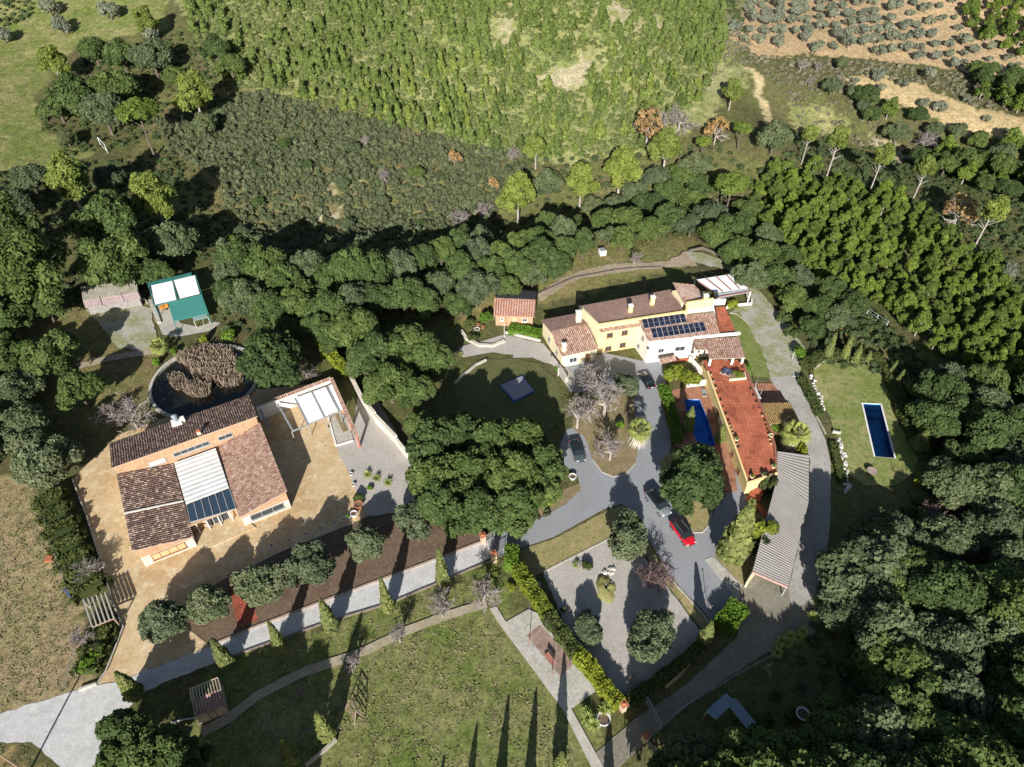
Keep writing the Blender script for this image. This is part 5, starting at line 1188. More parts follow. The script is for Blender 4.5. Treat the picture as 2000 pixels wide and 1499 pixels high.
for i, (u, v, pm) in enumerate(((1438, 861, 'gbush'), (1505, 854, None), (1510, 914, 'gbush'), (1468, 934, 'ybush'), (1491, 931, 'dbush'))):
    pot(u, v, .33, .5, M_cream, ['yellow pot standing alone in the middle of the terrace left edge', 'yellow pot on the right edge of the red terrace', 'yellow pot with a round green plant near the terrace end', 'yellow pot with spiky plant at the front left corner of the terrace', 'low pot with dark plant on the front edge of the terrace'][i], z=TZ, plantm=pm)
for side, (i0, i1, i2, n) in (('left', (9, 8, 7, 15)), ('right', (2, 3, 4, 11))):
    for k in range(n):
        t = (k + .5) / n * 2; a, b_ = (tw[i0], tw[i1]) if t < 1 else (tw[i1], tw[i2]); p = lerp(a, b_, t % 1); dx = .5 if side == 'left' else -.5
        pot(0, 0, .17, .28, M_pot if R.random() < .6 else M_cream, f'small pot on the {side} edge of the red terrace', f'pots along the {side} terrace edge', TZ, R.choice(['dbush', 'bush', None, 'gbush']), xy=(p[0] + dx, p[1]))
for i, (u, v) in enumerate(((1364, 690), (1360, 700), (1367, 712), (1376, 722), (1445, 710), (1450, 722))):
    pot(u, v, .2, .35, M_pot, 'small plant pot clustered around the terrace entrance', 'pots at the terrace entrance', TZ, 'bush')
def lounger(u, v, z, rz, label, mat):
    q = W(u, v, z); r = empty('sun_lounger', (q[0], q[1], z), label, 'sun lounger', rz=rz)
    MB().box((.25, 0, .33), (1.3, .62, .07)).build('seat', mat, r, bevel=.01); MB().slab([(-.4, -.31, .36), (-.4, .31, .36), (-.95, .31, .72), (-.95, -.31, .72)], .06).build('backrest', mat, r)
    f = MB()
    for sy in (-1, 1): f.beam((-.9, sy * .34, .26), (.95, sy * .34, .26), .05)
    for x_ in (-.75, .8):
        for sy in (-1, 1): f.beam((x_, sy * .33, 0), (x_, sy * .33, .28), .05)
    for x_ in (-.9, .95): f.beam((x_, -.34, .26), (x_, .34, .26), .05)
    f.build('frame', M_wframe, r)
M_navy = flat_mat('navy_cushion', (.06, .08, .14), .8)
lounger(1414, 727, TZ, .85, 'left of two navy sun loungers on the red roof terrace', M_navy); lounger(1423, 730, TZ, .85, 'right of two navy sun loungers on the red roof terrace', M_navy)
lounger(1375, 770, .05, 1.5, 'grey sun lounger on the patio against the yellow terrace wall', flat_mat('grey_cushion', (.3, .33, .32), .8))
def table(u, v, z, label, r_=.5, top=M_wood):
    q = W(u, v, z); r = empty('table', (q[0], q[1], z), label, 'table'); MB().lathe((q[0], q[1], z), [(r_, .70), (r_, .75)], 18).build('tabletop', top, r, r)
    for k in range(4): a = k * PI / 2 + .7; MB().beam((q[0] + r_ * .6 * math.cos(a), q[1] + r_ * .6 * math.sin(a), z), (q[0] + r_ * .6 * math.cos(a), q[1] + r_ * .6 * math.sin(a), z + .7), .05).build('leg', M_dmetal, r, r)
table(1415, 707, TZ, 'low round table under the porch edge of the terrace'); table(1700, 925, .03, 'pinkish square shaded table on the lawn below the lap pool', .75, rough_mat('pink_top', (.40, .30, .26), (.33, .25, .21), None, 1, 3))
def umbrella(u, v, label):
    q = W(u, v); r = empty('closed_parasol', (q[0], q[1], 0), label, 'parasol'); MB().tube((q[0], q[1], 0), (q[0], q[1], 2.6), .03).build('pole', M_wframe, r, r)
    MB().lathe((q[0], q[1], 0), [(.06, .9), (.13, 1.2), (.10, 2.2), (.03, 2.6)], 10).build('canopy', M_fabric, r, r); MB().lathe((q[0], q[1], 0), [(.3, 0), (.3, .08)], 12).build('base', M_metal, r, r)
umbrella(1547, 718, 'thin pole beside the weedy gravel yard') if 0 else None
# white tank box behind the farmhouse
q = G(1176, 497); r = empty('water_tank', q, 'small white square tank on the grass behind the farmhouse', 'tank'); MB().box((q[0], q[1], q[2] + .6), (1.4, 1.4, 1.2), .3).build('body', M_wpot, r, r, bevel=.04); MB().box((q[0], q[1], q[2] + 1.25), (1.2, 1.2, .1), .3).build('lid', M_metal, r, r)
# slatted pergola by the field
a = [W(163, 1172, 2.2), W(205, 1158, 2.2), W(222, 1207, 2.2), W(180, 1224, 2.2)]
r = empty('slatted_pergola', (a[0][0], a[0][1], 0), 'small pergola of six parallel slats at the left edge of the forecourt', 'pergola')
for i in range(6): MB().beam(lerp(a[0], a[1], i / 5), lerp(a[3], a[2], i / 5), .16, .22).build('slat', flat_mat('pale_slat', (.42, .40, .34), .8), r, r)
for pa, pb in ((a[0], a[1]), (a[3], a[2])):
    b = MB(); b.beam(Vector(pa) - Vector((0, 0, .2)), Vector(pb) - Vector((0, 0, .2)), .14)
    for p in (pa, pb): b.box((p[0], p[1], 1), (.18, .18, 2))
    b.build('side_frame', M_wood, r, r)
# leaning wooden trellis on the grass, and its mates
q = [W(674, 1385), W(690, 1412)]; r = empty('wooden_frame', q[0], 'open wooden a-frame rack standing on the grass slope', 'wooden rack')
c = W(668, 1380); ux, uy = (q[1][0] - q[0][0]), (q[1][1] - q[0][1]); L0 = math.hypot(ux, uy); ux /= L0; uy /= L0; nx_, ny_ = -uy, ux
def fp(a, n, z): return (q[0][0] + ux * a + nx_ * n, q[0][1] + uy * a + ny_ * n, z)
b = MB()
for n_ in (0, 1.5):
    b.beam(fp(0, n_, 0), fp(.4, .75, 2.3), .1).beam(fp(2.4, n_, 0), fp(2.0, .75, 2.3), .1)
b.beam(fp(.3, .75, 2.3), fp(2.1, .75, 2.3), .12)
for z_ in (.5, 1.0, 1.5): t = z_ / 2.3; b.beam(fp(.4 * t, .75 * t, z_), fp(2.4 - .4 * t, .75 * t, z_), .08).beam(fp(.4 * t, 1.5 - .75 * t, z_), fp(2.4 - .4 * t, 1.5 - .75 * t, z_), .08)
b.beam(fp(.1, .1, .3), fp(2.1, .65, 2.0), .08).build('timbers', M_wood, r, r)
# swing frame / bench and posts on the deck
def post(u, v, h, label, r_=.05, mat=M_railw, name='post', cat='post', zz=0.0):
    q = W(u, v); o = empty(name, (q[0], q[1], zz), label, cat); MB().tube((q[0], q[1], zz), (q[0], q[1], h), r_, r_ * .8, 8).build('shaft', mat, o, o); MB().lathe((q[0], q[1], h), [(r_ * 1.6, -.02), (r_ * 2.2, .06), (r_ * 1.2, .14)], 10).build('cap', M_dmetal, o, o)
post(1033, 1262, 2.6, 'slender reddish post at the upper end of the wooden deck'); post(1078, 1325, 2.6, 'slender reddish post at the lower end of the wooden deck')
q = W(1073, 1290); r = empty('garden_bench', (q[0], q[1], .06), 'slatted bench standing in the middle of the wooden deck', 'bench', rz=-.95)
MB().box((0, 0, .43), (1.5, .5, .06)).build('seat', M_railw, r); MB().box((0, .25, .72), (1.5, .06, .4)).build('backrest', M_railw, r)
for sx in (-1, 1):
    for sy in (-1, 1): MB().box((sx * .65, sy * .2, .21), (.07, .07, .42)).build('leg', M_railw, r)
post(1066, 1230, 2.4, 'dark double rail post at the hedge side of the pad', .06, M_dmetal); post(1034, 1192, 2.2, 'dark post at the top corner of the concrete pad', .06, M_dmetal)
post(138, 1166, 1.9, 'blue-topped fence post at the corner of the dry field', .12, flat_mat('blue_paint', (.05, .10, .28), .5)); post(1547, 702, 1.8, 'thin pale pole on the edge of the green side lawn', .05, M_wpot)
post(985, 660, 3.6, 'tall thin lamp pole beside the rubble wall', .05, M_wpot, 'lamp_pole', 'lamp post'); post(122, 1352, 0.5, 'short dark stub at the field corner by the track', .07, M_dmetal)
post(1377, 1160, 1.8, 'dark garden lamp at the driveway bend', .05, M_dmetal, 'lamp_pole', 'lamp post'); post(1090, 735, 2.2, 'white post at the end of the thick diagonal wall', .08, M_wpot)
post(55, 1512, 8.5, 'tall utility pole beyond the bottom edge by the track', .13, M_wood, 'utility_pole', 'pole')
# fence along the left field
def fence(pts, h, step, label, mat=M_metal, rail=True, z=True, name='wire_fence'):
    P = [G(*p) for p in pts]; r = empty(name, P[0], label, 'fence'); w_ = MB()
    for i in range(len(P) - 1):
        n = max(1, round(math.dist(P[i], P[i + 1]) / step))
        for k in range(n + (i == len(P) - 2)):
            q = lerp(P[i], P[i + 1], k / n); q = (q[0], q[1], hz(q[0], q[1])); MB().tube(q, (q[0], q[1], q[2] + h), .05, n=6).build('post', mat, r, r)
        for zz in (.25, .6, .97): a = P[i]; b_ = P[i + 1]; w_.beam((a[0], a[1], a[2] + h * zz), (b_[0], b_[1], b_[2] + h * zz), .025)
    w_.build('wires', mat, r, r)
fence([(82, 985), (95, 1035), (112, 1090), (138, 1165)], 1.3, 2.2, 'wire fence between dry field and dark hedge')
fence([(150, 1275), (138, 1310), (130, 1345)], 1.1, 2, 'short wire fence below the pale bare bush at the field edge')
fence([(1695, 553), (1718, 570), (1740, 590), (1762, 612), (1790, 635), (1815, 655), (1835, 672)], 1.6, 3.0, 'row of white fence posts below the dense pine plantation', M_wpot)
fence([(1692, 615), (1710, 628), (1730, 640)], 1.6, 3.0, 'second short row of pale posts in the grassy strip', M_wpot)
fence([(1440, 700), (1470, 740)], 1.0, 1.5, 'thin fence beside the small green lawn') if 0 else None
fence([(1312, 1402), (1350, 1375), (1392, 1350), (1440, 1320), (1510, 1282), (1530, 1262)], 1.2, 2.5, 'wire fence along the shaded edge of the lower yard')
# dark pergola bottom
r = empty('shaded_pergola', W(1450, 1400), 'dark blue grey slatted pergola roof in deep shade near the bottom', 'pergola')
for (c) in (((1378, 1390), (1418, 1354), (1436, 1372), (1398, 1406)), ((1418, 1372), (1436, 1364), (1476, 1412), (1462, 1428))):
    q4 = [W(u, v, 2.4) for u, v in c]; roof_surface('slatted_roof', [q4[3], q4[2], q4[1], q4[0]], flat_mat('blue_grey_sheet', (.27, .33, .38), .7), r, r, pitch=.3, amp=.05, rows=False)
for u, v in ((1380, 1390), (1418, 1356), (1462, 1426), (1475, 1412)): q = W(u, v, 2.3); MB().box((q[0], q[1], 1.15), (.12, .12, 2.3)).build('post', M_metal, r, r)
# white metal swing frame in the far meadow
q = [G(197, 284), G(211, 300)]; r = empty('goal_frame', q[0], 'white metal goal-like frame at the edge of the far meadow', 'frame'); b = MB()
z0 = q[0][2]; b.beam(q[0], (q[0][0], q[0][1], z0 + 2.2), .14).beam(q[1], (q[1][0], q[1][1], z0 + 2.2), .14).beam((q[0][0], q[0][1], z0 + 2.2), (q[1][0], q[1][1], z0 + 2.2), .14).beam((q[0][0], q[0][1], z0 + .2), (q[1][0], q[1][1], z0 + .2), .12).build('bars', M_wframe, r, r)
# round trampoline / cover on the shaded lawn
sq = [W(976, 757), W(1020, 738), W(1044, 768), W(1004, 788)]
r = empty('raised_frame_pool', W(1010, 764), 'blue edged rectangular covered frame pool on the shaded lawn', 'frame pool'); MB().prism([p[:2] for p in sq], .05, .55).build('side', flat_mat('blue_vinyl', (.06, .16, .42), .5), r, r)
cx, cy = W(1010, 764)[:2]; MB().prism([(cx + (p[0] - cx) * .93, cy + (p[1] - cy) * .93) for p in sq], .5, .6).build('cover', flat_mat('grey_violet_cover', (.34, .31, .34), .6), r, r)
q = W(253, 808); r = empty('white_garden_table', (q[0] , q[1], 0), 'white plastic garden table beneath the bare tree by the pond', 'table'); MB().box((q[0], q[1], .72), (1.4, .8, .05), .3).build('tabletop', M_wpot, r, r); MB().box((q[0] - 1.1, q[1] + .1, .45), (.5, .5, .05), .2).build('stool', M_wpot, r, r)
b = MB()
for dx in (-.5, .5):
    for dy in (-.25, .25): b.box((q[0] + dx, q[1] + dy, .35), (.06, .06, .7))
b.build('legs', M_wpot, r, r)
q = W(96, 1092); MBr = MB().box((q[0], q[1], .12), (1.0, 1.0, .22), .2); tag(MBr.build('manhole_cover', M_red), 'small square red cover lying in the dry field', 'cover')
rk = MB(); q = W(300, 1000)
def rocks(name, pts, rr, label, mat):
    V, F, T = [], [], []; parts = []
    for (u, v) in pts:
        x, y, z = G(u, v); vv, ff = blob(np.array([x, y, z + .15]), rr * R.uniform(.6, 1.2), .6, rng, 7, 5, .25); parts.append((vv, ff, .5))
    v, f, t = join(parts); o = link(name, mesh_np(name, v, f, mat)); return tag(o, label, 'rocks')
rocks('rockery', [(1641 + R.uniform(-6, 6) + k * .5, 858 + k * 4.2) for k in range(26)], .38, 'line of white rocks down the bank between side road and pool lawn', stone_mat('white_rock', (.62, .6, .55), (.45, .42, .36), (.3, .27, .22)))
rocks('rockery', [(1585 + R.uniform(-4, 4) + k * 2.0, 735 + k * 5) for k in range(14)], .35, 'scattered pale rocks on the bank above the side road', MATS['white_rock'])
rocks('rockery', [(1190 + R.uniform(-10, 10), 1130 + R.uniform(-18, 22)) for k in range(12)], .35, 'small heap of tan rocks at the mound in the pebble garden', MATS['white_rock'])
# mound in pebble garden
q = W(1183, 1150); v, f = blob(np.array([q[0], q[1], -.5]), 1.5, .7, rng, 22, 12, .16); v[:, 1] = q[1] + (v[:, 1] - q[1]) * 1.7
tag(link('grass_mound', mesh_np('grass_mound', v, f, rough_mat('mound_grass', (.30, .26, .10), (.20, .20, .07), None, 1, 4), smooth=True)), 'dry grassy mound in the pebble garden', 'mound')
# ------------------------------------------------------------------ trees and plants, one thing each
UPR = {'oak': 1.15, 'goak': 1.15, 'olive': 1.15, 'golive': .85, 'pine': 1.8, 'dpine': 1.8, 'tall': 3.2, 'umb': 2.45, 'plant': 1.5, 'bare': 1.1, 'bshrub': .8, 'autumn': 1.6, 'pruned': .7}
NAM = {'oak': 'holm_oak', 'goak': 'holm_oak', 'olive': 'olive_tree', 'golive': 'olive_tree', 'pine': 'pine_tree', 'dpine': 'pine_tree', 'tall': 'pine_tree', 'umb': 'umbrella_pine', 'plant': 'pine_tree', 'bare': 'bare_tree', 'bshrub': 'bare_shrub', 'autumn': 'autumn_tree', 'pruned': 'pruned_tree'}
FOOT = []
def tr(kind, u, v, rpx, label, hsc=1.0, group=None):
    x, y, r = crownpt(u, v, rpx, UPR[kind] * hsc); FOOT.append((x, y, r))
    k_ = 1.4 if kind in ('bare', 'bshrub', 'pruned') else 1.02 if kind == 'olive' else .98
    return plant(kind, x, y, r * k_, r * hsc * (k_ / 1.06) ** .7, NAM[kind], label, NAM[kind].replace('_', ' '), group)
# cypresses from foot and tip
def cyp(b_, t_, rad, label, group=None, foot=None, h=None):
    q = G(*b_) if foot is None else (foot[0], foot[1], 0); h = h or max(2.5, pxh(b_, t_) * 1.05)
    return plant('cyp', q[0], q[1], rad * 1.15, h, 'cypress', label, 'cypress', group, rz=R.uniform(0, 6))
for i, (b_, t_, rad) in enumerate((((270, 1362), (230, 1314), 1.05), ((446, 1300), (415, 1250), .9), ((553, 1272), (526, 1217), .8), ((650, 1234), (621, 1177), 1.0), ((760, 1197), (741, 1132), .75), ((866, 1145), (853, 1076), .85))):
    cyp(b_, t_, rad, ['leftmost cypress of the row along the gravel track', 'second cypress from the left in the row along the track', 'third cypress from the left in the row, above the bend of the path', 'fourth cypress from the left in the row along the track', 'fifth cypress from the left, slim, in the row along the track', 'rightmost cypress of the track row nearest the brick gate pillars'][i], 'cypresses along the track')
cyp((642, 1442), (612, 1400), .95, 'cypress standing alone on the grass above the concrete wall'); cyp((575, 1488), (546, 1452), .8, 'thin shaded cypress at the edge of the dark oak shadow')
for i, (x, y, h, rr) in enumerate(((5.4, 26.6, 7, .8), (-1.8, 21, 7, .7), (1.6, 21.5, 7.2, .7), (-5.6, 17.6, 7, .7), (-9.3, 14, 7, .7), (10.5, 20, 6.5, .8))):
    cyp((0, 0), (0, 0), rr, ['cypress showing only its tip at the bottom edge', 'cypress below the frame casting the second spike shadow', 'cypress below the frame casting the third spike shadow', 'cypress below the frame casting the low spike shadow', 'cypress below the frame at the far left of the shadow row', 'cypress below the frame near the concrete walk'][i], foot=(x, y), h=h)
for i, (b_, t_, rad) in enumerate((((1612, 702), (1632, 652), .8), ((1646, 702), (1663, 658), .75), ((1667, 710), (1684, 677), .7), ((1692, 708), (1702, 688), .6), ((1738, 734), (1755, 707), .6), ((1749, 756), (1768, 725), .6), ((1770, 766), (1787, 741), .6), ((1800, 852), (1817, 818), 1.0), ((1792, 876), (1814, 842), 1.3))):
    cyp(b_, t_, rad, ('first', 'second', 'third', 'fourth', 'fifth', 'sixth', 'seventh', 'eighth', 'last')[i] + ' cypress round the pool lawn, counted from the side road', 'cypresses round the pool lawn')
cyp((1566, 625), (1573, 603), .45, 'tiny cypress at the outer bend of the back yard'); cyp((1605, 612), (1608, 590), .4, 'small bright cypress among bushes right of the back yard')
cyp((1341, 843), (1352, 798), 1.0, 'pale cypress at the edge of the patio pool'); cyp((1404, 864), (1418, 833), .8, 'small blue green cypress against the yellow terrace wall')
cyp((1424, 1094), (1466, 985), 2.0, 'large broad leaning cypress between driveway and yellow shrub'); cyp((1374, 1256), (1393, 1219), .9, 'cypress next to the bright clipped hedge block')
# olives by the forecourt
for u, v, r_, d in ((320, 1212, 46, 'leftmost'), (408, 1180, 43, 'second'), (508, 1137, 46, 'third'), (606, 1102, 47, 'fourth'), (712, 1060, 38, 'fifth'), (806, 1012, 38, 'rightmost')):
    tr('olive', u, v, r_, f'{d} round olive tree in the mulch bed row' + ('' if d in ('leftmost', 'rightmost') else ' from the left'), .95, 'olive trees in the mulch bed')
tr('olive', 1151, 1226, 30, 'small round grey green olive in the pebble garden', .9); tr('olive', 1274, 1242, 50, 'large olive at the lower side of the pebble garden', .95)
tr('olive', 1226, 1050, 44, 'olive tree on the grass verge left of the parked cars', .95); tr('olive', 1224, 752, 25, 'dark olive beside the small black car', 1.0)
# central oaks
for u, v, r_, d in ((850, 868, 55, 'upper left'), (905, 850, 48, 'upper middle'), (960, 868, 55, 'centre top'), (1020, 862, 52, 'upper right with pale leaf clumps'), (1055, 905, 48, 'rightmost'), (855, 935, 52, 'left middle'), (915, 925, 52, 'inner left'), (985, 930, 58, 'inner right'), (870, 990, 52, 'lower left'), (935, 995, 52, 'lower middle'), (1010, 990, 50, 'lower right next to the flower bed'), (1060, 958, 38, 'right lower edge'), (905, 1020, 30, 'lowest front')):
    tr('oak', u, v, r_, f'holm oak of the grove left of the drive, {d}', 1.35, 'holm oaks of the central grove')
tr('oak', 1354, 936, 68, 'big round holm oak in the kerbed bed between drive and terrace wing', 1.1)
# belt of oaks from the shelter to the garden house
belt = [(450, 522, 30), (470, 505, 36), (520, 520, 34), (560, 545, 36), (600, 520, 32), (640, 545, 34), (690, 520, 36), (735, 530, 34), (780, 515, 30), (820, 505, 26), (860, 490, 24), (456, 574, 34), (480, 580, 38), (530, 600, 36), (585, 590, 38), (640, 600, 38), (690, 585, 36), (740, 585, 36), (790, 575, 34), (835, 590, 30), (860, 555, 30), (560, 640, 24), (620, 640, 30), (900, 525, 34), (930, 560, 36), (900, 590, 28), (960, 530, 28), (990, 560, 26), (935, 500, 30), (975, 500, 28), (1015, 520, 30), (1060, 500, 32), (1040, 540, 26), (1100, 490, 26), (1090, 520, 24), (1050, 470, 26), (1100, 450, 26), (1010, 480, 24), (1140, 470, 22), (900, 470, 24), (940, 465, 22), (1065, 435, 20)]
dsc = ['rounded', 'broad', 'dense', 'dark', 'full', 'small-leaved']
for i, (u, v, r_) in enumerate(belt):
    zone = 'behind the green-roofed shelter' if u < 560 and v < 560 else 'just right of the green-roofed shelter' if u < 560 else 'in the middle of the oak belt above the pond' if u < 760 else 'in the oak belt left of the garden house' if u < 990 else 'above the dirt path behind the garden house'
    tr('oak' if i % 4 else 'goak', u, v, r_ * 1.08, f'holm oak {zone}', R.uniform(1.3, 1.5) if v < 540 else R.uniform(1.05, 1.2), f'holm oaks {zone}')
for u, v, r_, d in ((530, 702, 64, 'round holm oak between pond and canopy pergola'), (690, 640, 52, 'holm oak at the upper end of the cluster above the boundary wall'), (735, 690, 58, 'holm oak above the canopy pergola corner'), (800, 680, 55, 'holm oak left of the shaded lawn, upper'), (845, 700, 42, 'holm oak nearest the shaded lawn'), (760, 745, 52, 'holm oak touching the middle of the boundary wall'), (810, 760, 42, 'holm oak left of the shaded lawn, lower'), (650, 655, 36, 'holm oak behind the yellow bamboo'), (820, 830, 30, 'small holm oak at the lower end of the boundary wall'), (905, 1000, 20, 'little oak at the mulch bed corner')):
    tr('oak', u, v, r_, d, 1.0)
# left side
for k, u, v, r_, d in (('dpine', 60, 505, 82, 'huge spreading pine left of the long shed'), ('dpine', 10, 430, 60, 'pine cut by the left edge above the huge spreading pine'), ('oak', 215, 430, 62, 'tall holm oak above the long shed'), ('oak', 225, 505, 62, 'wide holm oak directly behind the long shed'), ('goak', 335, 470, 45, 'holm oak above the green-roofed shelter'), ('oak', 300, 530, 34, 'holm oak between long shed and shelter roofs'), ('pine', 128, 345, 48, 'sunlit pine at the foot of the far meadow'), ('pine', 295, 375, 46, 'yellow green pine on the edge of the scrub slope'), ('oak', 90, 600, 34, 'grey green oak left of the long shed'), ('oak', 100, 690, 50, 'round oak at the left of the clearing path'), ('oak', 152, 762, 44, 'round dark oak left of the pond'), ('goak', 50, 830, 50, 'oak at the left edge beside the sandy forecourt'), ('goak', 30, 760, 44, 'oak by the left edge below the clearing'), ('olive', 85, 905, 56, 'big pale olive at the top of the dry field'), ('olive', 50, 870, 44, 'pale olive at the upper left corner of the dry field'), ('oak', 15, 700, 40, 'oak cut by the left edge at the clearing'), ('umb', 267, 213, 41, 'bright umbrella pine with rounded flat crown near the far meadow'), ('pine', 378, 178, 40, 'yellow green pine right of the umbrella pine'), ('oak', 225, 170, 46, 'holm oak of the dark clump beside the far meadow, top'), ('oak', 145, 185, 46, 'holm oak of the dark clump beside the far meadow, upper left'), ('goak', 200, 215, 44, 'holm oak of the dark clump beside the far meadow, lower'), ('oak', 110, 205, 34, 'holm oak of the dark clump beside the far meadow, leftmost'), ('oak', 235, 105, 32, 'oak above the dark clump beside the far meadow'), ('goak', 295, 110, 38, 'pale grey tree with showing limbs above the umbrella pine'), ('pine', 100, 115, 30, 'light pine on the far meadow edge'), ('oak', 180, 95, 30, 'dark oak on the upper edge of the clump'), ('golive', 118, 50, 19, 'small sunlit tree alone in the far meadow'), ('golive', 213, 22, 20, 'small tree at the top of the far meadow'), ('pine', 280, 35, 28, 'round tree right of the far meadow top'), ('golive', 95, 15, 18, 'slim tree cut by the top edge over the far meadow'), ('golive', 5, 70, 18, 'tree at the left edge of the far meadow'), ('goak', 215, 345, 30, 'grey oak right of the sunlit pine'), ('goak', 60, 345, 34, 'grey oak at the lower end of the far meadow'), ('goak', 130, 270, 18, 'low oak by the white frame'), ('oak', 345, 150, 26, 'oak between umbrella pine and hillside'), ('oak', 420, 95, 30, 'grey green oak at the foot of the hillside pines'), ('oak', 450, 130, 28, 'oak at the dark gap under the hillside'), ('goak', 30, 395, 36, 'grey oak above the left edge pine'), ('goak', 400, 240, 26, 'bush-like oak at the top of the scrub slope'), ('golive', 300, 60, 22, 'pale tree at the top left of the hillside')):
    tr(k, u, v, r_, d, R.uniform(.92, 1.08))
# top row of big pines
for k, u, v, r_, d in (('pine', 1047, 285, 26, 'first'), ('pine', 1012, 375, 38, 'second'), ('pine', 1136, 350, 33, 'third'), ('pine', 1213, 325, 42, 'fourth'), ('pine', 1303, 285, 37, 'fifth')):
    tr(k, u, v, r_, f'{d} of five big sunlit pines from the left at the foot of the knoll', 1.05, 'big pines at the foot of the knoll')
for k, u, v, r_, d in (('goak', 1072, 355, 30, 'silvery oak between the big sunlit pines'), ('umb', 1432, 355, 36, 'round-topped pine at the left end of the dense plantation'), ('goak', 1515, 265, 34, 'large dark round oak below the sandy track'), ('umb', 1450, 248, 19, 'small flat-topped pine left of the dark round oak'), ('umb', 1375, 275, 17, 'small flat-topped pine behind the fifth big pine'), ('tall', 1583, 262, 21, 'tall bare-trunked pine nearest the dark round oak'), ('tall', 1640, 270, 30, 'tallest bare-trunked pine with two crown halves'), ('tall', 1728, 300, 27, 'bare-trunked pine above the middle of the plantation'), ('tall', 1812, 325, 27, 'bare-trunked pine with twin pale stems'), ('tall', 1945, 405, 33, 'bare-trunked pine at the right end above the plantation'), ('pine', 1432, 175, 22, 'slim pine on the pale clearing by the track'), ('autumn', 1268, 235, 34, 'orange brown leafed tree behind the fifth big pine'), ('autumn', 1402, 245, 24, 'golden leafed tree between the small flat-topped pines'), ('autumn', 1882, 400, 36, 'golden leafed tree with pale trunk above the plantation'), ('autumn', 887, 303, 14, 'single orange tree in the scrub slope'), ('autumn', 963, 355, 12, 'small reddish tree left of the second big pine'), ('bare', 1330, 225, 30, 'reddish grey bare tree above the golden tree'), ('bare', 1290, 235, 26, 'bare twiggy tree beside the orange brown tree'), ('bare', 1810, 275, 28, 'grey bare tree on the bank below the orchard'), ('bare', 940, 410, 22, 'bare grey tree in the dark gully'), ('bare', 905, 420, 22, 'leafless tree at the left of the dark gully'), ('golive', 1972, 528, 16, 'pale round tree at the right edge by the dark gap'), ('bare', 1000, 300, 18, 'pale bare tree on the foot of the knoll'), ('bare', 715, 275, 14, 'white bare tree in the scrub slope'), ('bare', 750, 340, 16, 'grey bare tree low on the scrub slope')):
    tr(k, u, v, r_, d, R.uniform(.95, 1.05))
for i, (u, v, r_) in enumerate(((1360, 320, 30), (1330, 345, 28), (1370, 360, 30), (1280, 345, 28), (1310, 375, 30), (1350, 395, 32), (1240, 375, 26), (1270, 400, 30), (1310, 425, 32), (1200, 400, 26), (1230, 430, 30), (1180, 430, 26), (1160, 400, 22), (1270, 445, 28), (1215, 465, 24), (1390, 420, 34), (1400, 460, 32), (1440, 440, 34), (1350, 440, 26), (1440, 490, 34), (1490, 500, 34), (1470, 540, 32), (1520, 540, 34), (1550, 580, 32), (1560, 540, 28), (1600, 600, 28), (1590, 640, 26), (1640, 620, 30), (1670, 590, 26), (1625, 560, 28), (1500, 460, 28), (1460, 410, 26), (1120, 440, 22), (1190, 460, 20), (1540, 500, 24))):
    zone = 'in the belt above the rear pergola' if u < 1420 else 'in the belt right of the back yard'
    tr('oak' if i % 3 else 'goak', u, v, r_ * 1.05, f'holm oak {zone}', R.uniform(.85, 1.05), f'holm oaks {zone}')
# bottom left oaks
for u, v, r_, d in ((238, 1425, 48, 'dark oak at the left of the bottom clump beside the track'), (300, 1470, 50, 'dark oak at the middle of the bottom clump'), (365, 1485, 46, 'dark oak at the right of the bottom clump'), (225, 1480, 40, 'dark oak at the lowest corner of the bottom clump')):
    tr('oak', u, v, r_, d, 1.3)
for i, (x, y, r_) in enumerate(((-31.5, 18, 4.8), (-28.5, 13, 5), (-33.5, 12, 5.2))):
    plant('oak', x, y, r_, r_ * 1.35, 'holm_oak', 'holm oak shading the lower left grass from below', 'holm oak', 'holm oaks below the bottom edge')
# woods on the right: each tree its own object
av = [jitpoly([(1590, 700), (1740, 720), (1800, 900), (1790, 935), (1720, 1000), (1640, 1030), (1600, 900)])]
def wood(px, dmin, rr, label, group, kinds=('oak',), up=4.0, hs=(.85, 1.15), world=None, k=6000):
    P = world or [G(u, v, up)[:2] for u, v in px]; n = 0
    for p in poisson(P, dmin, k=k):
        if any((p[0] - a) ** 2 + (p[1] - b_) ** 2 < (c * .75 + rr[0] * .6) ** 2 for a, b_, c in FOOT): continue
        r_ = R.uniform(*rr); kd = R.choice(kinds); d_ = math.atan2(p[1], p[0])
        plant(kd, p[0], p[1], r_, r_ * R.uniform(*hs), NAM[kd], label, NAM[kd].replace('_', ' '), group); n += 1
    return n
cnt = {}
cnt['w1'] = wood([(1800, 760), (1860, 730), (2090, 760), (2090, 950), (1960, 960), (1840, 880)], 5.0, (3.2, 4.4), 'holm oak of the dark wood right of the lap pool', 'holm oaks right of the lap pool', ('oak', 'oak', 'goak'), 4.5)
cnt['w2'] = wood([(1850, 890), (1960, 965), (2090, 955), (2090, 1180), (1880, 1180), (1790, 1130), (1730, 1140), (1700, 1010), (1790, 1020), (1860, 1000)], 5.2, (3.4, 4.6), 'holm oak of the dense wood below the lap pool', 'holm oaks below the lap pool', ('oak', 'goak', 'oak'), 5)
cnt['w3'] = wood([(1670, 1130), (1720, 1140), (1800, 1130), (1880, 1185), (2090, 1185), (2090, 1520), (1330, 1530), (1340, 1490), (1390, 1478), (1570, 1472), (1640, 1440), (1725, 1390), (1745, 1290), (1690, 1200)], 4.9, (3.6, 4.8), 'holm oak of the deep wood filling the lower right corner', 'holm oaks in the lower right corner', ('oak', 'oak', 'goak'), 5, (.95, 1.2))
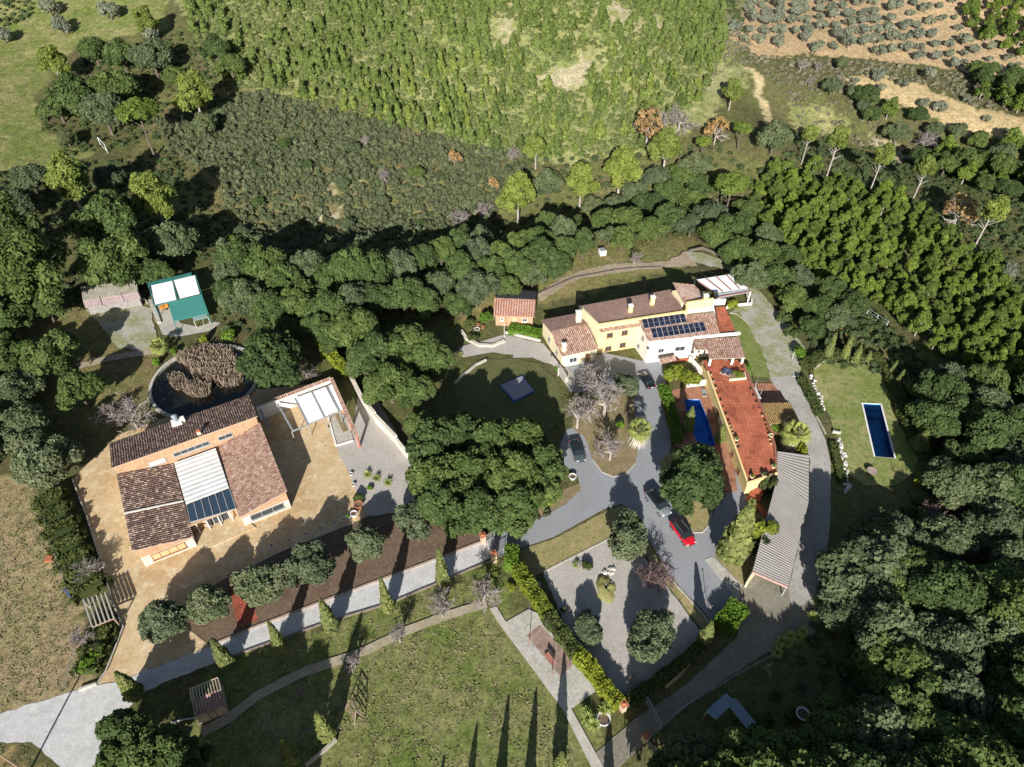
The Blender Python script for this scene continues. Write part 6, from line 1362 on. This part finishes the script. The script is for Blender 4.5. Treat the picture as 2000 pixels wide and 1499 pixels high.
cnt['w4'] = wood(None, 6.2, (4, 5), 'holm oak shading the lower yard from below', 'holm oaks shading the lower yard', ('oak',), world=[(30, 19), (60, 19), (66, 4), (26, 4)], hs=(1.2, 1.5))
for i in range(9):
    r_ = R.uniform(4.1, 4.9); plant('oak', 17 + i * 4.6 + R.uniform(-.8, .8), 23.5 + R.uniform(-1.5, 1.5), r_, 5.7, 'holm_oak', 'tall holm oak along the bottom edge right of the white railing', 'holm oak', 'tall oaks along the bottom edge')
for u, v, r_, d in ((1690, 1110, 90, 'very large soft grey green oak beside the side road end'), (1745, 1040, 58, 'oak with bare purplish side at the dark shaded lawn'), (1640, 1180, 50, 'grey leafed oak left of the very large oak')):
    tr('goak', u, v, r_, d, .85)
tr('bshrub', 1820, 1020, 40, 'dark purplish leafless tree at the edge of the right wood', 1.2)
cnt['slope'] = wood([(440, 330), (560, 260), (760, 300), (960, 330), (960, 430), (820, 455), (640, 450), (460, 480)], 10.5, (1.1, 2.0), 'low grey green bushy oak scattered on the scrub slope', 'bushy oaks on the scrub slope', ('goak', 'oak', 'goak'), 1, (.6, .9))
cnt['strip'] = wood([(1690, 190), (1790, 215), (1890, 255), (2060, 300), (2060, 400), (1960, 380), (1840, 330), (1760, 290), (1700, 250)], 5.0, (2.2, 3.4), 'bushy oak in the strip below the sandy orchard terraces', 'bushy oaks below the orchard', ('oak', 'goak', 'oak', 'plant'), 2.5)
cnt['strip2'] = wood([(1560, 110), (1640, 120), (1660, 150), (1700, 190), (1690, 215), (1640, 180), (1560, 150)], 5.5, (1.8, 3.0), 'bushy tree between track and lower orchard terrace', 'bushy trees by the track', ('goak', 'oak', 'bare'), 2)
cnt['strip3'] = wood([(1900, 130), (2060, 150), (2060, 215), (1960, 205), (1910, 180)], 4.5, (2.0, 3.0), 'green tree between the two orchard terraces', 'trees between the orchard terraces', ('plant', 'oak'), 2)
cnt['corner'] = wood([(1880, -20), (2080, -20), (2080, 110), (1960, 100), (1900, 60)], 5.0, (1.9, 2.8), 'pine in the top right corner beyond the orchard', 'pines in the top right corner', ('plant',), 2)
cnt['gul'] = wood([(1960, 500), (2080, 560), (2080, 760), (1940, 660), (1880, 600)], 5.0, (2.4, 3.4), 'dark oak at the right edge below the plantation', 'dark oaks at the right edge', ('oak', 'goak'), 3) if 0 else 0
cnt['left'] = wood([(-80, 500), (20, 600), (40, 720), (10, 900), (-80, 900)], 5.5, (3, 4), 'oak at the far left edge of the clearing', 'oaks at the left edge', ('oak', 'goak'), 4)
# plantation pines
cnt['plant'] = wood([(1500, 320), (1560, 300), (1680, 345), (1800, 395), (1900, 455), (1975, 545), (2060, 640), (2060, 800), (1975, 770), (1890, 690), (1810, 650), (1740, 590), (1660, 545), (1560, 500), (1470, 420), (1480, 360)], 2.35, (1.0, 2.2), 'pine of the dense bright green plantation right of the farmhouse', 'pines of the dense plantation', ('plant',), 3, (.75, 1.3), k=26000)
# orchard olives in rows
o_poly = [G(u, v, 1)[:2] for u, v in [(1425, 72), (1490, -25), (1880, -25), (1920, 60), (2060, 90), (2060, 150), (1900, 138), (1760, 112), (1640, 100), (1540, 100), (1470, 95)]]
xs = np.arange(70, 260, 5.6); ys = np.arange(200, 380, 5.6); ca, sa = math.cos(.45), math.sin(.45); n_ol = 0
for a in np.arange(-60, 330, 6.0):
    for b_ in np.arange(40, 420, 6.6):
        x, y = a * ca - b_ * sa + 90, a * sa + b_ * ca + 10; x += R.uniform(-1, 1); y += R.uniform(-1, 1)
        if not inpoly([x], [y], o_poly)[0] or R.random() < .06: continue
        near = x < 150 + R.uniform(-15, 15); r_ = R.uniform(1.4, 2.3) if near else R.uniform(.8, 1.5)
        plant('golive', x, y, r_, r_ * R.uniform(.8, 1.05), 'olive_tree', 'silvery olive bush in the rows of the sandy orchard at the top right', 'olive tree', 'olive trees of the orchard'); n_ol += 1
for u, v, r_ in ((1718, 147, 15), (1765, 162, 12), (1815, 145, 15), (1722, 172, 10), (1672, 158, 8), (1805, 202, 11), (1840, 208, 14), (1930, 232, 8), (1965, 258, 9), (1890, 195, 9), (1970, 160, 12)):
    tr('golive', u, v, r_, 'olive bush on the lower narrow orchard terrace', 1, 'olive trees of the lower terrace')
# knoll pines: the 300 that show largest as things, the rest as one object; scrub as stuff
kn = [G(u, v, 1)[:2] for u, v in [(350, -30), (1400, -30), (1420, 60), (1400, 130), (1370, 185), (1250, 285), (1180, 300), (1060, 300), (960, 288), (870, 262), (740, 235), (640, 205), (520, 178), (430, 150), (380, 70)]]
bare_c = [(G(u, v)[:2], r_) for u, v, r_ in ((1108, 150, 5), (1145, 120, 3.5), (985, 60, 4), (1205, 30, 4), (1290, 42, 3))]
gk = np.random.default_rng(21); kp = poisson(kn, 1.95, 7000, g=gk, k=40000)
def dens(p):
    v_ = .5 + .28 * math.sin(p[0] * .11 + 1 + p[1] * .05) * math.cos(p[1] * .13) + .22 * math.sin(p[0] * .31 + p[1] * .23); return .35 + .75 * v_ - .35 * (p[0] < -55)
kp = [p for p in kp if gk.uniform() < dens(p) and all(math.dist(p, c) > r_ for c, r_ in bare_c)]
kp.sort(key=lambda p: p[1]); print('knoll pines', len(kp))
for p in kp[:300]:
    o = link('young_pine', YP[R.randrange(4)][3]); s = R.uniform(.7, 2.0) * R.uniform(.85, 1.1); o.location = (p[0], p[1], hz(*p)); o.scale = (s * R.uniform(.75, 1), s * R.uniform(.75, 1), s * R.uniform(.85, 1.3)); o.rotation_euler = (0, 0, R.uniform(0, 6.28))
    tag(o, 'young yellow green pine on the lower slope of the knoll', 'pine tree', 'young pines on the knoll')
rest = kp[300:]
v, f, t = scatter([y[:3] for y in YP], rest, .7, 1.9, gk, (.85, 1.25)); tag(link('young_pines', mesh_np('young_pines', v, f, M_kpine, t)), kind='stuff')
M_kscrub = leaf_mat('knoll_scrub_leaves', (.10, .125, .04), (.215, .24, .09), 0); M_und = leaf_mat('undergrowth_leaves', (.038, .058, .022), (.10, .125, .05), 0)
ksp = poisson(kn, 1.4, 12000, g=gk, k=50000); ksp = [p for p in ksp if all(math.dist(p, c) > r_ * .9 for c, r_ in bare_c) and gk.uniform() < .85]
v, f, t = scatter(SHR, ksp, .8, 1.7, gk, (.5, .9)); tag(link('knoll_scrub', mesh_np('knoll_scrub', v, f, M_kscrub, t)), kind='stuff')
ss = [G(u, v, .5)[:2] for u, v in [(300, 235), (420, 190), (520, 180), (740, 240), (960, 290), (1035, 300), (1010, 345), (975, 400), (940, 450), (860, 450), (740, 470), (640, 470), (560, 500), (470, 500), (430, 480), (440, 400), (420, 340), (330, 290)]]
sp = poisson(ss, 1.0, 20000, g=gk, k=90000); trail = [G(u, v)[:2] for u, v in ((635, 335), (650, 370), (662, 420), (655, 450), (525, 245), (545, 275))]
sp = [p for p in sp if all(math.dist(p, c) > 1.8 for c in trail) and gk.uniform() < .92]
v, f, t = scatter(SHR, sp, .5, 1.5, gk, (.7, 1.6)); tag(link('scrub', mesh_np('scrub', v, f, M_scrub, t)), kind='stuff')
up = []
for px, d in (([(-40, 330), (60, 330), (330, 290), (440, 400), (440, 500), (380, 545), (140, 600), (-40, 590)], 1.9), ([(430, 495), (700, 460), (960, 420), (1020, 310), (1250, 300), (1400, 270), (1470, 330), (1470, 430), (1300, 460), (1100, 470), (860, 620), (660, 660), (430, 640)], 2.0), ([(1470, 330), (1560, 290), (1700, 340), (1900, 440), (2080, 640), (2080, 800), (1850, 700), (1560, 640), (1440, 500)], 1.9), ([(1660, 190), (1720, 230), (2060, 320), (2060, 640), (1880, 440), (1700, 345), (1560, 290), (1560, 220)], 1.8), ([(1470, 105), (1640, 112), (1680, 190), (1560, 210), (1500, 150)], 1.7), ([(1420, -20), (1460, 60), (1470, 130), (1440, 120), (1390, 150), (1380, 60)], 1.6), ([(1640, 110), (1760, 125), (1960, 150), (2060, 170), (2060, 225), (1900, 205), (1800, 160), (1660, 145)], 1.7), ([(1560, 600), (1640, 560), (1800, 690), (1880, 760), (1800, 800), (1735, 730), (1600, 700)], 1.5), ([(1790, 800), (1900, 760), (2080, 800), (2080, 1500), (1330, 1520), (1560, 1300), (1640, 1080), (1800, 960)], 2.2), ([(-60, 80), (60, 30), (70, 0), (-60, 0)], 2.0), ([(110, 130), (330, 60), (420, 60), (480, 190), (300, 270), (130, 300), (80, 240)], 2.1)):
    up += poisson([G(u, v, .5)[:2] for u, v in px], d, 4000, g=gk, k=9000)
rd = [jitpoly(q) for q in ([(1448, 122), (1472, 128), (1494, 155), (1491, 180), (1506, 205), (1525, 245), (1498, 240), (1480, 205), (1470, 182), (1473, 158), (1460, 142)], [(1425, 530), (1350, 505), (1340, 488), (1370, 486), (1425, 506), (1470, 545), (1505, 585), (1540, 620), (1580, 680), (1560, 730), (1440, 640)], [(1690, 550), (1720, 560), (1800, 650), (1870, 740), (1840, 740), (1700, 600)])]
ua = np.array(up); keep = np.ones(len(ua), bool)
for q in rd: keep &= ~inpoly(ua[:, 0], ua[:, 1], q)
ua = ua[keep]; bank = inpoly(ua[:, 0], ua[:, 1], [G(u, v)[:2] for u, v in [(1380, -40), (1440, 60), (1560, 100), (1700, 110), (2080, 165), (2080, 330), (1880, 330), (1760, 290), (1600, 270), (1440, 250), (1380, 160)]])
v, f, t = scatter(SHR, ua[bank], .4, 1.3, gk, (.5, 1.1)); tag(link('bank_scrub', mesh_np('bank_scrub', v, f, leaf_mat('bank_scrub_leaves', (.12, .12, .07), (.26, .23, .15), 0), t)), kind='stuff')
v, f, t = scatter(SHR, ua[~bank], .6, 1.5, gk, (.5, 1.1)); tag(link('undergrowth', mesh_np('undergrowth', v, f, M_und, t)), kind='stuff')
print('trees', cnt, n_ol, 'shrubs', len(ksp), len(sp), len(ua))
# tufts of grass and weeds over the open ground
def tuft_np(g):
    n = 7; a = g.uniform(0, 2 * PI, n); c = np.stack([np.cos(a) * .5, np.sin(a) * .5, np.full(n, .12)], 1) * g.uniform(.3, 1, (n, 1)); v, f = leafq(c, norm(g.normal(size=(n, 3)) + np.array([0, 0, 1.2])), g.uniform(.12, .24, n), g, .5); return v, f, g.uniform(0, 1, n)
TUF = [tuft_np(np.random.default_rng(i + 50)) for i in range(6)]
tp = []
for px, d in (([(310, 1520), (430, 1300), (640, 1222), (870, 1140), (960, 1110), (990, 1200), (1150, 1420), (1180, 1520)], .62), ([(-40, 950), (78, 950), (95, 1060), (135, 1170), (165, 1250), (150, 1330), (0, 1385), (-40, 1390)], .62), ([(-20, 1455), (60, 1455), (110, 1510), (-20, 1510)], .7), ([(1100, 470), (1340, 445), (1360, 500), (1200, 515), (1100, 540), (1060, 640)], .8), ([(0, 600), (150, 590), (170, 680), (300, 700), (280, 790), (150, 860), (0, 760)], .8), ([(-20, 40), (140, 10), (300, 30), (220, 70), (100, 130), (60, 230), (100, 300), (20, 330), (-20, 330)], 1.1), ([(1380, 140), (1460, 110), (1460, 170), (1400, 180)], 1.0), ([(1540, 215), (1600, 205), (1670, 240), (1600, 262)], 1.0)):
    tp += poisson([G(u, v)[:2] for u, v in px], d * .72, 12000, g=gk, k=45000)
gp = np.array([L_[i] for i in range(len(L_))] + R_[::-1]); ta = np.array(tp); ta = ta[~inpoly(ta[:, 0], ta[:, 1], [tuple(p) for p in gp])]; cl = .5 + .5 * np.sin(ta[:, 0] * .35 + 2 * np.sin(ta[:, 1] * .21)) * np.cos(ta[:, 1] * .4); ta = ta[gk.uniform(size=len(ta)) < .3 + .7 * cl]; pad = [W(950, 1180)[:2], W(1035, 1180)[:2], W(1210, 1400)[:2], W(1200, 1540)[:2], W(1150, 1530)[:2]]; ta = ta[~inpoly(ta[:, 0], ta[:, 1], pad)]
hm = gk.uniform(size=len(ta)) < .5
v, f, t = scatter(TUF, ta[hm], .3, .9, gk, (.4, .9)); tag(link('grass_tufts', mesh_np('grass_tufts', v, f, leaf_mat('tuft_green', (.12, .14, .05), (.18, .20, .075), 0), t)), kind='stuff')
v, f, t = scatter(TUF, ta[~hm], .3, .9, gk, (.4, .9)); tag(link('dry_tufts', mesh_np('dry_tufts', v, f, leaf_mat('tuft_dry', (.22, .185, .10), (.32, .27, .15), 0), t)), kind='stuff')
# bare and pruned trees in the gardens
for k, u, v, r_, d, hs in (('bare', 248, 800, 46, 'pinkish bare tree left of the stone house roof', 1.1), ('bare', 212, 800, 32, 'smaller bare tree at the left of the pond', 1.0), ('bare', 1185, 770, 52, 'large bare tree in front of the yellow house front', 1.2), ('bare', 1130, 800, 42, 'bare tree left of the round bed island', 1.2), ('bare', 1160, 740, 36, 'bare tree reaching to the low annex', 1.3), ('bare', 1195, 872, 36, 'pale bare tree in the round kerbed island', 1.1), ('bare', 945, 1145, 40, 'bare tree beside the lower brick pillar', 1.2), ('bare', 862, 1185, 34, 'bare pale-trunked tree on the garden path, right one', 1.2), ('bare', 778, 1240, 26, 'bare pale-trunked tree on the garden path, middle one', 1.2), ('bare', 690, 1290, 24, 'bare pale-trunked tree on the garden path, left one', 1.2), ('bshrub', 1272, 1130, 42, 'purplish leafless shrub at the drive side of the pebble garden', 1.0), ('bare', 596, 722, 22, 'greyish leafless shrub right of the round pond oak', .8), ('bare', 160, 1110, 34, 'pruned whitish tree over the dark left hedge', .8), ('bare', 152, 1245, 32, 'thin bare bush at the field edge below the slatted pergola', .8), ('bare', 1240, 505, 16, 'small bare tree behind the farmhouse', 1.2), ('bare', 1245, 1330, 20, 'bare shrub at the dark corner of the pebble garden', .8), ('bare', 1480, 1110, 14, 'thin bare shrub beside the carport end', 1.2), ('bare', 590, 1350, 14, 'small leafless tree near the garden path bend', 1.0), ('bare', 600, 1425, 10, 'little bare sapling on the shaded grass', 1.0)):
    tr(k, u, v, r_, d, hs)
for u, v, r_, d in ((1495, 1303, 15, 'white pruned stump-like tree alone in the deep shade'), (1388, 1190, 12, 'white pruned small tree beside the bright hedge block'), (185, 1120, 20, 'cut back white limbs over the left hedge'), (1130, 1105, 10, 'pale spiny plant in the pebble garden')): tr('pruned', u, v, r_, d, 1.0)
# palms and spiky plants
def palm(u, v, r_, h, label, skirt=True, n=34, name='palm_tree'):
    q = W(u, v, h); g = np.random.default_rng(int(u)); o = empty(name, (q[0], q[1], 0), label, 'palm tree')
    vv, ff, tt = fan_palm(g, n, r_, h); link('fronds', mesh_np('fronds', vv, ff, M_palm, tt), o)
    tv, tf = branches([((0, 0, -.1), (0, 0, h * .6), .34, .26), ((0, 0, h * .6), (0, 0, h), .26, .3)], 10); link('trunk', mesh_np('trunk', tv, tf, M_bark), o)
    if skirt:
        vv, ff, tt = blades(g, 300, r_ * .95, h - .25, .08, .7, M_dry, 'x', -1.35, -.35, 3); link('dry_skirt', mesh_np('dry_skirt', vv, ff, M_dry, tt), o)
palm(1250, 838, 2.2, 4.2, 'fan palm with white dried skirt on the drive side of the round island'); palm(1556, 846, 2.5, 3.6, 'fan palm between tiled courtyard shelter and carport', True, 40); palm(309, 676, 1.9, 2.2, 'short fan palm between clearing and round pond', False, 34)
def yucca(u, v, r_, label, group=None, z=.3, heads=1):
    q = W(u, v, z + .4); g = np.random.default_rng(int(u * 3 + v)); o = empty('spiky_plant', (q[0], q[1], 0), label, 'spiky plant', group)
    vv, ff, tt = blades(g, 110, r_, z, .055, .15, M_yuc, 'x', -.25, 1.45, 2); link('leaves', mesh_np('leaves', vv, ff, M_yuc, tt), o)
    tv, tf = branches([((0, 0, -.1), (0, 0, z + .1), .1, .08)], 6); link('stem', mesh_np('stem', tv, tf, M_bark), o)
for u, v, r_, d in ((1149, 1400, 1.1, 'left of the two tallest at the white planters'), (1160, 1413, 1.0, 'lowest at the white planters'), (1187, 1380, 1.0, 'right at the hedge end by the white planters'), (1198, 1372, .9, 'uppermost at the hedge end by the white planters'), (1178, 1385, .8, 'middle at the hedge end by the white planters'), (1145, 1388, .8, 'upper left at the white planters')):
    yucca(u, v, r_, 'yellow green spiky plant, ' + d, 'spiky plants by the white planters', .7)
for i, (u, v) in enumerate(((1600, 1172), (1590, 1202), (1570, 1232), (1560, 1243), (1545, 1240), (1538, 1252), (1527, 1250), (1519, 1272))):
    yucca(u, v, .95, ('topmost', 'second', 'third', 'fourth', 'fifth', 'sixth', 'seventh', 'lowest')[i] + ' yellow green spiky plant along the shaded edge right of the lower yard', 'spiky plants along the lower yard', .6)
for u, v, d in ((717, 925, 'left'), (735, 932, 'middle'), (757, 940, 'right')): yucca(u, v, .9, f'{d} of three spiky clumps in the gravel yard', 'spiky clumps in the gravel yard', .2)
yucca(1035, 1122, .9, 'dark spiky plant behind the pale low plant', None, .2); yucca(1126, 1100, .7, 'spiky rosette near the top of the pebble garden', None, .2); yucca(900, 690, .6, 'bright spiky plant left of the shaded lawn', None, .2)
# hedges: leaf faces over a long body
def hedge(pts, w_, h, mat, label, dens_=60, leaf=.13, name='hedge', wob=.12):
    P = [W(*p) for p in pts]; g = np.random.default_rng(int(pts[0][0])); parts = []; b = MB(); b.path_wall([p[:2] for p in P], w_ * .82, -.1, h * .92); bf = []
    parts.append((np.array(b.v), np.array([f_ for f_ in b.f if len(f_) == 4]), .1))
    for i in range(len(P) - 1):
        a, c = np.array(P[i][:2]), np.array(P[i + 1][:2]); L = np.linalg.norm(c - a); d = (c - a) / L; nrm = np.array([-d[1], d[0]])
        n = int(L * (w_ + 2 * h) * dens_); t = g.uniform(-.02, 1.02, n); s = g.uniform(-(w_ / 2 + h), w_ / 2 + h, n); top = np.abs(s) < w_ / 2
        bump_ = 1 + wob * np.sin(t * L * 1.9 + i) + g.normal(size=n) * .05
        off = np.where(top, s, np.sign(s) * w_ / 2 * bump_); z = np.where(top, h * (1 + (bump_ - 1) * .8), h - (np.abs(s) - w_ / 2))
        c3 = np.concatenate([a + d * (t * L)[:, None] + nrm * off[:, None], z[:, None]], 1); n3 = np.concatenate([nrm[None] * np.where(top, 0, np.sign(s))[:, None], np.where(top, 1, .25)[:, None]], 1)
        v, f = leafq(c3, norm(n3 + g.normal(size=n3.shape) * .55), leaf * g.uniform(.6, 1.3, n), g, .6); parts.append((v, f, g.uniform(0, 1, n)))
    v, f, t = join(parts); o = link(name, mesh_np(name, v - np.array([P[0][0], P[0][1], 0]), f, mat, t)); o.location = (P[0][0], P[0][1], 0); return tag(o, label, 'hedge')
hedge([(986, 1098), (1012, 1100)], 2.8, 2.4, M_green, 'clipped green hedge block at the gate end of the long hedge', 55)
hedge([(1010, 1118), (1028, 1148), (1050, 1178), (1066, 1205)], 1.7, 2.3, M_hedge, 'upper stretch of the long yellow green hedge beside the concrete pad')
hedge([(1068, 1208), (1095, 1243), (1125, 1283)], 1.7, 1.9, M_dhedge, 'darker middle stretch of the long hedge beside the wooden deck')
hedge([(1127, 1286), (1150, 1310), (1178, 1350), (1208, 1385)], 1.6, 2.2, M_hedge, 'lower yellow green stretch of the long hedge above the spiky plants')
hedge([(1222, 1378), (1248, 1362), (1290, 1330), (1330, 1300), (1372, 1262)], 1.3, 1.3, M_dhedge, 'low dark hedge between pebble garden and lower yard')
hedge([(1408, 1233), (1440, 1192)], 2.6, 1.9, M_green, 'bright green box-shaped hedge at the end of the driveway', 60)
hedge([(1296, 768), (1303, 790), (1314, 830), (1322, 868)], 1.5, 1.8, M_green, 'green hedge between the drive and the patio pool')
hedge([(100, 975), (125, 1035), (150, 1100), (185, 1160)], 3.8, 1.6, M_dhedge, 'wide dark hedge along the left side of the sandy forecourt', 40, .17, wob=.32)
hedge([(205, 1228), (190, 1270), (172, 1318)], 3.0, 1.2, M_dhedge, 'lower part of the dark hedge below the slatted pergola', 40, .17, wob=.32)
hedge([(995, 648), (1025, 652), (1056, 660)], 2.0, 1.3, M_green, 'light green hedge in front of the garden house')
hedge([(648, 700), (665, 722), (680, 738)], 1.6, 2.2, M_hedge, 'yellow green bamboo hedge behind the canopy pergola', 60, .15); hedge([(628, 668), (640, 700)], 1.8, 2.2, M_hedge, 'upper clump of yellow green bamboo by the oak', 60, .15)
hedge([(1562, 742), (1580, 775), (1600, 815)], 1.4, 1.0, M_dhedge, 'low dark planting down the bank above the side road', 40)
hedge([(1626, 870), (1634, 905), (1644, 945)], 1.2, .7, M_dhedge, 'low planting on the rocky bank below the wall stub', 40)
hedge([(1700, 700), (1728, 722), (1745, 760), (1762, 815), (1785, 862)], 2.2, 1.3, M_dhedge, 'bushy dark hedge wrapping the right side of the pool lawn', 40)
hedge([(1570, 722), (1600, 702), (1650, 698), (1700, 702)], 2.2, 1.2, M_dhedge, 'bushy hedge above the top of the pool lawn', 40)
hedge([(1500, 625), (1540, 610), (1570, 650), (1590, 690)], 2.4, 1.5, M_dhedge, 'dark shrubs along the outer bend of the back yard', 40) if 0 else None
# single shrubs
def sh(kind, u, v, r_, h, label, name='shrub', group=None):
    q = G(u, v, h * .5); return bushat(kind, q[0], q[1], r_, h, name, label, 'shrub', group, z=hz(q[0], q[1]))
for k, u, v, r_, h, d in (('ybush', 1315, 733, 2.0, 2.6, 'left half of the yellow green shrub at the white house front'), ('ybush', 1345, 742, 2.0, 2.4, 'right half of the yellow green shrub at the patio wall'), ('gbush', 1294, 762, 1.1, 1.5, 'round bright green shrub at the upper end of the patio hedge'), ('gbush', 1459, 722, 1.0, 1.4, 'bright green shrub beside the terrace wing entrance'), ('ybush', 1490, 1040, 2.3, 3.4, 'tall yellow green shrub leaning on the carport roof'), ('bush', 1494, 1078, 2.0, 2.4, 'dark reddish lower shrub under the tall yellow shrub'), ('bush', 1500, 948, 1.5, 3.0, 'purple-tinged climber at the front of the terrace wing'), ('gbush', 1515, 835, 1.4, 1.4, 'green shrub between tiled shelter and fan palm'), ('ybush', 1565, 888, 1.0, 3.2, 'small yellow shrub at the upper corner of the carport'), ('ybush', 398, 664, 1.0, 1.5, 'yellow green conical shrub above the pond rim'), ('gbush', 449, 657, 1.8, 1.3, 'spreading green shrub right of the conical shrub'), ('gbush', 306, 710, .9, 1.3, 'dark green ball shrub at the left pond rim'), ('gbush', 341, 688, 1.0, 1.2, 'dark green shrub between palm and pond rim'), ('ybush', 1036, 992, .8, 1.1, 'yellow orange shrub at the left of the flower bed'), ('ybush', 1072, 983, .7, 1.4, 'yellow conical shrub right of the white bed pot'), ('dbush', 1088, 968, .7, .7, 'grey green cushion in the flower bed'), ('gbush', 1028, 1018, .8, .8, 'green low shrub at the drive edge of the flower bed'), ('dbush', 1068, 1003, .6, .6, 'small grey shrub on the drive edge of the flower bed'), ('dbush', 1046, 1012, .6, .5, 'small grey shrub next to the green low shrub'), ('gbush', 948, 624, 1.5, 1.8, 'round green shrub left of the garden house'), ('bush', 918, 632, 1.1, 1.1, 'dark small shrub left of the orange pots'), ('bush', 925, 660, 1.3, .9, 'low shrub inside the rubble wall bend'), ('gbush', 722, 954, .6, .5, 'small green tuft below the spiky clumps'), ('bush', 700, 975, .9, 1.0, 'dark shrub by the terracotta pot corner'), ('ybush', 998, 1148, .8, .6, 'yellow low plant on the grass by the long hedge'), ('bush', 1148, 1106, .9, .9, 'shaded shrub at the hedge side of the pebble garden'), ('gbush', 172, 1298, 1.3, 1.4, 'bright green shrub above the track entrance'), ('gbush', 188, 1283, 1.0, 1.2, 'small bright shrub beside the one above the track entrance'), ('gbush', 1240, 868, .7, .8, 'small green shrub beside the palm on the island'), ('gbush', 1212, 832, .9, 1.2, 'green shrub under the bare trees'), ('ybush', 1430, 594, 1.5, .9, 'yellow green plants under the rear pergola'), ('gbush', 875, 1040, .5, .6, 'little green plant by the gate'), ('ybush', 1345, 812, 1.0, 1.3, 'thin yellowish shrub left of the patio cypress'), ('gbush', 1088, 722, .7, .7, 'small green plant by the annex corner'), ('ybush', 1795, 938, 1.5, 1.0, 'yellow green shrub at the lower corner of the pool lawn'), ('gbush', 1560, 690, 1.6, 1.6, 'green shrub at the shaded bend of the back yard'), ('bush', 1548, 650, 1.8, 1.8, 'dark shrub along the outer side of the back yard'), ('bush', 1530, 622, 1.6, 1.6, 'dark shrub at the start of the outer bend'), ('gbush', 455, 470, 2.0, 1.0, 'bright green patch at the foot of the scrub slope'), ('ybush', 1440, 738, .6, .6, 'dry plant in the terrace planter'), ('bush', 1100, 1190, .5, .6, 'tiny shrub on the pebbles')):
    if d.startswith('dry plant'): bushat('ybush', lerp(pq[0], pq[2], .5)[0], lerp(pq[0], pq[2], .5)[1], 1.0, .6, 'shrub', 'dry yellowish plants filling the cream terrace planter', 'shrub', None, TZ + .4); continue
    sh(k, u, v, r_, h, d)
def cone_bush(): pass
# ------------------------------------------------------------------ tell the trees of one wood apart by where they stand in it
def proj(p):
    x, y, z = p[0], p[1] * SQ + (CH - p[2]) * SQ, p[1] * SQ - (CH - p[2]) * SQ
    return 1000 + 1400 * x / y, 749.5 - 1400 * z / y
WD = 'first second third fourth fifth sixth seventh eighth ninth tenth eleventh twelfth thirteenth fourteenth fifteenth sixteenth seventeenth eighteenth nineteenth twentieth'.split()
def ordn(n): return WD[n - 1] if n <= 20 else 'twenty-' + WD[n - 21]
by = {}
for o in list(sc.objects):
    if o.parent is None and o.get('group') and o.get('label'): by.setdefault(o['label'].replace('silvery ', '').replace('in the rows ', ''), []).append(o)
for lab, os_ in by.items():
    n = len(os_)
    if n < 2 or n > 320: continue
    pts = sorted(((proj(o.location), o) for o in os_), key=lambda t: t[0][1]); rows = max(1, round(math.sqrt(n / 1.8))); per = math.ceil(n / rows)
    for r in range(rows):
        row = sorted(pts[r * per:(r + 1) * per], key=lambda t: t[0][0])
        for k, (_, o) in enumerate(row):
            nm = ordn(r + 1) + ' row from top, ' if rows > 1 else ''
            base = ' '.join(lab.split()[:10]); base = re.sub(r'( (of|the|in|on|and|between|behind|at|by|dense|lower|upper))+$', '', base)
            o['label'] = f"{base}, {nm}{ordn(k + 1)} along"
